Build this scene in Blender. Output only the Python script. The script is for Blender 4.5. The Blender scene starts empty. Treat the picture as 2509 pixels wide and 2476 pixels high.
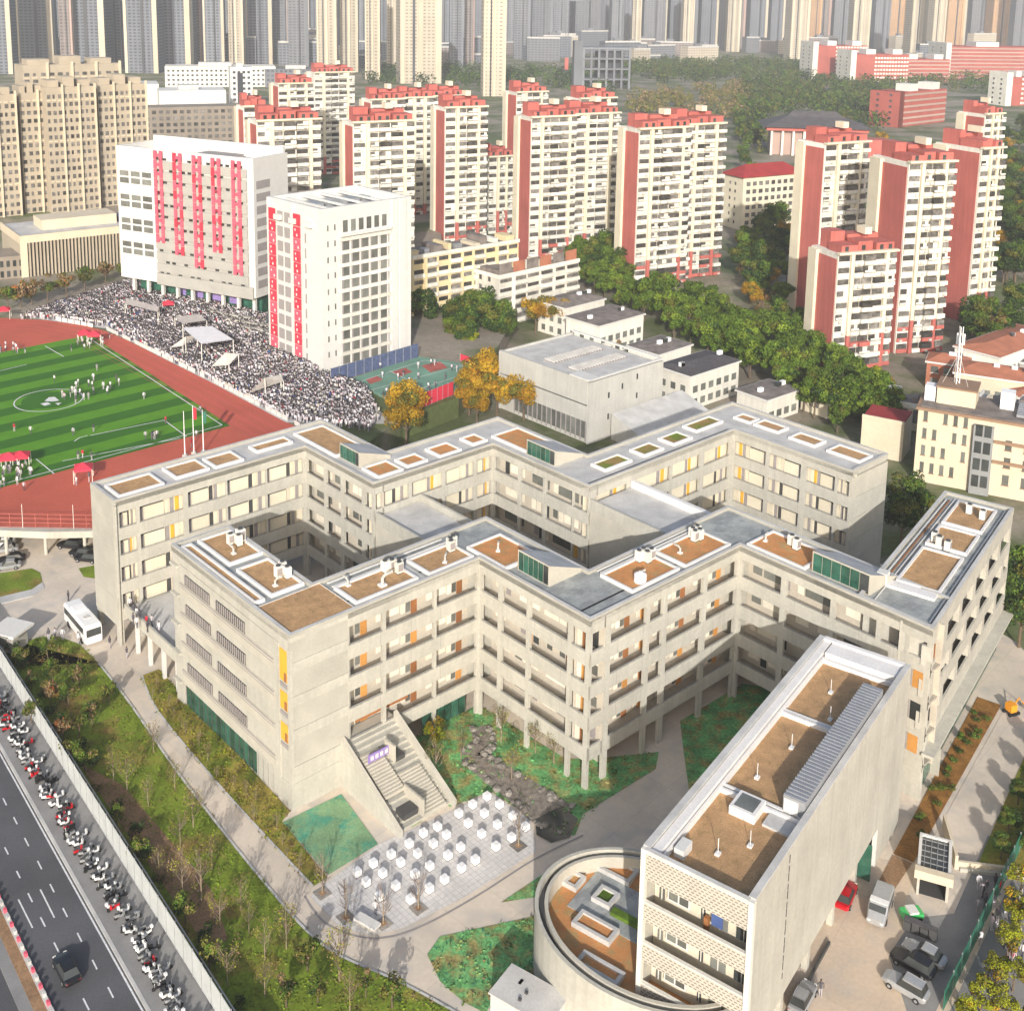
import bpy, bmesh, math, random
import numpy as np
from mathutils import Matrix, Vector
R = math.radians
scene = bpy.context.scene
COL = scene.collection
rnd = random.Random(11)
nrng = np.random.default_rng(5)

# ------------------------------------------------------------------ camera
HC = 89.0
PITCH, ROLL, F_PX, PX0, PY0, IMG_W, IMG_H = R(10.095), R(0.99), 2843.0, 1254.5, 482.0, 2509.0, 2476.0
cam = bpy.data.cameras.new('camera')
cam.sensor_width = 36.0
cam.lens = F_PX / IMG_W * 36.0
cam.shift_y = (PY0 - IMG_H / 2) / IMG_W
cam.clip_start = 1.0
cam.clip_end = 12000.0
cam_ob = bpy.data.objects.new('camera', cam)
COL.objects.link(cam_ob)
cam_ob.matrix_world = Matrix.Translation((0, 0, HC)) @ Matrix.Rotation(R(90) - PITCH, 4, 'X') @ Matrix.Rotation(ROLL, 4, 'Z')
scene.camera = cam_ob

# ------------------------------------------------------------------ world, sun, exposure
SUN_ELEV, SUN_AZ = R(21.5), R(181.0)          # sun behind the camera, shadows fall straight away from it
world = bpy.data.worlds.new('World')
scene.world = world
world.use_nodes = True
wn = world.node_tree
sky = wn.nodes.new('ShaderNodeTexSky')
sky.sky_type = 'NISHITA'
sky.sun_disc = False
sky.sun_elevation = SUN_ELEV
sky.sun_rotation = SUN_AZ
sky.air_density = 1.0
sky.dust_density = 3.0
bg = wn.nodes['Background']
bg.inputs['Strength'].default_value = 0.15
wn.links.new(sky.outputs['Color'], bg.inputs['Color'])
sl = bpy.data.lights.new('sun', 'SUN')
sl.energy = 4.2
sl.angle = R(0.6)
sl.color = (1.0, 0.95, 0.88)
so = bpy.data.objects.new('sun', sl)
COL.objects.link(so)
sdir = Vector((math.sin(SUN_AZ) * math.cos(SUN_ELEV), math.cos(SUN_AZ) * math.cos(SUN_ELEV), math.sin(SUN_ELEV)))
so.rotation_euler = sdir.to_track_quat('Z', 'Y').to_euler()
so.location = (0, -200, 300)
vs = scene.view_settings
vs.view_transform = 'Standard'
vs.look = 'None'
vs.exposure = 0.28
vs.gamma = 1.0
vs.use_curve_mapping = False
scene.cycles.max_bounces = 6
scene.cycles.diffuse_bounces = 3
scene.cycles.glossy_bounces = 2
scene.cycles.transmission_bounces = 2
scene.cycles.volume_bounces = 0
scene.cycles.transparent_max_bounces = 4

# ------------------------------------------------------------------ pixel -> world helpers (photo pixels onto a level plane)
def ray(u, v):
    x = (u - PX0) / F_PX; y = -(v - PY0) / F_PX
    c, s = math.cos(ROLL), math.sin(ROLL)
    x, y = c * x - s * y, s * x + c * y
    cp, sp = math.cos(PITCH), math.sin(PITCH)
    return Vector((x, cp + y * sp, -sp + y * cp))
def at(u, v, z=0.0):
    r = ray(u, v); t = (z - HC) / r.z
    return Vector((r.x * t, r.y * t, z))
DS = 1.2987
def D(u, v, z=0.0):
    return at(u * DS, v * DS, z)
def topz(u, v, X):
    r = ray(u * DS, v * DS)
    return HC + r.z * math.hypot(X[0], X[1]) / math.hypot(r.x, r.y)
TS = R(42.5)      # school axes
TN = R(54.7)      # axes of the near block and the right wing
def AC(a, c, z=0.0):
    return Vector((a * math.cos(TS) - c * math.sin(TS), a * math.sin(TS) + c * math.cos(TS), z))
def FR(p, r, z=0.0):
    return Vector((p * math.cos(TN) - r * math.sin(TN), p * math.sin(TN) + r * math.cos(TN), z))

# ------------------------------------------------------------------ materials
M = {}
def mat(key, rgb, rough=0.85, var=0.12, scale=0.6, fine=4.0, fvar=0.06, metal=0.0, spec=0.3, bump=0.0, emit=None, stain=None, second=None, objvar=0.0, streak=0.0):
    m = bpy.data.materials.new(key)
    m.use_nodes = True
    nt = m.node_tree
    b = nt.nodes['Principled BSDF']
    b.inputs['Roughness'].default_value = rough
    b.inputs['Metallic'].default_value = metal
    b.inputs['Specular IOR Level'].default_value = spec
    N = nt.nodes.new; L = nt.links.new
    geo = N('ShaderNodeNewGeometry')
    n1 = N('ShaderNodeTexNoise'); n1.inputs['Scale'].default_value = scale; n1.inputs['Detail'].default_value = 4
    n2 = N('ShaderNodeTexNoise'); n2.inputs['Scale'].default_value = fine; n2.inputs['Detail'].default_value = 2
    L(geo.outputs['Position'], n1.inputs['Vector']); L(geo.outputs['Position'], n2.inputs['Vector'])
    mx = N('ShaderNodeMapRange'); mx.inputs['From Min'].default_value = 0.3; mx.inputs['From Max'].default_value = 0.7
    mx.inputs['To Min'].default_value = 1 - var; mx.inputs['To Max'].default_value = 1 + var
    L(n1.outputs['Fac'], mx.inputs['Value'])
    m2 = N('ShaderNodeMapRange'); m2.inputs['From Min'].default_value = 0.3; m2.inputs['From Max'].default_value = 0.7
    m2.inputs['To Min'].default_value = 1 - fvar; m2.inputs['To Max'].default_value = 1 + fvar
    L(n2.outputs['Fac'], m2.inputs['Value'])
    mul = N('ShaderNodeMath'); mul.operation = 'MULTIPLY'
    L(mx.outputs['Result'], mul.inputs[0]); L(m2.outputs['Result'], mul.inputs[1])
    last = mul
    if objvar:
        oi = N('ShaderNodeObjectInfo')
        m3 = N('ShaderNodeMapRange'); m3.inputs['To Min'].default_value = 1 - objvar; m3.inputs['To Max'].default_value = 1 + objvar
        L(oi.outputs['Random'], m3.inputs['Value'])
        mu2 = N('ShaderNodeMath'); mu2.operation = 'MULTIPLY'
        L(mul.outputs['Value'], mu2.inputs[0]); L(m3.outputs['Result'], mu2.inputs[1]); last = mu2
    if streak:                                   # rain streaks: noise drawn out along the height
        mp = N('ShaderNodeMapping'); mp.inputs['Scale'].default_value = (1.3, 1.3, 0.09); L(geo.outputs['Position'], mp.inputs['Vector'])
        n5 = N('ShaderNodeTexNoise'); n5.inputs['Scale'].default_value = 1.0; n5.inputs['Detail'].default_value = 3; L(mp.outputs['Vector'], n5.inputs['Vector'])
        m5 = N('ShaderNodeMapRange'); m5.inputs['From Min'].default_value = 0.38; m5.inputs['From Max'].default_value = 0.62; m5.inputs['To Min'].default_value = 1 - streak; m5.inputs['To Max'].default_value = 1 + streak * 0.5; L(n5.outputs['Fac'], m5.inputs['Value'])
        mu5 = N('ShaderNodeMath'); mu5.operation = 'MULTIPLY'; L(last.outputs['Value'], mu5.inputs[0]); L(m5.outputs['Result'], mu5.inputs[1]); last = mu5
    base = N('ShaderNodeRGB'); base.outputs[0].default_value = (*rgb, 1)
    src = base.outputs[0]
    if second:                                   # patches of a second colour: (rgb, scale, lo, hi)
        n3 = N('ShaderNodeTexNoise'); n3.inputs['Scale'].default_value = second[1]; n3.inputs['Detail'].default_value = 5; n3.inputs['Roughness'].default_value = 0.65
        L(geo.outputs['Position'], n3.inputs['Vector'])
        r3 = N('ShaderNodeMapRange'); r3.inputs['From Min'].default_value = second[2]; r3.inputs['From Max'].default_value = second[3]
        L(n3.outputs['Fac'], r3.inputs['Value'])
        mc = N('ShaderNodeMix'); mc.data_type = 'RGBA'
        L(r3.outputs['Result'], mc.inputs['Factor']); L(src, mc.inputs[6]); mc.inputs[7].default_value = (*second[0], 1)
        src = mc.outputs[2]
    vm = N('ShaderNodeVectorMath'); vm.operation = 'SCALE'
    L(src, vm.inputs[0]); L(last.outputs['Value'], vm.inputs['Scale'])
    L(vm.outputs['Vector'], b.inputs['Base Color'])
    if bump:
        bp = N('ShaderNodeBump'); bp.inputs['Strength'].default_value = bump; bp.inputs['Distance'].default_value = 0.05
        L(n2.outputs['Fac'], bp.inputs['Height']); L(bp.outputs['Normal'], b.inputs['Normal'])
    if emit:
        b.inputs['Emission Color'].default_value = (*rgb, 1); b.inputs['Emission Strength'].default_value = emit
    M[key] = m
    return m
mat('concrete', (0.445, 0.43, 0.375), var=0.09, scale=0.25, fine=2.5, streak=0.05)
mat('screen_grey', (0.36, 0.352, 0.325), var=0.06, scale=0.3)
mat('concrete_grey', (0.48, 0.47, 0.43), var=0.08, scale=0.25, streak=0.05)
mat('concrete_rough', (0.405, 0.39, 0.34), var=0.10, scale=0.3, fine=6, bump=0.3)
mat('concrete_warm', (0.46, 0.435, 0.37), var=0.08, scale=0.4)
mat('plaster', (0.66, 0.60, 0.47), var=0.06, scale=0.4, objvar=0.08)
mat('gallery_wall', (0.50, 0.455, 0.38), var=0.08, scale=0.5)
mat('curtain', (0.74, 0.685, 0.57), var=0.08, scale=0.7, objvar=0.10)
mat('slab', (0.36, 0.33, 0.28), var=0.1)
mat('roof_grey', (0.36, 0.375, 0.36), var=0.22, scale=0.35, fine=3, second=((0.27, 0.285, 0.285), 0.5, 0.45, 0.6))
mat('roof_pale', (0.50, 0.49, 0.47), var=0.15, scale=0.4)
mat('curb_white', (0.70, 0.68, 0.66), var=0.05)
mat('soil', (0.44, 0.265, 0.13), var=0.16, scale=0.8, fine=7, fvar=0.2, bump=0.4, second=((0.34, 0.22, 0.10), 1.3, 0.52, 0.66))
mat('soil_red', (0.52, 0.235, 0.085), var=0.12, scale=0.7, fine=7, fvar=0.12, bump=0.4, second=((0.40, 0.26, 0.11), 0.9, 0.5, 0.62))
mat('soil_green', (0.30, 0.20, 0.07), var=0.15, fine=6, fvar=0.2, second=((0.14, 0.20, 0.02), 0.35, 0.46, 0.56))
mat('rust_panel', (0.42, 0.17, 0.05), var=0.1)
mat('glass_dark', (0.045, 0.05, 0.05), rough=0.15, var=0.2, spec=0.6, objvar=0.4)
mat('glass_grey', (0.15, 0.155, 0.14), rough=0.2, var=0.2, spec=0.6, objvar=0.35)
mat('glass_green', (0.03, 0.10, 0.07), rough=0.15, var=0.3, scale=0.9, spec=0.6, objvar=0.35)
mat('frame_white', (0.66, 0.64, 0.58), rough=0.5, var=0.03)
mat('frame_dark', (0.07, 0.07, 0.07), rough=0.5, var=0.05)
mat('door_orange', (0.56, 0.27, 0.075), rough=0.5, var=0.06, objvar=0.15)
mat('door_yellow', (0.72, 0.40, 0.05), rough=0.5, var=0.04)
mat('door_wood', (0.30, 0.13, 0.05), rough=0.6, var=0.1, objvar=0.2)
mat('panel_grey', (0.30, 0.275, 0.27), var=0.06)
mat('white', (0.62, 0.61, 0.58), rough=0.6, var=0.03)
mat('white_bright', (0.80, 0.80, 0.80), rough=0.5, var=0.02)
mat('grey_metal', (0.32, 0.33, 0.34), rough=0.45, var=0.06, metal=0.3)
mat('steel_roof', (0.30, 0.31, 0.33), rough=0.5, var=0.08, metal=0.2)
mat('asphalt', (0.092, 0.093, 0.10), rough=0.9, var=0.18, scale=0.15, fine=5, fvar=0.1)
mat('asphalt_pale', (0.24, 0.235, 0.23), rough=0.9, var=0.15, scale=0.3, fine=5)
mat('paint_white', (0.66, 0.66, 0.66), rough=0.7, var=0.12, scale=2.0)
mat('path', (0.64, 0.555, 0.455), var=0.12, scale=0.12, fine=2.0, fvar=0.05, second=((0.52, 0.475, 0.42), 0.25, 0.5, 0.65))
mat('yard', (0.60, 0.485, 0.37), var=0.10, scale=0.15, fine=2.5, second=((0.52, 0.45, 0.385), 0.2, 0.5, 0.66))
mat('ground', (0.26, 0.225, 0.18), var=0.25, scale=0.05, fine=1.0, fvar=0.12, second=((0.10, 0.125, 0.045), 0.03, 0.42, 0.56))
mat('grass', (0.155, 0.215, 0.018), var=0.25, scale=0.35, fine=3, fvar=0.25, bump=0.5, second=((0.24, 0.165, 0.045), 0.16, 0.5, 0.64))
mat('grass_dry', (0.26, 0.21, 0.04), var=0.25, scale=0.4, fine=3, fvar=0.25, bump=0.5, second=((0.16, 0.20, 0.02), 0.22, 0.47, 0.60))
mat('earth', (0.27, 0.165, 0.09), var=0.25, scale=0.4, fine=4, fvar=0.2, bump=0.4)
mat('net_green', (0.13, 0.34, 0.12), var=0.35, scale=0.5, fine=3, fvar=0.35, bump=0.6, second=((0.28, 0.25, 0.09), 0.55, 0.46, 0.60))
mat('net_flat', (0.20, 0.34, 0.18), var=0.18, scale=0.4, fine=6, fvar=0.2, second=((0.08, 0.29, 0.19), 0.3, 0.5, 0.62))
mat('rock', (0.23, 0.21, 0.185), var=0.25, scale=1.2, fine=6, fvar=0.2, bump=0.6, objvar=0.3)
mat('pebble', (0.23, 0.20, 0.17), var=0.35, scale=1.5, fine=8, fvar=0.3, bump=0.7)
mat('track_red', (0.48, 0.105, 0.065), var=0.08, scale=0.12, fine=2)
mat('turf_light', (0.085, 0.25, 0.008), var=0.08, scale=0.4)
mat('turf_dark', (0.032, 0.135, 0.006), var=0.08, scale=0.4)
mat('court_green', (0.15, 0.28, 0.21), var=0.15, scale=0.2)
mat('court_red', (0.36, 0.10, 0.08), var=0.2, scale=0.4)
mat('banner_red', (0.60, 0.04, 0.07), rough=0.7, var=0.05, objvar=0.15)
mat('banner_pink', (0.64, 0.10, 0.15), rough=0.7, var=0.12, scale=1.2)
mat('tower_red', (0.43, 0.125, 0.105), var=0.10, scale=0.15, objvar=0.06, streak=0.08)
mat('tower_white', (0.70, 0.675, 0.60), var=0.08, scale=0.2, objvar=0.14, streak=0.07)
mat('tower_cream', (0.66, 0.60, 0.46), var=0.07, scale=0.2)
mat('tower_glass', (0.115, 0.108, 0.10), rough=0.4, var=0.45, scale=0.35, fine=1.2, fvar=0.4, spec=0.4, objvar=0.65)
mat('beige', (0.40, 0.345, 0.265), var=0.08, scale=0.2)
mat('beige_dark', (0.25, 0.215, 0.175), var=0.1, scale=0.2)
mat('apartment_yellow', (0.66, 0.55, 0.33), var=0.08, scale=0.2)
mat('brick_red', (0.36, 0.095, 0.075), var=0.12, scale=0.1)
mat('tile_dark', (0.085, 0.08, 0.085), var=0.2, scale=0.4, fine=2, fvar=0.2)
mat('tile_red', (0.30, 0.035, 0.035), var=0.15, scale=0.3)
mat('tile_terracotta', (0.38, 0.15, 0.09), var=0.15, scale=0.4)
mat('roof_brown', (0.19, 0.165, 0.15), var=0.3, scale=0.5)
mat('cream_wall', (0.60, 0.52, 0.39), var=0.06, scale=0.25)
mat('trim_brown', (0.28, 0.18, 0.12), var=0.08)
mat('far_grey', (0.17, 0.18, 0.20), var=0.12, scale=0.02, fine=0.1, objvar=0.2)
mat('far_blue', (0.10, 0.115, 0.14), var=0.12, scale=0.02, objvar=0.2)
mat('far_cream', (0.54, 0.48, 0.37), var=0.08, scale=0.03, objvar=0.1)
mat('far_pink', (0.40, 0.29, 0.25), var=0.1, scale=0.03, objvar=0.12)
mat('far_orange', (0.52, 0.32, 0.17), var=0.1, scale=0.03)
mat('far_glass', (0.05, 0.055, 0.065), rough=0.4, var=0.3, scale=0.05, objvar=0.3)
mat('bark', (0.13, 0.095, 0.065), var=0.2, scale=2)
mat('bark_pale', (0.28, 0.22, 0.15), var=0.2, scale=2)
def leaf(key, rgb, v=0.3): mat(key, rgb, rough=0.75, var=v, scale=0.45, fine=1.7, fvar=0.25, objvar=0.2, spec=0.15)
leaf('leaf_green', (0.080, 0.135, 0.016)); leaf('leaf_green_light', (0.14, 0.20, 0.02)); leaf('leaf_dark', (0.028, 0.055, 0.014))
leaf('leaf_olive', (0.115, 0.115, 0.022)); leaf('leaf_yellow', (0.34, 0.205, 0.014)); leaf('leaf_amber', (0.31, 0.15, 0.012))
leaf('leaf_lime', (0.22, 0.24, 0.012)); leaf('leaf_rust', (0.26, 0.085, 0.02)); leaf('leaf_brown', (0.20, 0.135, 0.07)); leaf('twig', (0.17, 0.13, 0.105), 0.15)
mat('skin', (0.45, 0.27, 0.18), rough=0.6, var=0.05); mat('hair', (0.05, 0.042, 0.04), rough=0.6, var=0.05)
mat('cloth_white', (0.66, 0.64, 0.66), var=0.05, objvar=0.08); mat('cloth_dark', (0.085, 0.082, 0.10), var=0.1, objvar=0.3)
mat('cloth_grey', (0.40, 0.375, 0.40), var=0.1, objvar=0.3); mat('cloth_red', (0.50, 0.03, 0.05), var=0.1); mat('cloth_blue', (0.06, 0.10, 0.26), var=0.1)
mat('cloth_pink', (0.62, 0.50, 0.53), var=0.1)
mat('car_black', (0.012, 0.012, 0.014), rough=0.25, var=0.05, spec=0.6); mat('car_white', (0.75, 0.75, 0.74), rough=0.3, var=0.02, spec=0.5)
mat('car_red', (0.48, 0.010, 0.018), rough=0.3, var=0.03, spec=0.5); mat('car_silver', (0.42, 0.43, 0.44), rough=0.3, var=0.03, metal=0.4)
mat('car_green', (0.06, 0.42, 0.12), rough=0.3, var=0.03); mat('rubber', (0.018, 0.018, 0.018), var=0.1)
mat('lamp_glass', (0.75, 0.75, 0.72), rough=0.2, var=0.02); mat('lamp_red', (0.40, 0.01, 0.01), rough=0.3, var=0.02)
mat('fence_blue', (0.085, 0.11, 0.20), rough=0.6, var=0.25, scale=1.5); mat('fence_pale', (0.50, 0.52, 0.51), rough=0.6, var=0.08)
mat('fence_green', (0.03, 0.15, 0.10), rough=0.6, var=0.1); mat('purple', (0.26, 0.19, 0.44), rough=0.7, var=0.1); mat('excavator', (0.75, 0.30, 0.02), rough=0.5)
mat('canvas_grey', (0.52, 0.49, 0.45), var=0.1); mat('canvas_white', (0.74, 0.75, 0.76), var=0.04); mat('hedge_earth', (0.26, 0.125, 0.03), var=0.3, scale=0.8, fine=5, fvar=0.25, bump=0.6)

def add_tile_lines(key, size, depth=0.25, off=(0, 0), ang=0.0, brick=False, dark=0.75):
    """joint lines on a paving material"""
    m = M[key]; nt = m.node_tree; N = nt.nodes.new; L = nt.links.new
    b = nt.nodes['Principled BSDF']; src = b.inputs['Base Color'].links[0].from_socket
    geo = N('ShaderNodeNewGeometry'); mp = N('ShaderNodeMapping'); mp.inputs['Rotation'].default_value = (0, 0, -ang)
    L(geo.outputs['Position'], mp.inputs['Vector'])
    br = N('ShaderNodeTexBrick'); br.offset = 0.5 if brick else 0.0
    br.inputs['Scale'].default_value = 1.0; br.inputs['Brick Width'].default_value = size[0]; br.inputs['Row Height'].default_value = size[1]
    br.inputs['Mortar Size'].default_value = depth; br.inputs['Color1'].default_value = (1, 1, 1, 1); br.inputs['Color2'].default_value = (0.93, 0.93, 0.93, 1); br.inputs['Mortar'].default_value = (dark, dark, dark, 1)
    L(mp.outputs['Vector'], br.inputs['Vector'])
    mm = N('ShaderNodeMix'); mm.data_type = 'RGBA'; mm.blend_type = 'MULTIPLY'; mm.inputs['Factor'].default_value = 1
    L(src, mm.inputs[6]); L(br.outputs['Color'], mm.inputs[7]); L(mm.outputs[2], b.inputs['Base Color'])
mat('paving', (0.62, 0.595, 0.57), var=0.08, scale=0.3, fine=2.5, fvar=0.07)
add_tile_lines('paving', (0.6, 0.6), 0.03, ang=TS, dark=0.72)
add_tile_lines('roof_grey', (4.0, 1.1), 0.035, ang=TS, brick=True, dark=0.80)
add_tile_lines('path', (6.0, 5.0), 0.03, ang=TS + R(95), dark=0.8)
add_tile_lines('yard', (7.0, 6.0), 0.03, ang=TN, dark=0.82)
mat('perforated', (0.47, 0.435, 0.375), var=0.06, scale=0.5)
def holes(key):
    """staggered small square holes through a screen wall: dark openings on the face"""
    m = M[key]; nt = m.node_tree; N = nt.nodes.new; L = nt.links.new
    b = nt.nodes['Principled BSDF']; src = b.inputs['Base Color'].links[0].from_socket
    tc = N('ShaderNodeTexCoord'); sp = N('ShaderNodeSeparateXYZ'); L(tc.outputs['Object'], sp.inputs[0])
    cb = N('ShaderNodeCombineXYZ'); L(sp.outputs['Y'], cb.inputs['X']); L(sp.outputs['Z'], cb.inputs['Y'])
    br = N('ShaderNodeTexBrick'); br.offset = 0.5; br.inputs['Scale'].default_value = 1; br.inputs['Brick Width'].default_value = 0.42; br.inputs['Row Height'].default_value = 0.27
    br.inputs['Mortar Size'].default_value = 0.088; br.inputs['Color1'].default_value = (0.30, 0.29, 0.28, 1); br.inputs['Color2'].default_value = (0.42, 0.41, 0.39, 1); br.inputs['Mortar'].default_value = (1, 1, 1, 1)
    L(cb.outputs[0], br.inputs['Vector'])
    mm = N('ShaderNodeMix'); mm.data_type = 'RGBA'; mm.blend_type = 'MULTIPLY'; mm.inputs['Factor'].default_value = 1
    L(src, mm.inputs[6]); L(br.outputs['Color'], mm.inputs[7]); L(mm.outputs[2], b.inputs['Base Color'])
holes('perforated')

# ------------------------------------------------------------------ object helpers
class MB:
    """collects geometry for one mesh object"""
    def __init__(s): s.v = []; s.f = []; s.m = []; s.mats = []
    def mi(s, m):
        if m not in s.mats: s.mats.append(m)
        return s.mats.index(m)
    def face(s, pts, m):
        n = len(s.v); s.v += [tuple(p) for p in pts]; s.f.append(tuple(range(n, n + len(pts)))); s.m.append(s.mi(m))
    def box(s, x0, x1, y0, y1, z0, z1, m, bottom=True):
        n = len(s.v); i = s.mi(m)
        s.v += [(x0, y0, z0), (x1, y0, z0), (x1, y1, z0), (x0, y1, z0), (x0, y0, z1), (x1, y0, z1), (x1, y1, z1), (x0, y1, z1)]
        fs = [(4, 5, 6, 7), (0, 1, 5, 4), (1, 2, 6, 5), (2, 3, 7, 6), (3, 0, 4, 7)]
        if bottom: fs.append((0, 3, 2, 1))
        for f in fs: s.f.append(tuple(n + k for k in f)); s.m.append(i)
        return s
    def obox(s, c, ax, L, W, H, m):
        """box centred on c (base), long axis along unit vector ax"""
        ay = Vector((-ax[1], ax[0], 0)); ax = Vector((ax[0], ax[1], 0)); c = Vector(c)
        q = [c + ax * (L / 2 * i) + ay * (W / 2 * j) for i, j in ((-1, -1), (1, -1), (1, 1), (-1, 1))]
        s.prism([(p.x, p.y) for p in q], c.z, c.z + H, m)
    def prism(s, poly, z0, z1, m, mtop=None, bottom=False):
        n = len(s.v); k = len(poly); i = s.mi(m); it = s.mi(mtop or m)
        z0s = z0 if isinstance(z0, (list, tuple)) else [z0] * k
        z1s = z1 if isinstance(z1, (list, tuple)) else [z1] * k
        s.v += [(p[0], p[1], z) for p, z in zip(poly, z0s)] + [(p[0], p[1], z) for p, z in zip(poly, z1s)]
        for a in range(k):
            b = (a + 1) % k
            s.f.append((n + a, n + b, n + k + b, n + k + a)); s.m.append(i)
        s.f.append(tuple(n + k + a for a in range(k))); s.m.append(it)
        if bottom: s.f.append(tuple(n + a for a in reversed(range(k)))); s.m.append(i)
    def tube(s, pts, rad, m, n=6, cap=True):
        pts = [Vector(p) for p in pts]; i = s.mi(m); base = len(s.v)
        if not isinstance(rad, (list, tuple)): rad = [rad] * len(pts)
        for k, p in enumerate(pts):
            d = (pts[min(k + 1, len(pts) - 1)] - pts[max(k - 1, 0)]).normalized()
            u = d.orthogonal().normalized(); w = d.cross(u)
            for a in range(n):
                t = 2 * math.pi * a / n
                q = p + (u * math.cos(t) + w * math.sin(t)) * rad[k]; s.v.append((q.x, q.y, q.z))
        for k in range(len(pts) - 1):
            for a in range(n):
                b = (a + 1) % n
                s.f.append((base + k * n + a, base + k * n + b, base + (k + 1) * n + b, base + (k + 1) * n + a)); s.m.append(i)
        if cap:
            s.f.append(tuple(base + a for a in reversed(range(n)))); s.m.append(i)
            s.f.append(tuple(base + (len(pts) - 1) * n + a for a in range(n))); s.m.append(i)
    def mesh(s, name):
        me = bpy.data.meshes.new(name)
        me.from_pydata(s.v, [], s.f)
        for m in s.mats: me.materials.append(M[m])
        if len(s.mats) > 1: me.polygons.foreach_set('material_index', s.m)
        me.update()
        return me
    def build(s, name, parent=None, **k):
        return link(name, s.mesh(name), parent, **k)
def link(name, data, parent=None, loc=(0, 0, 0), rz=0.0, label=None, cat=None, group=None, kind=None, scale=None):
    o = bpy.data.objects.new(name, data)
    COL.objects.link(o)
    if parent is not None: o.parent = parent
    o.location = loc
    if rz: o.rotation_euler = (0, 0, rz)
    if scale: o.scale = scale if isinstance(scale, (tuple, list)) else (scale,) * 3
    if label: o['label'] = label
    if cat: o['category'] = cat
    if group: o['group'] = group
    if kind: o['kind'] = kind
    return o
def thing(name, label, cat, loc=(0, 0, 0), rz=0.0, group=None, scale=None):
    return link(name, None, None, loc, rz, label, cat, group, None, scale)
_cache = {}
def part(parent, name, m, x0, x1, y0, y1, z0, z1, label=None):
    """box part in the parent's axes; equal boxes share one mesh"""
    if x1 < x0: x0, x1 = x1, x0
    if y1 < y0: y0, y1 = y1, y0
    key = (m, round(x1 - x0, 2), round(y1 - y0, 2), round(z1 - z0, 2))
    me = _cache.get(key)
    if me is None:
        dx, dy, dz = key[1] / 2, key[2] / 2, key[3]
        me = MB().box(-dx, dx, -dy, dy, 0, dz, m).mesh(name)
        _cache[key] = me
    return link(name, me, parent, ((x0 + x1) / 2, (y0 + y1) / 2, z0), label=label)
def copy_thing(root, loc, rz=0.0, label=None, group=None, scale=None):
    r = root.copy(); COL.objects.link(r); r.location = loc; r.rotation_euler = (0, 0, rz)
    if label: r['label'] = label
    if group: r['group'] = group
    if scale: r.scale = (scale,) * 3 if not isinstance(scale, (tuple, list)) else scale
    for ch in list(root.children):
        c = ch.copy(); COL.objects.link(c); c.parent = r
        for g in ch.children:
            d = g.copy(); COL.objects.link(d); d.parent = c
    return r
def sheet(name, pts, z, m, kind='structure', parent=None, h=None, **k):
    """flat sheet (or slab of height h) from world points"""
    mb = MB(); P = [(p[0], p[1]) for p in pts]
    area = sum(P[i][0] * P[(i + 1) % len(P)][1] - P[(i + 1) % len(P)][0] * P[i][1] for i in range(len(P)))
    if area < 0: P = P[::-1]
    if h: mb.prism(P, z - h, z, m)
    else: mb.face([(p[0], p[1], z) for p in P], m)
    return mb.build(name, parent, kind=kind, **k)
def smooth_line(pts, n=6):
    """Catmull-Rom through 2D/3D points"""
    P = [Vector((p[0], p[1], p[2] if len(p) > 2 else 0)) for p in pts]; out = []
    for i in range(len(P) - 1):
        p0, p1, p2, p3 = P[max(i - 1, 0)], P[i], P[i + 1], P[min(i + 2, len(P) - 1)]
        for k in range(n):
            t = k / n
            out.append(0.5 * ((2 * p1) + (p2 - p0) * t + (2 * p0 - 5 * p1 + 4 * p2 - p3) * t * t + (3 * p1 - p0 - 3 * p2 + p3) * t ** 3))
    return out + [P[-1]]
def strip(mb, line, w, z, m, side=0.0):
    """ribbon along a line, width w, shifted sideways"""
    line = [Vector((p[0], p[1], 0)) for p in line]; L = []
    for i, p in enumerate(line):
        d = (line[min(i + 1, len(line) - 1)] - line[max(i - 1, 0)]).normalized(); nrm = Vector((-d.y, d.x, 0))
        L.append((p + nrm * (side - w / 2), p + nrm * (side + w / 2)))
    for (a, b), (c, d) in zip(L[:-1], L[1:]):
        mb.face([(a.x, a.y, z), (c.x, c.y, z), (d.x, d.y, z), (b.x, b.y, z)], m)
def inside(x, y, P):
    r = False; j = len(P) - 1
    for i in range(len(P)):
        if (P[i][1] > y) != (P[j][1] > y) and x < (P[j][0] - P[i][0]) * (y - P[i][1]) / (P[j][1] - P[i][1]) + P[i][0]: r = not r
        j = i
    return r
ORD = ['first', 'second', 'third', 'fourth', 'fifth', 'sixth', 'seventh', 'eighth', 'ninth', 'tenth', 'eleventh', 'twelfth', 'thirteenth', 'fourteenth', 'fifteenth', 'sixteenth', 'seventeenth', 'eighteenth', 'nineteenth', 'twentieth']
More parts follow.
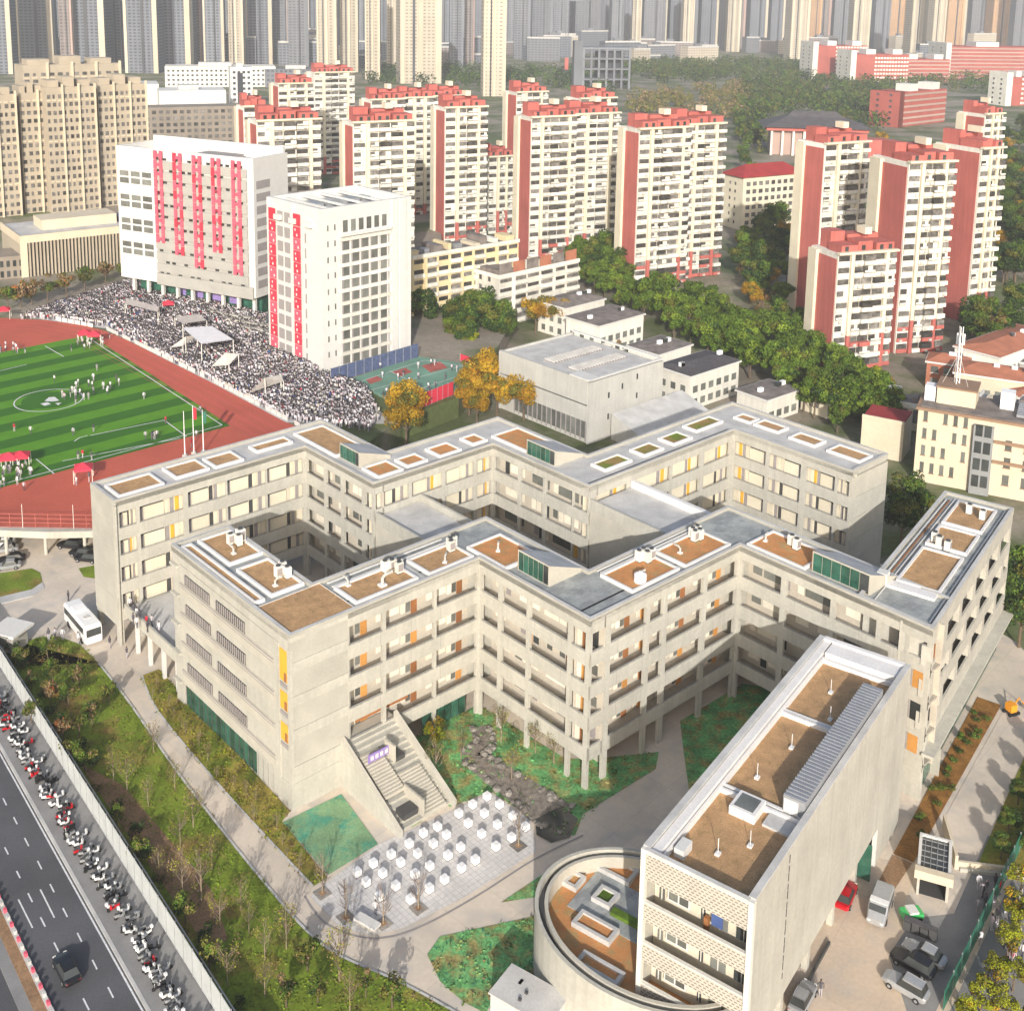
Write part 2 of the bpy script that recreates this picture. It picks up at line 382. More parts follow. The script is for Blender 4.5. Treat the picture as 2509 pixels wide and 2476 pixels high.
# ================================================================== GROUND, ROADS, LAWNS
sheet('ground', [(-2500, -150), (2500, -150), (2500, 5200), (-2500, 5200)], -0.08, 'ground')
RD = Vector((0.627, -0.779, 0)); RN = Vector((-0.779, -0.627, 0)); RO = Vector((-59.9, 124.7, 0))
def RP(t, s, z=0.0):
    p = RO + RD * t + RN * s
    return Vector((p.x, p.y, z))
T0, T1 = -60, 75
sheet('campus_paving', [RP(-50, -4.6), RP(T1, -4.6), (60, 60), (75, 110), (72, 150), (60, 172), (10, 190), (-34, 186), (-60, 179), (-88, 179)], -0.02, 'path')
sheet('road', [RP(T0, 40), RP(T1, 40), RP(T1, 0.2), RP(T0, 0.2)], -0.015, 'asphalt')
sheet('sidewalk', [RP(T0, 0.2), RP(T1, 0.2), RP(T1, -4.4), RP(T0, -4.4)], 0.12, 'asphalt_pale', h=0.2)
road_marks = thing('lane_markings', 'white dashed lane lines painted on the dark asphalt road', 'road marking', RP(0, 3))
o_ = RP(0, 3)
def mark(p, q, w=0.14, z=0.0):
    p, q = Vector((p[0], p[1], 0)), Vector((q[0], q[1], 0)); d = (q - p).normalized(); n = Vector((-d.y, d.x, 0)) * w / 2
    mb = MB(); mb.face([(v.x - o_.x, v.y - o_.y, 0) for v in (p - n, q - n, q + n, p + n)], 'paint_white')
    ob = mb.build('lane_dash', road_marks); ob.location = (0, 0, z)
def px6(x, y): return at(x * 0.2899, 2050 + y * 0.2899)
for x, y, L in [(225, 40, 70), (335, 235, 70), (440, 430, 70), (550, 635, 75), (672, 845, 75), (800, 1075, 80), (935, 1310, 90), (55, 115, 60), (155, 315, 60), (255, 510, 75), (362, 715, 80), (477, 930, 85), (728, 1410, 100), (130, -140, 60), (40, -300, 60), (400, 560, 240), (215, 645, 240)]:
    mark(px6(x - L * 0.25, y - L * 0.5), px6(x + L * 0.25, y + L * 0.5))
for k in range(-10, 18):
    mark(RP(k * 4, 0.75), RP(k * 4 + 3.98, 0.75), 0.16)
sheet('kerb', [RP(T0, 0.5), RP(T1, 0.5), RP(T1, 0.2), RP(T0, 0.2)], 0.14, 'roof_pale', h=0.3)
sheet('median_kerb', [RP(T0, 6.9), RP(T1, 6.9), RP(T1, 7.35), RP(T0, 7.35)], 0.16, 'roof_pale', h=0.3)
sheet('median_strip', [RP(T0, 7.35), RP(T1, 7.35), RP(T1, 8.3), RP(T0, 8.3)], 0.14, 'earth', h=0.3)
sheet('median_footway', [RP(T0, 8.3), RP(T1, 8.3), RP(T1, 9.3), RP(T0, 9.3)], 0.10, 'asphalt_pale', h=0.2)
# row of pink and white marker blocks on the kerb of the median
for k in range(34):
    p = RP(8 + k * 1.1, 7.1, 0.16)
    link('marker_block', _cache.setdefault('mk%d' % (k % 2), MB().box(-0.13, 0.13, -0.2, 0.2, 0, 0.35, 'banner_pink' if k % 2 == 0 else 'roof_pale').mesh('marker_block')), None, p, math.atan2(RD.y, RD.x) + R(90),
         label=('pink' if k % 2 == 0 else 'white') + ' marker block in the row along the median kerb of the road', cat='marker block', group='marker blocks along the median kerb')
# grass bank between the road fence and the campus path
bank = [RP(-26, -4.6), RP(75, -4.6), D(960, 1990), D(870, 1915), D(760, 1855), D(640, 1802), D(580, 1757), D(520, 1690), D(430, 1580), D(330, 1450), D(240, 1320), D(185, 1250), D(150, 1215), D(110, 1200), D(70, 1202), D(20, 1225), D(-30, 1260)]
sheet('grass_bank', bank, 0.03, 'grass')
BANK = [(p.x, p.y) for p in bank]
e1 = [D(230, 1480), D(300, 1560), D(400, 1680), D(430, 1770), D(400, 1800), D(330, 1700), D(260, 1600), D(190, 1500), D(150, 1440)]
sheet('bare_soil', e1, 0.045, 'earth')
lawn2 = [D(265, 1275), D(300, 1262), D(335, 1300), D(548, 1530), D(532, 1549), D(618, 1655), D(590, 1672), D(430, 1500), D(300, 1345)]
sheet('lawn_strip', lawn2, 0.03, 'grass_dry'); LAWN2 = [(p.x, p.y) for p in lawn2]
sheet('dust_net', [D(533, 1551), D(644, 1498), D(713, 1592), D(620, 1650)], 0.05, 'net_flat')
sheet('plaza_paving', [D(585, 1690), D(640, 1646), D(715, 1592), D(925, 1495), D(1000, 1545), D(1012, 1605), D(880, 1690), D(760, 1750), D(700, 1764), D(640, 1747)], 0.02, 'paving')
garden = [D(765, 1400), D(900, 1330), D(930, 1345), D(1065, 1430), D(1110, 1432), D(1243, 1418), D(1237, 1450), D(1100, 1535), D(1085, 1575), D(1030, 1580), D(1000, 1540), D(925, 1492), D(848, 1522)]
sheet('garden_bed', garden, 0.03, 'net_green'); GARDEN = [(p.x, p.y) for p in garden]
sheet('courtyard_bed', [D(1283, 1360), D(1290, 1420), D(1300, 1490), D(1330, 1460), D(1480, 1300), D(1400, 1290)], 0.03, 'net_green')
net2 = [D(806, 1800), D(830, 1766), D(1022, 1725), D(1028, 1800), D(1060, 1865), D(970, 1835), D(915, 1910), D(875, 1890), D(830, 1850)]
sheet('garden_bed', net2, 0.03, 'net_green'); NET2 = [(p.x, p.y) for p in net2]
sheet('garden_bed', [D(945, 1702), D(1022, 1650), D(1022, 1690)], 0.03, 'net_green')
cl = smooth_line([D(905, 1370), D(915, 1400), D(895, 1425), D(940, 1462), D(985, 1492), D(1020, 1520), D(1055, 1545)], 5)
mb = MB()
for i in range(len(cl) - 1):
    w0, w1 = 1.2 + 1.5 * i / len(cl), 1.2 + 1.5 * (i + 1) / len(cl)
    d = (cl[i + 1] - cl[i]).normalized(); n = Vector((-d.y, d.x, 0))
    mb.face([cl[i] - n * w0 + Vector((0, 0, 0.06)), cl[i + 1] - n * w1 + Vector((0, 0, 0.06)), cl[i + 1] + n * w1 + Vector((0, 0, 0.06)), cl[i] + n * w0 + Vector((0, 0, 0.06))], 'pebble')
mb.build('stream_bed', kind='structure')
sheet('pond', [D(1010, 1545), D(1060, 1520), D(1090, 1545), D(1075, 1580), D(1040, 1590), D(1012, 1575)], 0.07, 'glass_dark')
# yard on the right of the near block, paths and strips beside the right wing
sheet('yard', [FR(55, 39), FR(109, 39), FR(112, 26), FR(114, 21.4), FR(108, 8), FR(55, 8)], 0.0, 'yard')
sheet('planting_strip', [FR(112.5, 28.9), FR(147, 28.9), FR(147, 26.0), FR(112.5, 26.8)], 0.05, 'hedge_earth')
sheet('side_path', [FR(104, 25.6), FR(112, 26.3), FR(150, 25.4), FR(150, 21.5), FR(108, 21.5)], 0.02, 'path')
sheet('side_lawn', [FR(116, 21.3), FR(150, 21.3), FR(150, 10), FR(122, 14)], 0.03, 'grass_dry')
sheet('planting_strip', [FR(106.5, 28.9), FR(112.3, 28.9), FR(112.3, 26.9), FR(106.5, 27.3)], 0.05, 'earth')
# left yard lawns
sheet('lawn_strip', [D(-60, 1090), D(60, 1072), D(76, 1080), D(80, 1098), D(60, 1112), D(-60, 1140)], 0.03, 'grass')
sheet('lawn_strip', [D(148, 1072), D(185, 1065), D(185, 1092), D(158, 1088)], 0.03, 'grass')
sheet('roundabout_kerb', [D(-60, 1140), D(60, 1112), D(80, 1098), D(84, 1108), D(62, 1124), D(-60, 1154)], 0.06, 'roof_pale', h=0.1)
# kerb stones of the campus path
mb = MB(); strip(mb, smooth_line([D(185, 1250), D(240, 1320), D(330, 1450), D(430, 1580), D(520, 1690), D(580, 1757), D(640, 1802), D(760, 1855), D(870, 1915)], 4), 0.25, 0.09, 'roof_pale'); mb.build('path_kerb', kind='structure')
mb = MB(); strip(mb, smooth_line([D(268, 1275), D(300, 1345), D(430, 1500), D(590, 1672)], 4), 0.25, 0.09, 'roof_pale'); mb.build('path_kerb', kind='structure')
mb = MB(); strip(mb, smooth_line([D(575, 1690), D(590, 1715), D(620, 1745), D(670, 1765), D(730, 1768), D(800, 1745), D(900, 1690), D(1010, 1620), D(1100, 1575)], 5), 0.18, 0.035, 'panel_grey'); mb.build('drain_channel', kind='structure')

# ------------------------------------------------------------------ raised sports deck with track and field
ZP = 4.5
deck = [(-240, 169.4), (-79, 169.3), (-72, 169.0), (-61, 169.9), (-34, 187.5), (-21, 221), (-10.5, 233), (-5, 254), (2, 300), (0, 330), (-20, 345), (-30, 460), (-330, 460), (-330, 169.4)]
mb = MB(); mb.prism(deck[4:13] + [(-330, 185), (-34, 185)], -0.1, ZP, 'ground')       # solid part further back
mb.build('sports_terrace', kind='structure')
mb = MB(); mb.prism([deck[0], deck[1], deck[2], deck[3], deck[4], (-34, 187.6), (-330, 187.6), (-330, 169.4)], ZP - 1.1, ZP, 'concrete', bottom=True)
mb.build('deck_slab', kind='structure')
ztr = ZP + 0.02
sheet('running_track', [(-240, 170.3), (-62, 170.7), (-36, 188), (-35, 208), (-43.8, 217.4), (-64, 239.3), (-80.8, 256.8), (-92, 268.5), (-100, 276.0), (-108, 281), (-115.8, 284.0), (-128.9, 285.5), (-150, 281), (-240, 240)], ztr, 'track_red')
fk = Vector((-54.1, 214.7, 0)); fu = Vector((-0.727, -0.687, 0)); fv = Vector((-0.642, 0.767, 0))
def FP(u, v, z=0.0):
    p = fk + fu * u + fv * v
    return Vector((p.x, p.y, z))
nst = 18
for k in range(nst):
    v0, v1 = 75.0 * k / nst, 75.0 * (k + 1) / nst
    sheet('mown_stripe', [FP(0, v0), FP(110, v0), FP(110, v1), FP(0, v1)], ztr + 0.02, 'turf_light' if k % 2 else 'turf_dark')
mb = MB()
def fline(a, b, w=0.22): strip(mb, [a, b], w, ztr + 0.05, 'paint_white')
fline(FP(1.2, 1.2), FP(1.2, 73.5)); fline(FP(1.2, 1.2), FP(110, 1.2))
cc = D(92, 755, ZP)
strip(mb, [(cc.x + 6.6 * math.cos(t * 0.196), cc.y + 6.6 * math.sin(t * 0.196)) for t in range(33)], 0.25, ztr + 0.05, 'paint_white')
for pts in [[(310, 793), (352, 824)], [(170, 822), (310, 793)], [(140, 833), (150, 826), (165, 822)], [(68, 866), (102, 894)], [(85, 653), (120, 673)], [(0, 700), (50, 688)], [(118, 870), (340, 827)]]:
    strip(mb, [D(*p, ZP) for p in pts], 0.22, ztr + 0.05, 'paint_white')
mb.build('pitch_lines', kind='structure')
# pale emblem mown into the centre circle: a disc sector of worn turf, plain
sheet('emblem_disc', [(cc.x + 5.4 * math.cos(t * 0.4), cc.y + 5.0 * math.sin(t * 0.4)) for t in range(16)], ztr + 0.035, 'turf_dark')
for pts in [[(84, 757), (92, 750), (103, 749), (112, 756), (100, 758)], [(76, 762), (90, 759), (96, 763), (84, 766)], [(104, 761), (116, 760), (110, 765)]]:
    sheet('pitch_emblem', [D(*p, ZP) for p in pts], ztr + 0.06, 'paint_white')
mb = MB()
for k in range(8):
    s = -1.0 - 1.22 * k
    strip(mb, [(-36 + 0.7 * s, 208.5 + 0.66 * s), (-43.8 + 0.72 * s, 217.4 + 0.68 * s), (-64 + 0.73 * s, 239.3 + 0.68 * s), (-80.8 + 0.72 * s, 256.8 + 0.7 * s), (-100 + 0.5 * s, 276 + 0.85 * s), (-115.8 + 0.25 * s, 283.9 + 0.95 * s), (-128.9, 285.4 + s), (-150, 280.5 + s)], 0.10, ztr + 0.03, 'court_red' if k % 2 else 'banner_pink')
mb.build('track_lanes', kind='structure')
sheet('forecourt_paving', [D(60, 600, ZP), D(200, 545, ZP), D(240, 528, ZP), D(505, 585, ZP), D(510, 650, ZP), D(620, 705, ZP), D(750, 800, ZP), D(540, 797, ZP), D(400, 722, ZP), D(300, 672, ZP), D(200, 620, ZP)], ZP + 0.03, 'roof_pale')
# ball court
court = [D(640, 722, ZP), D(788, 672, ZP), D(905, 690, ZP), D(853, 745, ZP), D(772, 778, ZP), D(705, 738, ZP)]
sheet('ball_court', court, ZP + 0.05, 'court_green')
for pts in [[(740, 702), (765, 694), (778, 702), (752, 711)], [(690, 716), (712, 709), (722, 717), (698, 725)], [(795, 690), (830, 682), (845, 694), (812, 703)]]:
    sheet('court_marking', [D(*p, ZP) for p in pts], ZP + 0.07, 'court_red')
mb = MB()
for pts in [[(668, 724), (800, 680)], [(700, 736), (880, 688)], [(740, 752), (870, 708)], [(800, 680), (895, 694)], [(735, 700), (810, 738)]]:
    strip(mb, [D(*p, ZP) for p in pts], 0.14, ZP + 0.075, 'paint_white')
mb.build('court_lines', kind='structure')
# railing and columns of the deck edge
rail = thing('deck_railing', 'tall mesh railing along the edge of the raised sports deck', 'railing', (-100, 170.2, ZP))
for k in range(40): part(rail, 'post', 'tower_red' if k % 4 else 'frame_white', -40 + k * 2, -39.93 + k * 2, 0, 0.07, 0, 4.0 if k % 4 == 0 else 2.4)
for z in (0.1, 0.9, 1.6, 2.3): part(rail, 'rail', 'tower_red', -40, 39, 0.01, 0.06, z, z + 0.06)
for k in range(9):
    x = -66.5 - 6.2 * k
    t = thing('deck_column', 'pale round column carrying the edge of the sports deck', 'column', (x, 170.6, 0), group='columns under the sports deck')
    mbx = MB(); mbx.tube([(0, 0, 0), (0, 0, ZP - 1.1)], 0.28, 'concrete', 10); mbx.build('shaft', t)
    part(t, 'capital', 'concrete', -0.4, 0.4, -0.4, 0.4, ZP - 1.4, ZP - 1.12)
# ================================================================== SCHOOL BUILDINGS
ZR = 21.0
LEV = [(15.1, 16.8), (11.2, 12.9), (7.3, 9.0), (3.5, 5.15)]      # corridor parapet bands
class Wing:
    """maps (along, depth, height) of a visible facade onto the school axes"""
    def __init__(s, root, o, face, fixed): s.root, s.o, s.face, s.fixed = root, o, face, fixed
    def box(s, name, m, t0, t1, d0, d1, z0, z1, label=None):
        if s.face == 'c': return part(s.root, name, m, t0 - s.o[0], t1 - s.o[0], s.fixed + d0 - s.o[1], s.fixed + d1 - s.o[1], z0, z1, label)
        return part(s.root, name, m, s.fixed + d0 - s.o[0], s.fixed + d1 - s.o[0], t0 - s.o[1], t1 - s.o[1], z0 - 0.006, z1 - 0.006, label)
def corridor_face(w, t0, t1, bays, depth, rng, style, floors=LEV, top=19.1, skip=(), pil=True, ext=(0, 0)):
    """open galleries: parapet bands, columns, back wall, doors and windows"""
    e0, e1 = ext; bays = [(s - 0.1, e + 0.1) for s, e in bays]
    w.box('roof_band', 'concrete', t0 + e0, t1 - e1, 0, 0.28, top, 20.72)
    for fi, (a, b) in enumerate(floors):
        w.box('parapet_band', 'concrete', t0 + e0, t1 - e1, 0.0, 0.22, a, b)
        w.box('handrail', 'grey_metal', t0 + e0, t1 - e1, 0.06, 0.12, b + 0.13, b + 0.19)
        n_j = int((t1 - t0) / 4.4)
        for q in range(1, n_j): w.box('panel_joint', 'panel_grey', t0 + q * 4.4, t0 + q * 4.4 + 0.04, -0.006, 0.0, a + 0.02, b - 0.02)
        w.box('floor_slab', 'slab', t0 + e0, t1 - e1, 0.22, depth, a + 0.55, a + 0.8)
    w.box('back_wall', 'plaster' if style == 'flush' else 'gallery_wall', t0 + e0, t1 - e1, depth, depth + 0.25, floors[-1][0], 20.6)
    edges = [t0 + e0] + [x for b in bays for x in b] + [t1 - e1]
    for i in range(0, len(edges), 2):
        a, b = edges[i], edges[i + 1]
        if b - a > 0.12:
            if b - a > 1.6:                          # blind wall piece
                w.box('wall_panel', 'concrete', a, b, 0.02, 0.30, floors[-1][0] + 0.02, top)
            else:
                w.box('column', 'concrete', a, b, 0.05, 0.45, 0.0 if pil else floors[-1][0], top)
    ceil = [top] + [f[0] for f in floors[:-1]]
    for fi, (a, b) in enumerate(floors):
        zf = a + 0.8; zc = ceil[fi]
        for (s, e) in bays:
            L = e - s; x = s + 0.1
            if style == 'flush':
                w.box('window', 'glass_dark', s + 0.15, s + L * 0.60, depth - 0.05, depth, zc - 0.62, zc - 0.08)
                w.box('window_panel', 'plaster', s + 0.75, s + L * 0.60, depth - 0.16, depth, b - 0.5, zc - 0.62)
                w.box('pier', 'panel_grey', s + 0.12, s + 0.72, depth - 0.3, depth, b - 0.9, zc - 0.66)
                x = s + L * 0.62
                seq = rng.choice([('panel_grey', 'door_yellow', 'plaster'), ('frame_dark', 'plaster', 'panel_grey'), ('plaster', 'panel_grey', 'door_yellow'), ('frame_dark', 'panel_grey', 'plaster'), ('plaster', 'plaster', 'panel_grey')])
                dw = (e - x - 0.1) / 3
                for k in seq:
                    w.box('door' if k.startswith('door') else 'window', k, x, x + dw * 0.7, depth - 0.1, depth, zf, zc - 0.25); x += dw
            else:
                if style == 'panelled':                          # rows of pale panels ending in an orange door
                    if L > 5: w.box('window', 'curtain', x + 0.1, x + L * 0.48, depth - 0.08, depth, zf + 0.75, zc - 0.3); x += L * 0.52
                    q = 0
                    while x < e - 1.9: w.box('window', 'curtain' if q % 2 == 0 else 'glass_grey', x, x + 0.62, depth - 0.08, depth, zf + 0.4, zc - 0.35); x += 0.74; q += 1
                    if x < e - 1.0: w.box('door', rng.choice(['door_orange', 'door_orange', 'door_wood']), x, x + 0.85, depth - 0.10, depth, zf, zf + 2.1)
                    continue
                if w.face == 'a' or rng.random() < 0.45:         # clerestory strip under the gallery ceiling
                    w.box('clerestory', rng.choice(['curtain', 'curtain', 'glass_grey']), s + L * rng.uniform(0.02, 0.3), s + L * rng.uniform(0.72, 0.98), depth - 0.05, depth - 0.004, zc - 1.0, zc - 0.12)
                while x < e - 0.9:
                    kind = rng.choices(['win', 'door', 'small', 'gap', 'dark'], [5, 1.0 if w.face == 'a' else 2, 2, 0.8, 1])[0]
                    if kind == 'win':
                        ww = min(rng.uniform(2.2, 4.2), e - x - 0.2)
                        w.box('window', rng.choice(['curtain', 'curtain', 'glass_grey']), x, x + ww, depth - 0.08, depth, zf + 0.8, zc - (1.05 if w.face == 'a' else 0.35)); x += ww + 0.3
                    elif kind == 'door':
                        w.box('door', rng.choice(['door_orange', 'door_orange', 'door_wood', 'door_yellow']), x, x + 0.95, depth - 0.10, depth, zf, zf + 2.15); x += 1.2
                    elif kind == 'small':
                        w.box('window', rng.choice(['glass_grey', 'curtain', 'panel_grey']), x, x + 0.8, depth - 0.08, depth, zf + 0.6, zc - 0.5); x += 1.1
                    elif kind == 'dark':
                        w.box('window', 'glass_dark', x, x + 0.9, depth - 0.06, depth, zf + 0.3, zc - 0.5); x += 1.1
                    else: x += rng.uniform(0.4, 1.0)
def roof_block(root, o, a0, a1, c0, c1, z0=3.4, z1=20.55, inset=None, m='concrete', roofm='roof_grey'):
    """solid core of a wing plus its roof deck and raised edge"""
    i = inset or (0, 0, 0, 0)
    mbx = MB(); mbx.box(a0 + i[0] - o[0], a1 - i[1] - o[0], c0 + i[2] - o[1], c1 - i[3] - o[1], z0, z1 - 0.45, m); mbx.build('wall_core', root)
def rim(root, o, poly, z=20.6, h=0.4, w=0.45, roofm='roof_grey'):
    """roof deck over a whole wing outline with a raised edge all round"""
    P = [(a - o[0], c - o[1]) for a, c in poly]
    mbx = MB(); mbx.prism(P, z - 0.5, z, 'concrete', roofm); mbx.build('roof_deck', root)
    n = len(P); ar = sum(P[i][0] * P[(i + 1) % n][1] - P[(i + 1) % n][0] * P[i][1] for i in range(n)); sg = 1 if ar > 0 else -1
    inn = []
    for i in range(n):
        p0, p, p1 = Vector(P[i - 1]), Vector(P[i]), Vector(P[(i + 1) % n])
        d0, d1 = (p - p0).normalized(), (p1 - p).normalized()
        n0, n1 = Vector((-d0.y, d0.x)) * sg, Vector((-d1.y, d1.x)) * sg
        k = n0 + n1; k = k / max(0.3, k.dot(n0)); inn.append(p + k * w)
    for i in range(n):
        j = (i + 1) % n; mbx = MB(); q = [P[i], P[j], inn[j], inn[i]]
        if sg < 0: q = q[::-1]
        mbx.prism([(v[0], v[1]) for v in q], z + 0.001, z + h, 'concrete_rough', 'roof_pale'); mbx.build('roof_edge', root)
def bed(root, o, a0, a1, c0, c1, z=20.6, m='soil', w=0.3, h=0.42):
    """planted roof bed: white kerb frame and soil"""
    a0, a1, c0, c1 = a0 - o[0], a1 - o[0], c0 - o[1], c1 - o[1]
    mbx = MB()
    mbx.box(a0, a1, c0, c0 + w, z, z + h, 'curb_white'); mbx.box(a0, a1, c1 - w, c1, z, z + h, 'curb_white')
    mbx.box(a0, a0 + w, c0 + w, c1 - w, z, z + h, 'curb_white'); mbx.box(a1 - w, a1, c0 + w, c1 - w, z, z + h, 'curb_white')
    mbx.build('bed_kerb', root)
    part(root, 'soil_bed', m, a0 + w, a1 - w, c0 + w, c1 - w, z + 0.01, z + 0.2)
def glass_shed(root, o, a0, a1, c0, c1, z=20.6, h=2.6, back=0.5, bedc=None):
    """roof light: green glazed front, roof sloping down to the back"""
    A0, A1, C0, C1 = a0 - o[0], a1 - o[0], c0 - o[1], c1 - o[1]
    mbx = MB(); mbx.prism([(A0, C0), (A1, C0), (A1, C1), (A0, C1)], z, [z + h, z + back, z + back, z + h], 'concrete_warm', 'roof_pale'); mbx.build('roof_light_housing', root)
    n = 6; dw = (C1 - C0 - 0.3) / n
    for k in range(n):
        part(root, 'glass_pane', 'glass_green' if k else 'glass_dark', A0 - 0.06, A0 - 0.002, C0 + 0.15 + dw * k + 0.05, C0 + 0.15 + dw * (k + 1) - 0.05, z + 0.15, z + h - 0.2)
    mbx = MB(); mbx.prism([(A0 + 0.05, C1 + 0.01), (A1 - 0.2, C1 + 0.01), (A1 - 0.2, C1 + 0.1), (A0 + 0.05, C1 + 0.1)], z, [z + h - 0.1, z + back, z + back, z + h - 0.1], 'rust_panel'); mbx.build('rust_wall', root)

# ---- front zigzag block
OF = (86.0, 80.0)
front = thing('school_building', 'front zigzag school building with open concrete galleries and brown planted roof beds', 'school building', AC(*OF), TS)
rg = random.Random(3)
cores = [(61.9, 67.6, 99.3, 126.2), (60.2, 94.3, 101.3, 107.0), (88.8, 94.3, 82.8, 106.9), (89.0, 121.3, 82.6, 88.3), (115.8, 121.3, 56.4, 88.2)]
for i, (a0, a1, c0, c1) in enumerate(cores): roof_block(front, OF, a0 + 0.01 * i, a1 - 0.01 * i, c0 + 0.01 * i, c1 - 0.01 * i, z1=20.5)
rim(front, OF, [(59.7, 126.4), (59.7, 99), (86.4, 99), (86.4, 80.3), (113.5, 80.3), (113.5, 54.4), (121.5, 56.15), (121.5, 88.3), (94.4, 88.3), (94.4, 107.0), (67.7, 107.0), (67.7, 126.4)])
# blind end wall with board-marked panels, c = 99 from a 59.7 to 67.1
wf = Wing(front, OF, 'c', 99.0)
for z0, z1 in [(0, 3.2), (3.23, 5.2), (5.23, 8.4), (8.43, 9.6), (9.63, 12.4), (12.43, 13.6), (13.63, 16.4), (16.43, 17.6), (17.63, 20.7)]:
    wf.box('concrete_panel', 'concrete_rough' if z0 in (5.23, 9.63, 13.63, 17.63) else 'concrete', 59.72, 67.15, 0.0 if z0 not in (5.23, 9.63, 13.63, 17.63) else 0.05, 0.4, z0, z1)
part(front, 'end_wall', 'concrete', 59.9 - OF[0], 67.0 - OF[0], 99.35 - OF[1], 106.9 - OF[1], 0, 20.45)
class _S: pass
corridor_face(wf, 67.15, 86.5, [(67.4, 71.8), (72.5, 79.3), (79.9, 86.0)], 2.3, rg, 'panelled')
corridor_face(Wing(front, OF, 'a', 86.4), 80.3, 99.0, [(81.1, 83.1), (83.9, 89.9), (90.7, 94.8), (95.7, 98.5)], 2.3, rg, 'gallery', ext=(0.0, -0.2))
corridor_face(Wing(front, OF, 'c', 80.3), 86.62, 113.5, [(86.9, 89.0), (90.0, 95.8), (96.7, 98.8), (99.8, 106.3), (107.3, 113.0)], 2.3, rg, 'panelled', ext=(0.0, -0.2))
corridor_face(Wing(front, OF, 'a', 113.5), 54.4, 80.3, [(55.1, 57.0), (57.7, 60.5), (61.3, 66.5), (67.3, 73.2), (74.2, 79.8)], 2.3, rg, 'gallery', ext=(0.0, -0.2))
# entrance level walls behind the pilotis
part(front, 'entrance_wall', 'concrete_warm', 68.5 - OF[0], 86.0 - OF[0], 103.5 - OF[1], 103.8 - OF[1], 0, 3.5)
part(front, 'entrance_wall', 'door_wood', 69.5 - OF[0], 77.0 - OF[0], 101.0 - OF[1], 101.2 - OF[1], 5.3, 7.1)
for k in range(6): part(front, 'glass_pane', 'glass_green', 78.6 - OF[0] + k * 1.15, 79.6 - OF[0] + k * 1.15, 100.2 - OF[1], 100.3 - OF[1], 0.2, 3.3)
part(front, 'basement_wall', 'concrete_warm', 91.0 - OF[0], 91.3 - OF[0], 82.0 - OF[1], 99.0 - OF[1], 0, 3.5)
part(front, 'basement_wall', 'concrete', 92.0 - OF[0], 113.0 - OF[0], 86.2 - OF[1], 86.4 - OF[1], 0, 3.5)
part(front, 'basement_wall', 'concrete', 119.0 - OF[0], 119.2 - OF[0], 55.0 - OF[1], 86.0 - OF[1], 0, 3.5)
for a, c in [(72.2, 105.5), (79.6, 105.5), (93, 97), (93, 90), (93, 84), (98, 86.8), (105, 86.8), (112, 86.8), (120, 80), (120, 72), (120, 64)]:
    part(front, 'column', 'concrete', a - 0.3 - OF[0], a + 0.3 - OF[0], c - 0.3 - OF[1], c + 0.3 - OF[1], 0, 3.4)
# end wing face a = 59.7: louvred windows, drip ledges, orange niches, green glazing
wl = Wing(front, OF, 'a', 59.7)
wl.box('end_wall', 'concrete', 99.42, 126.4, 0.10, 2.3, 3.0, 20.4)
wl.box('roof_band', 'concrete', 99.42, 126.4, 0.0, 0.09, 19.2, 20.72)
for k in range(4):
    z = 17.0 - 3.9 * k
    wl.box('sill_ledge', 'concrete_warm', 102.4, 124.4, -0.03, 0.09, z - 1.75, z - 0.25)
    wl.box('drip_ledge', 'panel_grey', 102.4, 124.4, -0.10, -0.03, z - 0.42, z - 0.30)
    wl.box('drip_ledge', 'panel_grey', 102.4, 124.4, -0.06, 0.0, z - 0.78, z - 0.70)
    wl.box('lintel', 'concrete', 102.4, 124.4, 0.0, 0.09, z + 1.30, z + 2.1)
    for s, e in ((116.9, 123.0), (108.7, 115.2)):
        win = wl.box('window', 'glass_dark', s, e, 0.0, 0.09, z, z + 1.2)
        n = 14; dw = (e - s) / n
        for q in range(n + 1):
            y = -(e - s) / 2 + q * dw
            part(win, 'louvre', 'panel_grey', -0.15, -0.046, y - 0.05, y + 0.05, 0.0, 1.2)
        wl.box('window_frame', 'frame_dark', s - 0.1, e + 0.1, 0.0, 0.03, z - 0.12, z - 0.02)
for z0, z1 in ((15.0, 18.7), (11.6, 13.7), (7.8, 9.9)):
    wl.box('orange_niche', 'door_yellow', 99.7, 101.2, 0.02, 0.09, z0, z1)
    wl.box('niche_door', 'door_wood', 99.8, 100.3, -0.02, 0.02, z0 + 0.05, z0 + 1.1)
    wl.box('grille', 'panel_grey', 99.7, 101.2, 0.0, 0.08, z0 - 0.75, z0 - 0.3)
wl.box('pilaster', 'concrete', 98.98, 99.6, -0.02, 0.35, 0.0, 19.15); wl.box('pilaster', 'concrete', 101.35, 102.3, -0.02, 0.35, 2.9, 19.15)
wl.box('base_wall', 'concrete', 99.6, 102.2, 0.05, 2.0, 0.0, 2.99)
for k in range(20): wl.box('glass_pane', 'glass_green', 102.3 + k * 1.09, 103.28 + k * 1.09, 0.25, 0.32, 0.1, 2.95)
for k in range(21): wl.box('mullion', 'frame_dark', 102.19 + k * 1.09, 102.27 + k * 1.09, 0.2, 0.34, 0.05, 2.95)
wl.box('base_wall', 'concrete', 124.4, 126.3, 0.05, 2.0, 0.0, 2.99)
for k in range(5): wl.box('balcony_slab', 'concrete', 124.6, 126.4, -0.35, 0.08, 3.2 + 3.9 * k - 0.3, 3.2 + 3.9 * k)
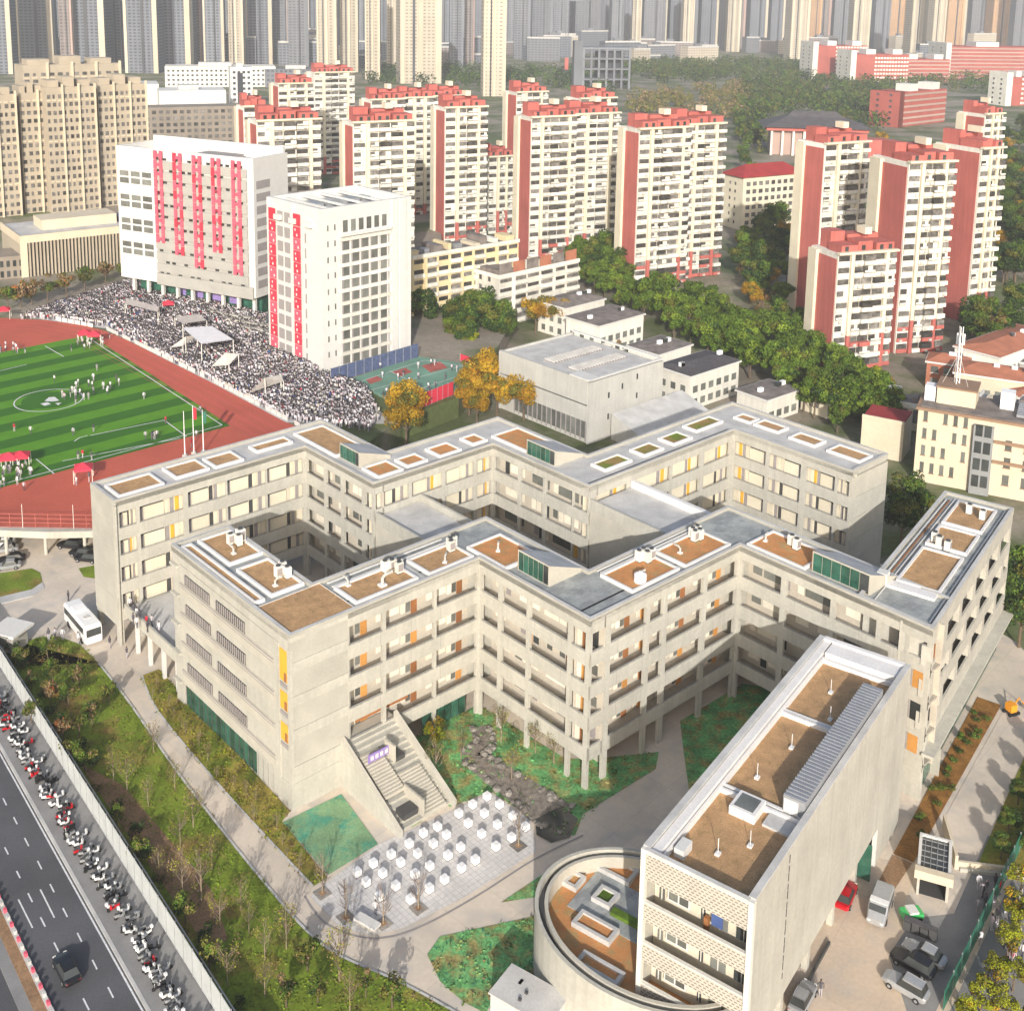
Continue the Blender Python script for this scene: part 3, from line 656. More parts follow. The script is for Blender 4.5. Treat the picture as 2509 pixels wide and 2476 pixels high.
# roof beds of the front block
for a0, a1, c0, c1, m in [(62.6, 67.2, 117.2, 125.2, 'soil'), (62.6, 67.0, 107.6, 115.6, 'soil'), (60.3, 61.7, 107.4, 125.0, 'soil'),
                          (69.0, 77.8, 100.0, 104.6, 'soil'), (79.3, 86.2, 99.8, 104.4, 'soil'),
                          (87.0, 92.6, 95.0, 102.2, 'soil_red'), (94.6, 103.0, 81.4, 86.6, 'soil_red'), (104.0, 112.8, 81.2, 86.4, 'soil_red'), (114.4, 120.0, 71.6, 80.0, 'soil_red')]:
    bed(front, OF, a0, a1, c0, c1, m=m)
bed(front, OF, 60.1, 68.4, 99.4, 106.6, w=0.06, h=0.25)
glass_shed(front, OF, 88.4, 93.8, 88.9, 94.3); glass_shed(front, OF, 115.2, 121.0, 63.2, 71.0)
for a in (66.8, 77.9): part(front, 'roof_walkway', 'roof_pale', a - OF[0], a + 0.9 - OF[0], 99.6 - OF[1], 104.8 - OF[1], 20.61, 20.68)
for c in (104.8, 105.8): part(front, 'roof_pipe', 'white', 69.0 - OF[0], 86.0 - OF[0], c - OF[1], c + 0.18 - OF[1], 20.8, 20.95)
for c in (86.8, 87.4): part(front, 'roof_pipe', 'white', 95 - OF[0], 112 - OF[0], c - OF[1], c + 0.18 - OF[1], 20.8, 20.95)
# ---- rear zigzag block
OB = (105.0, 125.0)
rear = thing('school_building', 'rear zigzag school building in pale concrete with paler planted roof beds and two link halls', 'school building', AC(*OB), TS)
rg = random.Random(8)
cores = [(60.5, 97.0, 143.8, 150.0), (91.2, 97.0, 126.5, 149.9), (91.25, 119.4, 126.45, 132.8), (113.6, 119.4, 106.3, 132.7), (113.65, 153.0, 106.25, 112.6), (146.2, 154.6, 83.9, 112.5)]
for i, (a0, a1, c0, c1) in enumerate(cores): roof_block(rear, OB, a0 + 0.01 * i, a1 - 0.01 * i, c0 + 0.01 * i, c1 - 0.01 * i, z1=20.5)
rim(rear, OB, [(59.4, 150.2), (59.4, 142.5), (89.2, 142.5), (89.2, 125.0), (111.6, 125.0), (111.6, 104.8), (144.8, 104.8), (144.8, 83.6), (154.8, 83.6), (154.8, 112.8), (119.6, 112.8), (119.6, 133.0), (97.2, 133.0), (97.2, 150.2)], roofm='roof_pale')
part(rear, 'end_wall', 'concrete', 59.42 - OB[0], 60.1 - OB[0], 142.72 - OB[1], 150.15 - OB[1], 2.6, 20.45)
for k in range(5): part(rear, 'joint_strip', 'concrete_rough', 59.38 - OB[0], 59.42 - OB[0], 142.9 - OB[1], 150.0 - OB[1], 3.2 + 3.5 * k, 6.55 + 3.5 * k)
part(rear, 'end_pier', 'concrete', 59.5 - OB[0], 60.2 - OB[0], 142.7 - OB[1], 143.6 - OB[1], 0, 2.6); part(rear, 'end_pier', 'concrete', 59.5 - OB[0], 60.2 - OB[0], 149.2 - OB[1], 150.1 - OB[1], 0, 2.6)
part(rear, 'stair_flank', 'concrete', 59.3 - OB[0], 59.6 - OB[0], 142.2 - OB[1], 142.6 - OB[1], 0, 20.3)
wg = Wing(rear, OB, 'c', 142.5)
corridor_face(wg, 59.7, 89.4, [(60.2, 62.4), (63.1, 69.3), (70.2, 75.9), (76.3, 82.4), (82.8, 88.7)], 1.0, rg, 'flush')
corridor_face(Wing(rear, OB, 'a', 89.2), 125.0, 142.5, [(125.6, 127.0), (128.0, 132.3), (133.3, 136.9), (137.7, 142.1)], 1.6, rg, 'gallery', ext=(0, -0.2))
corridor_face(Wing(rear, OB, 'c', 125.0), 89.42, 111.8, [(89.7, 95.4), (96.2, 101.6), (102.4, 107.7), (108.5, 111.3)], 1.1, rg, 'flush')
corridor_face(Wing(rear, OB, 'a', 111.6), 104.8, 125.0, [(105.2, 107.8), (108.2, 113.4), (114.2, 118.8), (119.6, 124.7)], 1.6, rg, 'gallery', ext=(0, -0.2))
corridor_face(Wing(rear, OB, 'c', 104.8), 111.82, 144.9, [(113.0, 119.5), (121.4, 129.3), (130.0, 136.4), (137.6, 143.8)], 1.1, rg, 'flush')
corridor_face(Wing(rear, OB, 'a', 144.8), 83.6, 104.8, [(83.9, 85.9), (86.5, 91.2), (92.4, 98.0), (98.8, 104.5)], 1.0, rg, 'flush', ext=(0.0, -0.2))
for k in range(6): part(rear, 'concrete_panel', 'concrete_warm' if k % 2 else 'concrete', 144.82 - OB[0], 154.75 - OB[0], 83.58 - OB[1], 84.0 - OB[1], 3.3 * k + 0.02, min(3.3 * k + 3.27, 20.7))
for a0, a1, c0, c1, m in [(60.6, 67.2, 143.6, 148.2, 'soil'), (69.2, 74.4, 144.2, 148.6, 'soil'), (75.2, 79.8, 144.0, 148.0, 'soil'), (82.6, 88.8, 145.2, 147.8, 'soil'),
                          (90.6, 96.0, 136.4, 148.0, 'soil'), (91.0, 95.4, 126.2, 130.4, 'soil_red'), (96.4, 100.2, 126.6, 129.8, 'soil_red'), (102.3, 106.5, 126.4, 130.1, 'soil_red'), (109.0, 112.0, 126.8, 130.0, 'soil_red'),
                          (113.4, 119.0, 119.6, 127.6, 'soil_red'), (117.4, 123.2, 107.1, 110.1, 'soil_green'), (125.8, 130.3, 107.0, 110.1, 'soil_green'), (132.6, 137.1, 107.0, 110.3, 'soil_green'), (139.6, 146.4, 108.2, 111.2, 'soil_green'),
                          (149.2, 151.8, 105.0, 108.4, 'soil'), (149.2, 152.2, 99.6, 104.4, 'soil'), (148.8, 152.0, 92.6, 97.4, 'soil'), (148.8, 152.4, 84.8, 90.6, 'soil')]:
    bed(rear, OB, a0, a1, c0, c1, m=m)
glass_shed(rear, OB, 91.2, 96.8, 131.2, 136.2, h=2.3); glass_shed(rear, OB, 113.2, 119.0, 113.2, 119.3, h=2.4)
# link halls between the two zigzags
part(rear, 'link_hall', 'concrete_warm', 89.6 - OB[0], 97.5 - OB[0], 107.2 - OB[1], 124.95 - OB[1], 0.0, 15.8)
part(rear, 'link_roof', 'roof_pale', 89.8 - OB[0], 97.3 - OB[0], 107.4 - OB[1], 124.8 - OB[1], 15.8, 15.9)
part(rear, 'link_parapet', 'concrete', 89.45 - OB[0], 89.75 - OB[0], 107.2 - OB[1], 124.7 - OB[1], 14.9, 16.6); part(rear, 'link_parapet', 'concrete', 97.4 - OB[0], 97.8 - OB[0], 107.2 - OB[1], 124.9 - OB[1], 14.9, 16.9)
part(rear, 'link_hall', 'concrete_warm', 111.9 - OB[0], 120.3 - OB[0], 88.5 - OB[1], 104.7 - OB[1], 0.0, 18.2)
part(rear, 'link_roof', 'roof_pale', 112.1 - OB[0], 120.2 - OB[0], 88.7 - OB[1], 104.6 - OB[1], 18.2, 18.3)
part(rear, 'link_parapet', 'concrete', 111.75 - OB[0], 112.05 - OB[0], 88.5 - OB[1], 104.9 - OB[1], 17.4, 19.0); part(rear, 'link_parapet', 'curb_white', 120.3 - OB[0], 121.0 - OB[0], 88.6 - OB[1], 104.7 - OB[1], 17.4, 19.3)
# gallery bridges round the left courtyard and the raised terrace with its columns
part(rear, 'courtyard_gallery', 'concrete', 68.2 - OB[0], 70.4 - OB[0], 107.4 - OB[1], 142.0 - OB[1], 8.6, 9.2); part(rear, 'gallery_parapet', 'concrete', 70.4 - OB[0], 70.6 - OB[0], 107.4 - OB[1], 142.0 - OB[1], 7.6, 10.0)
part(rear, 'courtyard_gallery', 'concrete', 68.2 - OB[0], 70.4 - OB[0], 107.4 - OB[1], 142.0 - OB[1], 4.7, 5.3); part(rear, 'gallery_parapet', 'concrete', 70.4 - OB[0], 70.6 - OB[0], 107.4 - OB[1], 142.0 - OB[1], 3.7, 6.1)
terr = thing('terrace_bridge', 'raised grey terrace bridge on thin white columns at the left courtyard mouth', 'terrace', AC(64, 134), TS)
part(terr, 'deck', 'roof_pale', -3.6, 4.0, -7.4, 8.2, 4.75, 5.25); part(terr, 'edge_beam', 'concrete', -3.9, -3.6, -7.4, 8.2, 4.4, 6.0)
for c in (-6.5, -2.6, 1.4, 5.2):
    for a in (-3.5, 3.3): part(terr, 'column', 'white', a - 0.22, a + 0.22, c - 0.22, c + 0.22, 0, 4.7)
part(terr, 'stair_flight', 'concrete_warm', 0.5, 2.6, 2.0, 7.8, 0, 3.6)
# ---- right wing
OR = (141.0, 33.5)
rw = thing('school_building', 'long right hand school wing with staggered dark window slots and three planted roof beds', 'school building', FR(*OR), TN)
def RB(name, m, p0, p1, r0, r1, z0, z1): return part(rw, name, m, p0 - OR[0], p1 - OR[0], r0 - OR[1], r1 - OR[1], z0, z1)
RB('wall_core', 'concrete', 126.0, 160.2, 30.3, 38.0, 0.0, 20.45)
RB('wall_core', 'concrete', 123.2, 126.0, 30.31, 33.0, 0.0, 20.4)
rim(rw, OR, [(122.7, 29.2), (160.4, 29.2), (160.4, 38.4), (124.7, 38.4)], z=20.63)
for z0, z1 in ((13.3, 15.4), (9.4, 11.6), (5.5, 7.6)):
    part(front, 'window', 'door_orange' if z0 != 9.4 else 'glass_dark', 113.40 - OF[0], 113.445 - OF[0], 55.1 - OF[1], 56.3 - OF[1], z0, z1); part(front, 'window', 'panel_grey', 113.42 - OF[0], 113.445 - OF[0], 56.4 - OF[1], 56.8 - OF[1], z0, z1)
rows = [(16.35, 18.7), (12.5, 14.6), (8.6, 10.7)]
part(front, 'wall_panel', 'concrete', 113.45 - OF[0], 113.9 - OF[0], 54.42 - OF[1], 57.4 - OF[1], 0, 16.98)
RB('roof_band', 'concrete', 122.6, 160.3, 29.25, 29.55, 18.7, 20.7)
zs_ = [16.35, 14.6, 12.5, 10.7, 8.6]
RB('parapet_band', 'concrete', 122.5, 160.3, 29.25, 29.5, 14.6, 16.35); RB('parapet_band', 'concrete', 122.5, 160.3, 29.25, 29.5, 10.7, 12.5); RB('parapet_band', 'concrete', 122.5, 160.3, 29.25, 29.5, 6.2, 8.6)
for ri, (z0, z1) in enumerate(rows):
    off = (0.0, 3.1, 0.4)[ri]
    p = 121.95
    RB('pier', 'concrete', 122.5, 122.9, 29.27, 30.3, z0, z1)
    k = 0
    while p < 160:
        s = 122.9 + off + 6.3 * k
        if s > 158: break
        e = min(s + 5.0, 160.0)
        win = RB('window', 'glass_dark' if (k + ri) % 3 else 'glass_grey', s, e, 29.95, 30.25, z0, z1)
        part(win, 'window_frame', 'frame_white', -0.05, 0.05, -0.22, -0.16, 0, z1 - z0)
        RB('pier', 'concrete', e, min(s + 6.3, 160.25), 29.28, 30.3, z0, z1)
        p = e; k += 1
    if off: RB('pier', 'concrete', 122.95, 122.9 + off, 29.29, 30.3, z0, z1)
for k in range(17): RB('glass_pane', 'glass_green', 122.5 + k * 2.2, 124.55 + k * 2.2, 29.6, 29.7, 0.2, 6.1)
RB('entrance_canopy', 'concrete', 122.0, 160.0, 27.9, 29.24, 5.85, 6.2)
for p0, p1, r0, r1 in [(150.2, 158.4, 30.9, 36.0), (142.8, 149.2, 30.9, 36.0), (131.0, 141.6, 30.9, 36.0)]: bed(rw, OR, p0, p1, r0, r1, m='soil')
RB('roof_pipe', 'door_wood', 130, 158, 37.0, 37.15, 20.75, 20.9); RB('roof_pipe', 'white', 128, 158, 37.4, 37.55, 20.75, 20.9); RB('roof_pipe', 'grey_metal', 124, 159, 29.95, 30.1, 20.75, 20.9); RB('roof_pipe', 'white', 124, 159, 36.5, 36.62, 20.75, 20.85)
RB('roof_slab', 'curb_white', 129.2, 130.7, 31.0, 37.4, 20.61, 20.95); RB('vent_box', 'white', 129.3, 130.5, 36.6, 37.8, 20.95, 22.1)
# ---- near block
ON = (97.0, 35.0)
near = thing('school_building', 'tall near block with perforated screen front and long brown planted roof', 'school building', FR(*ON), TN)
def NB(name, m, p0, p1, r0, r1, z0, z1, label=None): return part(near, name, m, p0 - ON[0], p1 - ON[0], r0 - ON[1], r1 - ON[1], z0, z1, label)
mbx = MB(); mbx.prism([(76.75 - ON[0], 0), (110 - ON[0], 0), (110 - ON[0], 1), (76.75 - ON[0], 1)], 0, 1, 'concrete')
# the block is lifted: its long wall ends 4.4 m above the yard and comes down only at the far end
NB('side_wall', 'concrete', 76.75, 117.3, 29.9, 30.35, 4.4, 18.9)
NB('side_wall', 'concrete', 109.6, 117.3, 29.93, 30.34, 0, 4.39)
for k in range(1, 9): NB('wall_joint', 'concrete_rough', 76.75 + 4.5 * k, 76.81 + 4.5 * k, 29.892, 29.9, 4.5, 18.8)
NB('wall_core', 'concrete', 78.6, 117.2, 30.36, 39.5, 4.4, 17.55)
NB('soffit', 'concrete_warm', 76.8, 109.6, 30.4, 39.5, 4.25, 4.39)
NB('far_wall', 'concrete', 116.9, 117.25, 30.38, 39.6, 0, 18.8)
NB('left_wall', 'concrete', 76.76, 117.28, 39.55, 39.9, 0, 18.85)
for k in range(7): NB('glass_pane', 'glass_green', 107.0, 107.1, 29.6 + k * 1.4, 30.9 + k * 1.4, 0.1, 4.2)
for k in range(5):
    for r in (31.0, 38.8): NB('column', 'concrete', 80 + 6.4 * k, 80.6 + 6.4 * k, r - 0.3, r + 0.3, 0, 4.24)
NB('pier', 'white', 109.3, 109.58, 29.86, 30.3, 0, 4.38)
NB('plinth_line', 'frame_dark', 76.8, 97.0, 30.0, 30.2, 0.0, 0.35)
for k in range(14): NB('wall_slot', 'frame_dark', 84.0, 84.14, 29.87, 29.9, 6.4 + 0.86 * k, 6.95 + 0.86 * k + 0.2 * (k % 2))
for k in range(4):
    z0 = 16.2 - 3.9 * k
    NB('perforated_screen', 'perforated', 76.7, 76.95, 30.36, 39.5, z0 if k == 0 else z0 - 0.05, 18.6 if k == 0 else z0 + 1.7)
    NB('screen_cap', 'frame_white', 76.66, 77.0, 30.36, 39.5, (18.6 if k == 0 else z0 + 1.7) + 0.003, (18.72 if k == 0 else z0 + 1.8))
    NB('balcony_slab', 'roof_pale', 76.95, 78.6, 30.36, 39.5, z0 - 0.2, z0 + 0.1)
    if k < 3 or True:
        zz0 = z0 - 3.8 + 1.6 if k < 4 else 0
        lo, hi = z0 - 2.2, z0 - 0.2
        for r0, r1, m in [(39.0, 38.5, 'glass_grey'), (35.1, 34.75, 'frame_dark'), (34.05, 32.7, 'glass_grey'), (31.95, 30.6, 'glass_dark')]:
            ww = NB('window', m, 78.48, 78.58, r0, r1, lo - 0.6, hi - 0.1)
            part(ww, 'mullion', 'frame_white', -0.09, -0.05, -0.04, 0.04, 0, hi - lo + 0.5)
        fr_ = NB('niche_frame', 'white', 78.2, 78.55, 36.0, 38.1, lo - 0.1, hi - 0.25)
        part(fr_, 'niche_window', 'glass_grey', -0.22, -0.178, 0.08, 0.9, 0.2, 1.4); part(fr_, 'niche_window', 'glass_grey', -0.22, -0.178, -0.9, -0.08, 0.2, 1.4)
        if k == 0: NB('hanging_cloth', 'cloth_blue', 78.1, 78.15, 34.0, 33.0, lo - 0.2, hi - 0.5); NB('locker', 'door_wood', 77.9, 78.3, 34.6, 34.2, lo - 0.8, lo + 0.3)
        NB('back_wall', 'plaster', 78.585, 78.62, 30.4, 39.5, z0 - 3.8, z0 - 0.2)
NB('corner_fin', 'frame_white', 76.6, 77.1, 39.5, 39.93, -0.5, 18.95); NB('corner_fin', 'frame_white', 76.6, 77.1, 29.85, 30.3, -0.5, 18.95)
NB('roof_deck', 'roof_grey', 77.0, 116.9, 30.4, 39.5, 17.56, 17.7)
NB('roof_edge', 'roof_pale', 77.05, 117.2, 29.9, 30.5, 18.9, 19.05); NB('roof_edge', 'roof_pale', 77.05, 117.2, 39.3, 39.95, 18.85, 19.02); NB('roof_edge', 'roof_pale', 76.62, 77.04, 30.32, 39.48, 18.73, 19.0); NB('roof_edge', 'curb_white', 116.7, 117.3, 30.5, 39.3, 18.8, 19.04)
NB('roof_ledge', 'curb_white', 114.4, 116.68, 30.52, 38.3, 17.71, 18.82)
NB('roof_ledge', 'curb_white', 77.1, 116.7, 38.5, 39.28, 17.71, 18.8)
for p0, p1, m in [(77.02, 88.2, 'soil'), (89.2, 102.3, 'soil'), (103.2, 113.8, 'soil')]:
    NB('soil_bed', m, p0, p1, 30.4, 38.2, 17.71, 17.85)
    NB('bed_kerb', 'curb_white', p1, p1 + 0.3, 30.6, 38.2, 17.71, 18.3)
    if p0 > 80: NB('bed_kerb', 'curb_white', p0 - 0.3, p0, 30.6, 38.2, 17.71, 18.2)
NB('bed_kerb', 'curb_white', 77.0, 114.0, 38.2, 38.4, 17.71, 18.5); NB('roof_gutter', 'frame_dark', 77.1, 116.7, 38.4, 38.5, 17.71, 18.3)
shed = NB('solar_shed', 'steel_roof', 89.0, 110.0, 30.6, 32.6, 17.72, 19.7)
for k in range(40): part(shed, 'roof_rib', 'steel_roof', -10.4 + k * 0.52, -10.25 + k * 0.52, -1.02, 1.02, 1.981, 2.04)
NB('shed_door', 'white', 88.9, 88.98, 31.2, 32.5, 17.9, 19.5); NB('shed_floor', 'roof_pale', 86.4, 88.9, 30.6, 33.4, 17.86, 18.1)
sk = NB('skylight', 'curb_white', 86.1, 88.6, 34.0, 36.4, 17.86, 18.7); part(sk, 'glass_pane', 'glass_grey', -0.95, 0.95, -0.9, 0.9, 0.841, 0.87)
for p, r in [(81.0, 35.0), (83.5, 33.2), (98.0, 35.4), (109.0, 35.6), (104.5, 34.0), (92, 36.3)]:
    t = MB(); t.tube([(p - ON[0], r - ON[1], 17.85), (p - ON[0], r - ON[1], 19.4)], 0.035, 'curb_white', 6); t.box(p - ON[0] - 0.25, p - ON[0] + 0.25, r - ON[1] - 0.2, r - ON[1] + 0.2, 17.85, 18.05, 'curb_white'); t.build('vent_pipe', near)
NB('vent_box', 'white', 78.6, 80.2, 37.0, 37.9, 17.86, 18.7)
# ---- oval building
OO = (82.3, 41.7)
oval = thing('oval_building', 'low oval concrete building with a garden roof tucked against the near block', 'building', FR(*OO), TN)
def ell(sa, n=56): return [(sa[0] * math.cos(2 * math.pi * k / n), sa[1] * math.sin(2 * math.pi * k / n)) for k in range(n)]
def ring(name, A, B, z0, z1, m):
    mbx = MB(); n = len(A)
    for k in range(n):
        j = (k + 1) % n
        mbx.face([(*A[k], z0), (*A[j], z0), (*A[j], z1), (*A[k], z1)], m); mbx.face([(*B[j], z0), (*B[k], z0), (*B[k], z1), (*B[j], z1)], m); mbx.face([(*A[k], z1), (*A[j], z1), (*B[j], z1), (*B[k], z1)], m)
    mbx.build(name, oval)
ring('outer_wall', ell((8.6, 11.1)), ell((8.25, 10.75)), 0, 6.6, 'concrete'); ring('gutter', ell((8.24, 10.74)), ell((7.7, 10.2)), 5.5, 5.9, 'frame_dark'); ring('inner_rim', ell((7.69, 10.19)), ell((7.35, 9.85)), 4.5, 6.5, 'concrete_warm')
mbx = MB(); mbx.prism(ell((7.34, 9.84)), 0.5, 5.0, 'concrete', 'soil_red'); mbx.build('garden_roof', oval)
def OB_(name, m, p0, p1, r0, r1, z0, z1): return part(oval, name, m, p0 - OO[0], p1 - OO[0], r0 - OO[1], r1 - OO[1], z0, z1)
OB_('roof_paving', 'roof_grey', 81.2, 86.6, 41.0, 49.8, 5.0, 5.06)
for p0, p1, r0, r1, m in [(86.6, 88.7, 46.3, 50.0, 'soil_red'), (83.0, 84.9, 50.0, 51.5, 'soil_red'), (83.0, 85.0, 46.3, 48.3, 'leaf_green'), (79.4, 81.3, 44.2, 48.2, 'soil_red'), (75.9, 77.5, 41.4, 45.6, 'soil_red')]:
    p0, p1, r0, r1 = p0 - OO[0], p1 - OO[0], r0 - OO[1], r1 - OO[1]; k = MB()
    k.box(p0, p1, r0, r0 + 0.35, 5.01, 5.5, 'roof_pale'); k.box(p0, p1, r1 - 0.35, r1, 5.01, 5.5, 'roof_pale'); k.box(p0, p0 + 0.35, r0 + 0.35, r1 - 0.35, 5.01, 5.5, 'roof_pale'); k.box(p1 - 0.35, p1, r0 + 0.35, r1 - 0.35, 5.01, 5.5, 'roof_pale')
    f = k.build('roof_planter', oval); part(oval, 'planter_soil', m, p0 + 0.35, p1 - 0.35, r0 + 0.35, r1 - 0.35, 5.01, 5.3)
OB_('hedge_strip', 'leaf_green', 82.6, 83.4, 41.5, 46.0, 5.06, 5.4)
# ---- grand outdoor stair
OS = (70.0, 94.0)
st = thing('outdoor_stair', 'broad concrete outdoor stair with seating steps and a purple banner', 'stair', AC(*OS), TS)
def SB(name, m, a0, a1, c0, c1, z0, z1): return part(st, name, m, a0 - OS[0], a1 - OS[0], c0 - OS[1], c1 - OS[1], z0, z1)
for k in range(15):
    c0 = 88.6 + k * 0.70; SB('seating_step', 'concrete', 66.6, 73.4, c0, c0 + 0.70, 0, 0.33 * (k + 1))
for s, m in ((66.0, 1), (73.4, 2)):
    w = MB(); q = [(s - OS[0], 88.0 - OS[1]), (s + 0.5 - OS[0], 88.0 - OS[1]), (s + 0.5 - OS[0], 99.0 - OS[1]), (s - OS[0], 99.0 - OS[1])]; w.prism(q, -0.1, [0.7, 0.7, 6.1, 6.1], 'concrete', 'concrete_warm'); w.build('flank_wall', st)
for k in range(14): SB('stair_tread', 'concrete_warm', 69.9, 72.8, 88.5 + k * 0.36, 88.86 + k * 0.36, 0.33 + 0.165 * k, 0.52 + 0.165 * (k + 1))
for k in range(14): SB('stair_tread', 'concrete_warm', 67.0, 69.6, 91.8 + k * 0.36, 92.16 + k * 0.36, 1.9 + 0.165 * k, 2.1 + 0.165 * (k + 1))
SB('stair_void', 'frame_dark', 67.3, 69.2, 88.9, 90.4, 0.9, 1.5)
for a0, c0, c1, z in ((69.45, 88.4, 91.8, 0.6), (70.2, 94.6, 96.4, 3.4)): SB('round_wall', 'concrete_warm', a0, a0 + 0.25, c0, c1, z, z + 2.0)
SB('stair_void', 'frame_dark', 70.5, 71.8, 94.7, 96.2, 3.2, 3.75)
SB('banner', 'purple', 67.4, 70.3, 95.6, 95.7, 4.0, 5.0)
for k in range(4): SB('banner_character', 'white', 67.7 + k * 0.65, 68.1 + k * 0.65, 95.55, 95.59, 4.25, 4.75)
SB('landing', 'concrete_warm', 66.2, 73.8, 99.1, 101.0, 4.6, 5.1)
sheet('stair_green_gap', [AC(68.0, 88.5), AC(69.4, 88.5), AC(69.4, 89.4), AC(68.0, 89.4)], 0.06, 'net_green')
# ---- roof machines: white heat pump units
pump = thing('heat_pump', 'pale outdoor heat pump unit standing on a planted roof bed', 'air conditioner', (0, 0, 0), TS, 'heat pump units on the school roofs')
part(pump, 'casing', 'tower_white', -0.5, 0.5, -0.4, 0.4, 0.12, 1.75); part(pump, 'base_frame', 'frame_dark', -0.5, 0.5, -0.4, 0.4, 0, 0.12)
k = MB(); k.tube([(0, 0, 1.75), (0, 0, 1.9)], 0.33, 'frame_dark', 10); k.build('fan_ring', pump); part(pump, 'grille', 'panel_grey', -0.42, 0.42, -0.43, -0.402, 0.4, 1.5)
spots = [(66.6, 121.6), (66.0, 121.0), (65.4, 121.9), (66.5, 111.6), (65.6, 111.0), (66.3, 110.2), (76.6, 103.6), (77.3, 103.2), (76.9, 102.6), (75.8, 103.9), (85.4, 103.4), (86.0, 103.6), (85.0, 102.8), (100.8, 86.0), (101.6, 86.0), (101.4, 85.2), (102.3, 85.3), (110.6, 85.6), (111.5, 85.6), (111.0, 84.8), (110.2, 84.9), (118.6, 76.2), (118.2, 75.2)]
for i, (a, c) in enumerate(spots):
    if i == 0: pump.location = AC(a, c, 20.8)
    else: copy_thing(pump, AC(a, c, 20.8), TS + R(90) * (i % 2), scale=(0.85, 0.85, 0.8))
for p, r in [(144.2, 35.2), (143.3, 34.4), (142.7, 33.2), (155.4, 33.8), (154.6, 31.9)]: copy_thing(pump, FR(p, r, 20.8), TN, scale=(0.9, 0.9, 0.75))
duct = thing('roof_duct', 'white bent duct beside the heat pumps on a planted roof bed', 'duct', (0, 0, 0), TS, 'white ducts on the school roofs')
k = MB(); k.tube([(0, 0, 0), (0, 0, 1.0), (0.5, 0, 1.3), (1.4, 0, 1.3)], 0.20, 'concrete_grey', 8); k.build('pipe', duct); part(duct, 'plinth', 'curb_white', -0.4, 0.4, -0.4, 0.4, 0, 0.25)
for i, (a, c, r_) in enumerate([(73.6, 101.4, 0), (70.6, 104.0, 90), (82.6, 101.0, 40), (97.6, 83.0, 0), (106.2, 84.0, 90), (117.0, 79.0, 20), (64.4, 119.4, 90), (64.2, 109.4, 0), (89.4, 99.0, 45)]):
    if i == 0: duct.location = AC(a, c, 20.8)
    else: copy_thing(duct, AC(a, c, 20.8), TS + R(r_), scale=0.65)
tk = thing('water_tank', 'round white tank cap on the red soil bed over the middle gallery', 'tank', AC(97.2, 82.6, 20.8)); k = MB(); k.tube([(0, 0, 0), (0, 0, 0.9), (0, 0, 1.15)], [0.75, 0.75, 0.3], 'white_bright', 16); k.build('drum', tk); k = MB(); k.tube([(0, 0, 1.15), (0, 0, 1.3)], 0.2, 'frame_white', 8); k.build('lid', tk)
# ================================================================== TOWN BUILDINGS
def grid(root, face, fixed, t0, t1, n, zs, h, w, m, name='window', d=0.06, skip=None, frame=None):
    """rows of windows on a face whose outward side is -x ('x') or -y ('y')"""
    st_ = (t1 - t0) / n
    for ri, z in enumerate(zs):
        for k in range(n):
            if skip and skip(ri, k): continue
            c = t0 + (k + 0.5) * st_
            if face == 'y': part(root, name, m, c - w / 2, c + w / 2, fixed - d, fixed - 0.004, z, z + h)
            else: part(root, name, m, fixed - d, fixed - 0.004, c - w / 2, c + w / 2, z, z + h)
            if frame:
                if face == 'y': part(root, 'sill', frame, c - w / 2 - 0.1, c + w / 2 + 0.1, fixed - 0.16, fixed - 0.003, z - 0.16, z - 0.01)
                else: part(root, 'sill', frame, fixed - 0.16, fixed - 0.003, c - w / 2 - 0.1, c + w / 2 + 0.1, z - 0.16, z - 0.01)
def fl(n, z0, dz): return [z0 + dz * k for k in range(n)]

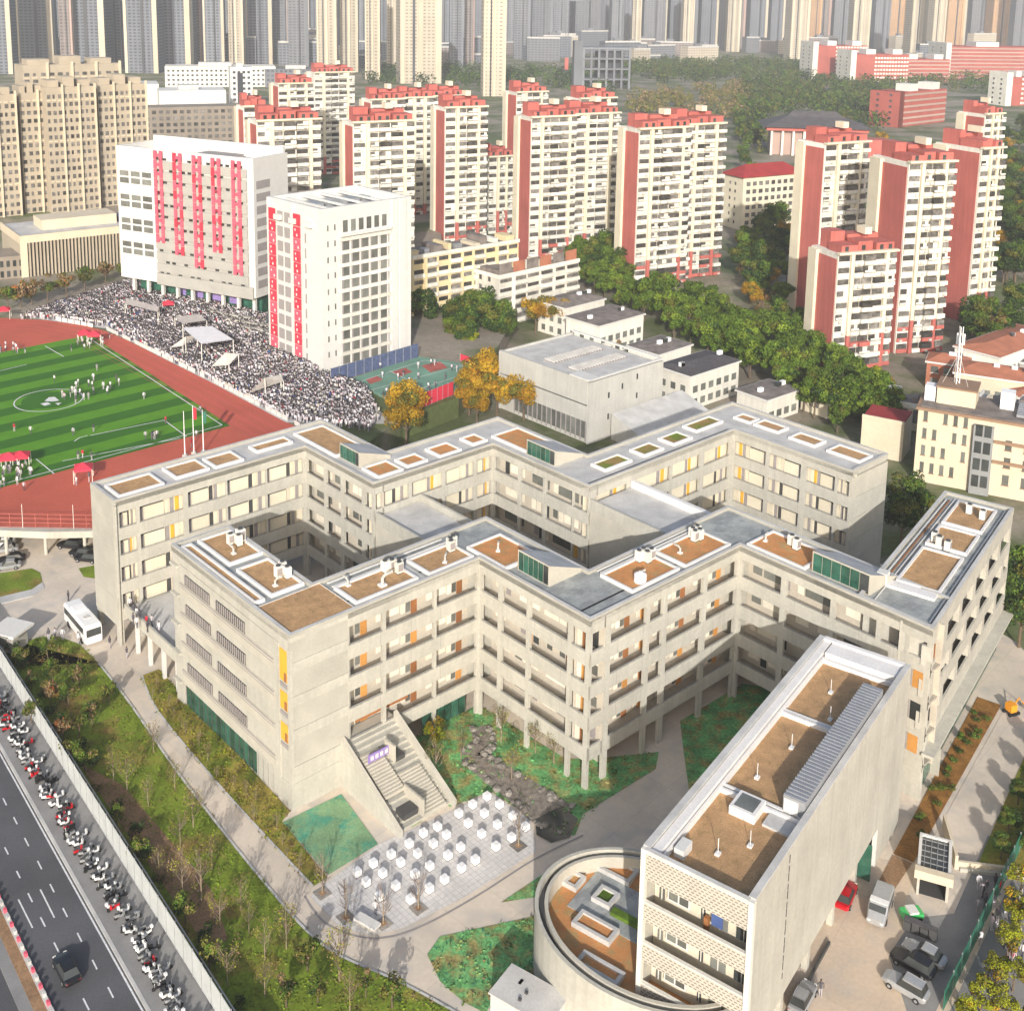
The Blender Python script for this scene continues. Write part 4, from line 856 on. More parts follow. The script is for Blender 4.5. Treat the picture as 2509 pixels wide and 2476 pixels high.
# ------------------------------------------------------------------ red-topped towers
TR = R(28)
rt = random.Random(21)
def red_block(root, x0, L, y0, Dp, floors, fh, nb, first=True, red_low=3, gable_red=True):
    H = floors * fh; z = 0.0
    part(root, 'wall_block', 'tower_white', x0, x0 + L, y0, y0 + Dp, 0, H)
    gy0, gy1 = y0 + Dp * 0.04, y0 + Dp * 0.70
    if gable_red: part(root, 'red_gable', 'tower_red', x0 - 0.12, x0 - 0.01, gy0, gy1, 0, H - 1.2)
    part(root, 'cream_gable', 'tower_cream', x0 - 0.9, x0 - 0.01, gy1 + 0.01, y0 + Dp, 0, H - 0.4)
    part(root, 'cornice', 'tower_cream', x0 - 0.3, x0 + L + 0.3, y0 - 1.0, y0 + 0.3, H, H + 0.5)
    bw = L / nb
    for k in range(nb):
        xs = x0 + k * bw; bow = (0.35, 1.0, 1.45, 1.1, 0.5, 0.9, 1.4, 0.7)[(k + (0 if first else 3)) % 8]
        solid = (k == 1 or k == nb - 1)
        if solid: part(root, 'pilaster', 'tower_cream', xs + bw * 0.02, xs + bw * 0.30, y0 - 0.7, y0 - 0.005, red_low * fh, H)
        if solid and red_low: part(root, 'pilaster', 'tower_red', xs + bw * 0.02, xs + bw * 0.30, y0 - 0.7, y0 - 0.005, 0, red_low * fh - 0.01)
        a, b = (xs + bw * 0.33, xs + bw * 0.97) if solid else (xs + bw * 0.06, xs + bw * 0.94)
        for f in range(floors):
            zf = f * fh; low = f < red_low
            jig = rt.random()
            part(root, 'window', 'tower_glass', a, b if jig < 0.75 else a + (b - a) * 0.6, y0 - 0.28 - (bow - 0.35 if jig < 0.35 else 0), y0 - 0.004, zf + 1.15, zf + 2.45)
            part(root, 'balcony', 'tower_red' if low and jig < 0.5 else 'tower_white', a - 0.05, b + 0.05, y0 - bow, y0 - 0.006, zf + 0.15, zf + (1.15 if jig < 0.8 else 1.0))
            if rt.random() < 0.33: xa = rt.uniform(a, b - 0.9); part(root, 'air_conditioner', 'concrete_grey', xa, xa + 0.8, y0 - bow - 0.35, y0 - bow - 0.003, zf + 0.3, zf + 0.85)
            if jig > 0.8: part(root, 'window_bars', 'tower_white', a, b, y0 - bow - 0.05, y0 - bow + 0.1, zf + 1.3, zf + 1.75)
    # red crown
    for (fx0, fx1, fy0, fy1, h) in [(0.06, 0.34, 0.0, 0.5, 1.7), (0.37, 0.62, 0.05, 0.5, 2.3), (0.66, 0.97, 0.0, 0.55, 1.9), (0.40, 0.94, 0.52, 0.9, 2.9), (0.10, 0.34, 0.5, 0.9, 3.9)]:
        cr = part(root, 'red_crown', 'tower_red', x0 + L * fx0, x0 + L * fx1, y0 + Dp * fy0 + 0.3, y0 + Dp * fy1, H + 0.01, H + h + rt.uniform(0, .5))
        w = L * (fx1 - fx0)
        for q in range(int(w / 2.5)):
            part(cr, 'crown_opening', 'glass_dark', -w / 2 + 1.0 + q * 2.5, -w / 2 + 2.0 + q * 2.5, -(Dp * (fy1 - fy0) - 0.3) / 2 - 0.05, -(Dp * (fy1 - fy0) - 0.3) / 2 - 0.002, 0.5, 1.7)
    part(root, 'roof_tank', 'tower_cream', x0 + L * 0.58, x0 + L * 0.70, y0 + Dp * 0.3, y0 + Dp * 0.6, H + 3.7, H + 5.4)
def red_tower(p, blocks, label, rz=TR, H=49.0):
    """p: world point of the facade's left end; blocks: (dx, L, dy, depth, floors, bays, gable)"""
    t = thing('apartment_tower', label, 'apartment tower', (p.x, p.y, 0), rz, 'white apartment towers with red gables and red crowns')
    for i, (dx, L, dy, Dp, fn, nb, gb) in enumerate(blocks):
        red_block(t, dx, L, dy, Dp, fn, 2.87, nb, i == 0, gable_red=gb)
    return t
red_tower(D(1207, 243, 49), [(0, 19, 0, 10.5, 17, 5, True), (19.3, 16, 4.5, 11, 17, 4, False)], 'largest white tower with red gable in the middle, above the green belt')
red_tower(D(1003, 221, 49), [(0, 17, 0, 10.5, 17, 5, True), (17.5, 18, 3.0, 11, 17, 4, False)], 'white tower with red gable whose foot meets the white flats with the purple roof boxes')
red_tower(D(840, 203, 49), [(0, 16, 0, 10.5, 17, 4, True)], 'white red-gabled tower standing right behind the yellow flats')
red_tower(D(666, 231, 49), [(0, 20, 0, 10, 17, 5, True)], 'white tower with narrow red gable rising behind the nearer white block with red banners')
red_tower(D(975, 174, 49), [(0, 14, 0, 10.5, 17, 4, True)], 'hazy red-gabled tower seen in the gap behind two nearer red-gabled towers')
red_tower(D(1095, 186, 49), [(0, 16, 0, 11, 17, 4, False)], 'hazy white tower with red crown just behind the tower above the purple roof boxes')
red_tower(D(700, 188, 49), [(0, 13, 0, 10, 17, 3, True), (13.2, 13, 3, 10, 17, 3, False), (26.4, 15, 6, 10, 17, 4, False)], 'far row of stepped white blocks with three red crowns in a line')
red_tower(D(484, 228, 49), [(0, 20, 0, 10, 17, 5, True)], 'white red-crowned tower peeping over the block with five red stripes')
red_tower(D(459, 201, 49), [(0, 8, 0, 9, 17, 2, True)], 'slim white tower with red gable at the left end of the red-crowned towers')
red_tower(D(525, 158, 49), [(0, 15, 0, 11, 17, 4, True)], 'distant white tower with broken red crown left of the tallest far red-crowned tower')
red_tower(D(593, 137, 49), [(0, 20, 0, 12, 17, 5, False)], 'distant tall cream tower with red crown behind the other red-crowned towers on the left')
red_tower(D(922, 298, 28.5), [(0, 10, 0, 9, 10, 3, False)], 'short white tower with red crown squeezed between two taller red-gabled towers')
red_tower(D(1558, 271, 49), [(0, 16, 0, 11, 17, 4, True)], 'white tower with tall red gable beside the white slab with maroon roof')
red_tower(D(1716, 306, 49), [(0, 13.5, 0, 15, 17, 4, True)], 'tall white tower with broad red gable rising behind the low red-topped tower on the right', TR - R(10))
red_tower(D(1853, 280, 49), [(0, 8.5, 0, 16, 17, 3, True)], 'narrow white tower with wide red gable partly shaded at the right edge')
red_tower(D(1582, 482, 28.5), [(0, 16.5, 0, 11, 10, 5, True)], 'lowest white tower with red gable, in front of the others on the right', TR - R(8))
red_tower(D(1860, 215, 49), [(0, 9, 0, 12, 17, 3, True)], 'hazy tower with stacked red crown farthest back at the right edge')

# ------------------------------------------------------------------ the two white towers with red banners
PN = D(609, 702, ZP); HN = topz(622, 395, PN)
wn_ = thing('office_tower', 'white ten storey block with two red banner strips beside the ball court', 'tower block', PN, R(45), 'white tower blocks beside the running track')
h = HN - ZP
part(wn_, 'wall_block', 'white', 0, 25.5, 0, 21, -0.4, h - 2.2)
for x0, x1, y0, y1 in ((0, 25.5, 0, 0.8), (0, 0.8, 0.81, 21), (24.7, 25.5, 0.81, 21), (0.81, 24.69, 20.2, 21)): part(wn_, 'roof_parapet', 'white', x0, x1, y0, y1, h - 2.19, h)
part(wn_, 'roof_deck', 'roof_pale', 0.81, 24.69, 0.81, 20.19, h - 2.19, h - 2.0)
for i in range(4): part(wn_, 'roof_beam', 'white', 4 + 5 * i, 4.5 + 5 * i, 0.82, 20.18, h - 1.0, h - 0.5)
for i in range(5): part(wn_, 'roof_plant', 'grey_metal', 6 + 3.4 * i, 8 + 3.4 * i, 10, 14, h - 1.98, h - 0.9)
grid(wn_, 'y', 0, 5.4, 18.6, 5, fl(10, 0.6, (h - 7.6) / 10), 2.3, 1.7, 'glass_grey', frame='panel_grey')
grid(wn_, 'y', 0, 4.9, 19.1, 5, fl(10, 0.35, (h - 7.6) / 10), 2.75, 2.55, 'panel_grey', name='window_bay', d=0.045)
for k in range(6): part(wn_, 'fin', 'white', 5.25 + 2.64 * k - 0.12, 5.25 + 2.64 * k + 0.12, -0.2, -0.005, 0, h - 6.8)
for k in range(11): part(wn_, 'floor_band', 'tower_white', 4.9, 19.1, -0.45, -0.008, (h - 7.6) / 10 * k - 0.25, (h - 7.6) / 10 * k + 0.55)
grid(wn_, 'y', 0, 5.4, 18.6, 6, [h - 5.9], 2.7, 1.3, 'glass_grey'); part(wn_, 'cornice', 'white', 4.8, 19.2, -0.7, -0.006, h - 6.75, h - 6.3)
for k in range(2): part(wn_, 'corner_pier', 'white', 19.6 + 2.4 * k, 21.3 + 2.4 * k, -0.35, -0.006, 0, h)
grid(wn_, 'y', 0, 0.8, 4.6, 2, fl(9, 3, 3.6), 1.3, 0.35, 'glass_grey')
for y0 in (7.6, 17.4):
    for k in range(11):
        b = part(wn_, 'red_banner', 'banner_red' if k % 3 else 'banner_pink', -0.35, -0.26, y0, y0 + 2.6, 1.6 + 2.75 * k, 1.6 + 2.75 * k + 2.6)
        part(b, 'banner_gap', 'white', -0.06, -0.047, -0.9 + 0.5 * (k % 3), -0.4 + 0.5 * (k % 3), 0.4, 1.0); part(b, 'banner_gap', 'white', -0.06, -0.047, 0.3 - 0.3 * (k % 2), 0.7 - 0.3 * (k % 2), 1.6, 2.1)
    part(wn_, 'red_banner', 'banner_red', -0.35, -0.26, y0, y0 + 2.6, 31.9, 34.6); part(wn_, 'fin', 'white', -0.5, -0.005, y0 + 2.7, y0 + 3.1, 0, h)
grid(wn_, 'x', 0, 11.6, 17.2, 2, fl(10, 0.8, 3.45), 2.4, 2.2, 'panel_grey', frame='white'); grid(wn_, 'x', 0, 4.6, 7.2, 1, fl(9, 0.8, 3.45), 2.2, 0.5, 'panel_grey')
for k in range(3): part(wn_, 'balcony', 'white', -0.9, -0.01, 3.0 + 6 * k, 5.2 + 6 * k, h - 4.6, h - 3.4)
# bigger block behind: lifted over an open ground floor
PL = D(484, 600, ZP); HL = topz(475, 300, PL) - ZP
wl_ = thing('office_tower', 'larger white block with five ragged red stripes lifted on columns behind the crowd', 'tower block', PL, R(-26.5), 'white tower blocks beside the running track')
LF = (D(236, 282, HL + ZP) - Vector((PL.x, PL.y, 0))); Lw = Vector((LF.x, LF.y)).length; Lw = 46.5
part(wl_, 'wall_block', 'white', -Lw, 0, 0, 14, 5.2, HL - 3.2)
for x0, x1, y0, y1 in ((-Lw, 0, 0, 0.8), (-Lw, -Lw + 0.8, 0.81, 14), (-0.8, 0, 0.81, 14), (-Lw + 0.81, -0.81, 13.2, 14)): part(wl_, 'roof_parapet', 'white', x0, x1, y0, y1, HL - 3.19, HL + (1.5 if y0 > 12 else 0))
part(wl_, 'roof_deck', 'roof_pale', -Lw + 0.81, -0.81, 0.81, 13.19, HL - 3.19, HL - 3.0); part(wl_, 'roof_plant', 'panel_grey', -24, -12, 5, 11, HL - 2.99, HL - 1.0); part(wl_, 'roof_plant', 'fence_blue', -10, -6, 6, 10, HL - 2.99, HL - 1.6)
x0f = -Lw + 13.5
part(wl_, 'facade_screen', 'screen_grey', x0f, -2.0, -0.12, -0.005, 5.2, HL - 5.5)
for k in range(11):
    part(wl_, 'spandrel', 'screen_grey', x0f, -2.0, -0.45, -0.125, 8.6 + 3.1 * k - 3.2, 8.6 + 3.1 * k - 1.0)
    for q in range(14):
        if (q * 7 + k * 3) % 5 < 3: part(wl_, 'window', 'glass_dark', x0f + 1 + q * (Lw - 17) / 14, x0f + 2.2 + q * (Lw - 17) / 14, -0.2, -0.124, 8.6 + 3.1 * k - 0.85, 8.6 + 3.1 * k - 0.25)
part(wl_, 'base_band', 'screen_grey', x0f, -0.5, -0.6, -0.13, 4.9, 8.0)
for i, (f, lo) in enumerate([(0.06, 15.5), (0.28, 13.2), (0.50, 9.5), (0.71, 13.6), (0.93, 8.4)]):
    xc = x0f + f * (Lw - 16.5)
    for dx in (-1.0, 1.0):
        z = HL - 0.2 - i * 0.15
        while z - 2.4 > lo:
            part(wl_, 'red_stripe', 'banner_pink' if rt.random() < 0.85 else 'banner_red', xc + dx - 0.5, xc + dx + 0.5, -0.75, -0.5, z - 2.3, z)
            if rt.random() < 0.6: part(wl_, 'stripe_link', 'banner_pink', xc - 0.40, xc + 0.40, -0.74, -0.55, z - 1.6, z - 0.8)
            z -= 2.5
for k, z in enumerate((12, 18.5, 25, 31.5)):
    for q in range(3): part(wl_, 'window', 'glass_grey', -Lw + 1.0 + q * 4.0, -Lw + 4.2 + q * 4.0, -0.06, -0.004, z, z + 1.5); part(wl_, 'window', 'glass_grey', -Lw + 1.0 + q * 4.0, -Lw + 4.2 + q * 4.0, -0.06, -0.004, z + 2.0, z + 3.4)
for k in range(9): part(wl_, 'wall_recess', 'panel_grey', 0.004, 0.05, 1.0, 6.5, 7.5 + 3.25 * k, 9.6 + 3.25 * k)
for k in range(9): part(wl_, 'column', 'white', -Lw + 3 + k * (Lw - 5) / 8, -Lw + 3.8 + k * (Lw - 5) / 8, 1, 1.8, -0.3, 5.19)
part(wl_, 'ground_glazing', 'glass_green', -Lw + 3, -1.5, 4.0, 4.2, 0, 5.1); part(wl_, 'ground_glazing', 'glass_green', -1.6, -1.4, 4.21, 13, 0, 5.1)
for k in range(4): part(wl_, 'purple_poster', 'purple', -30 + 6 * k, -27 + 6 * k, 3.8, 3.9, 1.5, 3.5)

# ------------------------------------------------------------------ louvred library on the left
PLb = D(45, 552, 0); lib = thing('library_building', 'beige library with tall vertical louvres along its long side', 'library', PLb, R(36))
hb = topz(45, 445, PLb); Lb = 46
part(lib, 'wall_block', 'beige', 0, Lb, 0.5, 24, 0, hb - 0.8); part(lib, 'roof_deck', 'roof_pale', 0.5, Lb, 1, 23.5, hb - 0.79, hb - 0.6); part(lib, 'roof_band', 'cream_wall', -0.3, Lb, -0.3, 0.6, hb - 2.2, hb); part(lib, 'base_band', 'cream_wall', -0.3, Lb, -0.3, 0.49, 1.6, 3.2); part(lib, 'end_frame', 'cream_wall', -0.31, 1.6, -0.32, 0.48, 1.6, hb - 2.21)
part(lib, 'side_band', 'cream_wall', -0.3, 0.0, 0.61, 24, hb - 2.4, hb)
part(lib, 'glass_wall', 'glass_dark', 1.7, Lb, 0.3, 0.49, 3.21, hb - 2.21)
for k in range(44): part(lib, 'louvre', 'beige', 2.0 + k, 2.45 + k, -0.25, 0.29, 3.21, hb - 2.21)
part(lib, 'roof_house', 'cream_wall', 8, 30, 8, 18, hb - 0.58, hb + 2.4); part(lib, 'roof_panel', 'fence_blue', 31, 44, 6, 16, hb - 0.58, hb + 1.0)
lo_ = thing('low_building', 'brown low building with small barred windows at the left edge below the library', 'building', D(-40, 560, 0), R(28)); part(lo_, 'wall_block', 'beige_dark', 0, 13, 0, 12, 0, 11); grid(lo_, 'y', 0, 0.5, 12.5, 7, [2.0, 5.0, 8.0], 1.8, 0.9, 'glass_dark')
# ------------------------------------------------------------------ beige apartment towers on the left
def beige_tower(P, rz, H, blocks, label):
    t = thing('apartment_tower', label, 'apartment tower', P, rz, 'beige apartment towers on the left')
    for x0, L, y0, dp, hh, nb in blocks:
        part(t, 'wall_block', 'beige', x0, x0 + L, y0, y0 + dp, 0, hh)
        n = int(hh / 3.0) - 1; bw = L / nb
        for k in range(nb):
            if k % 3 == 2: part(t, 'pilaster', 'cream_wall', x0 + k * bw + bw * 0.72, x0 + (k + 1) * bw, y0 - 0.9, y0 - 0.005, 0, hh + 1.2)
            for f in range(n):
                z = 2 + 3.0 * f; w = bw * (0.58 if (k + f) % 4 else 0.36)
                part(t, 'window', 'tower_glass', x0 + k * bw + bw * 0.12, x0 + k * bw + bw * 0.12 + w, y0 - 0.12, y0 - 0.004, z, z + 1.45)
                if f % 5 == 4: part(t, 'string_course', 'cream_wall', x0 + k * bw + 0.02, x0 + (k + 1) * bw - bw * 0.3, y0 - 0.3, y0 - 0.006, z + 2.0, z + 2.4)
        for q in range(3): part(t, 'roof_house', 'beige', x0 + L * (0.05 + 0.32 * q), x0 + L * (0.27 + 0.32 * q), y0 + 1, y0 + dp * 0.7, hh + 0.01, hh + 2.5 + 1.2 * (q % 2))
        for f in range(n): part(t, 'side_window', 'tower_glass', x0 + L + 0.004, x0 + L + 0.1, y0 + dp * 0.3, y0 + dp * 0.45, 2 + 3 * f, 3.6 + 3 * f)
    return t
beige_tower(D(100, 425, 0), R(40), 50, [(0, 18, 0, 13, 51, 9), (19.8, 19, 2.5, 13, 51, 9)], 'beige apartment tower rising directly behind the louvred library')
beige_tower(D(-60, 440, 0), R(40), 50, [(0, 19, 0, 13, 49, 9), (20.8, 9, 2, 13, 49, 4)], 'beige apartment tower cut by the left edge of the photo')
beige_tower(D(55, 340, 0), R(38), 50, [(0, 44, 0, 14, 52, 12)], 'second row beige apartment tower whose rooftops show over the front ones')
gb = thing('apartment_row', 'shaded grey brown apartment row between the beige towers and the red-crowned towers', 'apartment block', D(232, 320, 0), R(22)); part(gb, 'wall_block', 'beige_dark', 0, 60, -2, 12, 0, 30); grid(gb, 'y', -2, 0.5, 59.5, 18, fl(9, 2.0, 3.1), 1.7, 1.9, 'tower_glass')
# ------------------------------------------------------------------ yellow and white flats in the middle
def flats(P, rz, L, dp, H, n, fl_, label, wall, base=None, ramp=None):
    t = thing('apartment_block', label, 'apartment block', P, rz, 'low blocks of flats in the middle')
    part(t, 'wall_block', wall, 0, L, 0, dp, 0, H); part(t, 'roof_deck', 'roof_brown', 0.4, L - 0.4, 0.4, dp - 0.4, H + 0.001, H + 0.12)
    part(t, 'parapet', 'tower_white', -0.2, L + 0.2, -0.3, 0.2, H - 0.2, H + 0.8); part(t, 'parapet', 'tower_white', -0.2, 0.2, 0.21, dp, H - 0.2, H + 0.8)
    bw = L / n
    for k in range(n):
        for f in range(fl_):
            z = 0.6 + f * (H - 0.6) / fl_; hh = (H - 0.6) / fl_
            part(t, 'window', 'tower_glass', k * bw + 0.5, k * bw + bw - 0.5, -0.35 if k % 2 else -0.1, -0.004, z + 1.1, z + hh - 0.55)
            if k % 2 == 1 or f % 2: part(t, 'balcony', 'tower_white', k * bw + 0.3, k * bw + bw - 0.3, -1.0 if k % 2 else -0.5, -0.006, z + 0.1, z + 1.1)
        if k % 3 == 1: part(t, 'pilaster', wall if base is None else base, k * bw - 0.4, k * bw + 0.25, -0.8, -0.007, 0, H - 0.2)
    for k in range(int(L / 4)):
        part(t, 'roof_box', rt.choice(['cream_wall', 'apartment_yellow', 'grey_metal', 'roof_brown', 'tower_white']), k * 4 + rt.uniform(0, 2), k * 4 + rt.uniform(2.3, 3.6), rt.uniform(1, 3), rt.uniform(4, dp - 1), H + 0.121, H + rt.uniform(0.9, 2.4))
    grid(t, 'x', 0, 2, dp - 2, 2, fl(fl_, 1.6, (H - 0.6) / fl_), 1.3, 1.0, 'tower_glass')
    return t
Pa = D(778, 628, 0); flats(Pa, R(40), 36, 11, topz(778, 488, Pa), 9, 7, 'yellow and white flats with cluttered brown roof left of the dark green tree', 'apartment_yellow')
Pb = D(940, 618, 0); fb = flats(Pb, R(44), 31, 11, topz(940, 525, Pb), 6, 5, 'white flats with purple brown roof boxes behind the yellow tree', 'tower_white')
for k in range(6): part(fb, 'roof_screen', 'tile_terracotta' if k % 2 else 'roof_brown', 0.6 + k * 5.1, 4.9 + k * 5.1, 0.3, 0.5, topz(940, 525, Pb) + 0.8, topz(940, 525, Pb) + 3.6)
# ------------------------------------------------------------------ concrete auditorium
Pu = AC(160.5, 138.5); au = thing('auditorium', 'grey concrete auditorium with slotted roof and one glazed sloping side', 'auditorium', D(1112, 838, 0), TS)
hu = topz(1112, 722, D(1112, 838, 0)); 
Lx, Ly = 21.5, 27.0
k = MB(); k.box(0, Lx, 0.6, Ly - 0.4, 0, hu - 0.6, 'concrete_grey'); k.build('wall_block', au)
part(au, 'right_wall', 'concrete_grey', -0.4, Lx + 0.4, 0, 0.59, 0, hu); part(au, 'left_wall', 'concrete_grey', -0.4, Lx + 0.4, Ly - 0.39, Ly, 0, hu); part(au, 'front_fascia', 'concrete_grey', -0.6, -0.01, 0.6, Ly - 0.4, hu - 4.6, hu + 0.3); part(au, 'shadow_gap', 'frame_dark', -0.3, -0.02, 0.61, Ly - 1.8, hu - 4.95, hu - 4.61)
part(au, 'front_wall', 'concrete_grey', -0.5, -0.03, 0.61, Ly - 0.42, hu - 8.2, hu - 4.96)
for q in range(15): part(au, 'glass_pane', 'glass_grey', -0.35, -0.2, 0.9 + q * 1.4, 2.15 + q * 1.4, 1.0, hu - 8.25)
for q in range(16): part(au, 'mullion', 'panel_grey', -0.55, -0.36, 0.7 + q * 1.4, 0.85 + q * 1.4, 0.5, hu - 8.21)
for y0 in (7.0, 14.0): part(au, 'roof_slot', 'panel_grey', 3.5, 18.5, y0, y0 + 3.2, hu - 0.59, hu - 0.3)
for y0 in (7.0, 14.0):
    for q in range(18): part(au, 'slot_fin', 'roof_pale', 3.7 + q * 0.83, 3.85 + q * 0.83, y0 + 0.1, y0 + 3.1, hu - 0.29, hu + 0.15)
for x0, x1, y0, y1 in ((-0.4, Lx + 0.4, 0, 0.6), (Lx - 0.2, Lx + 0.4, 0.61, Ly - 0.4), (-0.6, 2.6, 0.61, 5.5)): part(au, 'roof_edge', 'white', x0, x1, y0, y1, hu + 0.31, hu + 0.6)
part(au, 'roof_deck', 'roof_pale', 0, Lx, 0.62, Ly - 0.42, hu - 0.595, hu - 0.45)
for q, (x, z) in enumerate([(5, 8.5), (5, 4), (9, 9.5), (13.5, 10.6), (13.5, 6.5)]): part(au, 'wall_slot', 'glass_dark', x, x + 0.45, -0.05, -0.004, z, z + 1.2)
ap = thing('low_building', 'low grey apron roof in front of the concrete auditorium', 'building', D(1150, 828, 0), TS); k = MB(); k.prism([(0, -8), (22, -8), (22, -0.3), (0, -0.3)], 0, [3, 3, 5.5, 5.5], 'concrete_grey', 'roof_pale'); k.build('wall_block', ap)
# ------------------------------------------------------------------ low white houses
def house(P, rz, L, dp, H, label, roof='tile_dark', wall='tower_white', hip=1.6):
    t = thing('white_house', label, 'house', P, rz, 'low white houses below the green belt')
    part(t, 'wall_block', wall, 0, L, 0, dp, 0, H); part(t, 'cornice', 'white', -0.4, L + 0.4, -0.4, dp + 0.4, H + 0.001, H + 0.4)
    if hip: 
        k = MB(); i = min(L, dp) * 0.42; n = [(-0.3, -0.3, H + .41), (L + .3, -.3, H + .41), (L + .3, dp + .3, H + .41), (-.3, dp + .3, H + .41), (i, dp / 2, H + hip), (L - i, dp / 2, H + hip)]
        for f in ((0, 1, 5, 4), (1, 2, 5), (2, 3, 4, 5), (3, 0, 4)): k.face([n[q] for q in f], roof)
        k.build('roof', t)
    else: part(t, 'roof_deck', roof, 0.1, L - 0.1, 0.1, dp - 0.1, H + 0.401, H + 0.45)
    nb = max(2, int(L / 2.6)); nf = max(1, int(H / 2.9))
    grid(t, 'y', 0, 0.4, L - 0.4, nb, fl(nf, 0.9, 2.9), 1.5, 1.6, 'glass_grey', frame='frame_white'); grid(t, 'x', 0, 0.6, dp - 0.6, 3, fl(nf, 0.9, 2.9), 1.5, 1.3, 'glass_grey', frame='frame_white')
    for q in range(3):
        x = rt.uniform(1, L - 1.5); part(t, 'water_heater', 'white_bright' if q else 'glass_dark', x, x + 1.2, dp * 0.4, dp * 0.4 + 0.8, H + hip * 0.6 + 0.3, H + hip * 0.6 + 1.2)
    return t
house(D(1066, 640, 0), R(44), 15, 10, 8, 'white house with grey hipped roof right of the big yellow tree', 'roof_brown')
house(D(1128, 678, 0), R(44), 17, 11, 8.2, 'white house with flat grey roof and solar heaters behind the auditorium', 'roof_brown', hip=0.8)
house(D(1240, 735, 0), R(44), 12, 9, 8, 'white house partly hidden behind the right corner of the auditorium', 'roof_brown', hip=0.9)
house(D(1300, 775, 0), R(42), 17, 9.5, 7.5, 'white and cream house with dark roof touching the rear school block', 'tile_dark', hip=1.4)
house(D(1445, 800, 0), R(40), 11, 8, 5.0, 'small white house with cluttered roof by the right end of the green belt', 'roof_brown', hip=0.6)
# ------------------------------------------------------------------ right hand cream building and red roofs
Pc = D(1722, 905, 0); cb = thing('cream_building', 'cream walled building with brown eaves and small dark windows at the right edge', 'building', Pc, R(-27))
hc = topz(1722, 783, Pc); hc = max(14.0, hc)
part(cb, 'wall_block', 'cream_wall', 0, 24, 0, 11, 0, hc); part(cb, 'eaves', 'trim_brown', -0.4, 24.4, -0.5, 11.4, hc + 0.001, hc + 0.45); part(cb, 'roof_deck', 'roof_brown', 0.3, 23.7, 0.2, 10.8, hc + 0.451, hc + 0.55)
grid(cb, 'y', 0, 0.5, 9.2, 5, fl(4, 2.0, 3.3), 1.9, 0.7, 'glass_grey', frame='trim_brown', skip=lambda r, k: (r + k) % 5 == 4); grid(cb, 'y', 0, 14.2, 23.6, 3, fl(3, 2.4, 3.3), 1.9, 1.1, 'glass_grey', frame='trim_brown')
part(cb, 'stair_bay', 'grey_metal', 9.8, 13.2, -1.0, -0.005, 0, hc - 1.0); grid(cb, 'y', -1.0, 10.0, 13.0, 2, fl(4, 1.5, 3.2), 2.2, 1.2, 'glass_dark')
for z in (hc * 0.45, hc * 0.72): part(cb, 'string_course', 'trim_brown', 13.4, 24.2, -0.5, -0.006, z, z + 0.5)
part(cb, 'roof_house', 'cream_wall', 2.6, 9.4, 3.5, 9.6, hc + 0.56, hc + 3.6); part(cb, 'roof_house_eaves', 'trim_brown', 2.4, 9.6, 3.3, 9.8, hc + 3.601, hc + 3.9); part(cb, 'white_cabin', 'white_bright', 0.4, 2.3, 4, 6.4, hc + 0.56, hc + 3.4)
part(cb, 'white_cabin', 'white_bright', 13.4, 15.8, 6, 8.4, hc + 0.56, hc + 3.8)
for k in range(6): part(cb, 'solar_panel', 'steel_roof', 16.5, 22, 2 + 1.3 * k, 2.9 + 1.3 * k, hc + 0.8, hc + 1.3)
ma = thing('radio_mast', 'white lattice radio mast on the roof of the cream building', 'mast', (Matrix.Translation(Pc) @ Matrix.Rotation(R(-27), 4, 'Z') @ Vector((5.6, 6.5, hc + 3.91))))
k = MB()
for i, (dx, dy) in enumerate([(0.5, 0), (-0.25, 0.43), (-0.25, -0.43)]): k.tube([(dx, dy, 0), (dx * 0.7, dy * 0.7, 11)], 0.09, 'white_bright', 5)
for q in range(8): k.tube([(0.5 * (-1) ** q, 0, q * 1.2), (-0.3 * (-1) ** q, 0.3, q * 1.2 + 1.2)], 0.05, 'white_bright', 4)
k.build('lattice', ma); k = MB()
for q in range(3): k.tube([(0.7 * math.cos(q * 2.1), 0.7 * math.sin(q * 2.1), 7.5), (0.7 * math.cos(q * 2.1), 0.7 * math.sin(q * 2.1), 9.6)], 0.16, 'white_bright', 6)
k.build('antenna', ma); k = MB()
for q in range(3): k.tube([(0, 0, 6), (2.6 * math.cos(q * 2.1 + 1), 2.6 * math.sin(q * 2.1 + 1), 0.1)], 0.03, 'frame_white', 4)
k.build('guy_wire', ma)
cx_ = thing('cream_annex', 'pale cream annex with maroon roof between the rear school block and the cream building', 'building', D(1622, 855, 0), R(-30)); part(cx_, 'wall_block', 'cream_wall', 0, 8, 0, 8, 0, 7.6); part(cx_, 'roof', 'tile_red', 0.1, 7.9, 0.1, 7.9, 7.601, 7.8); part(cx_, 'parapet', 'cream_wall', 0, 8, -0.2, 0.1, 7.5, 8.2)
for i, (u, v, L, dp, H, rz, lb, wall, roof) in enumerate([(1795, 770, 16, 10, 8, -25, 'terracotta roofed house behind the radio mast', 'cream_wall', 'tile_terracotta'), (1850, 715, 26, 12, 5, -20, 'dark tiled low hall in shade below the right hand towers', 'panel_grey', 'tile_dark'), (1880, 740, 30, 11, 8, 40, 'long white terrace block receding at the right edge', 'tower_white', 'tile_terracotta'), (1900, 800, 14, 9, 6, -25, 'small terracotta roofed house at the right edge beside the white cabin', 'cream_wall', 'tile_terracotta'), (1745, 730, 9, 7, 6, -25, 'small pinkish house at the foot of the lowest right hand tower', 'tile_terracotta', 'tile_terracotta')]):
    hs = house(D(u, v, 0), R(rz), L, dp, H, lb, roof, wall, 1.8); hs['group'] = 'terracotta roofed houses on the right'
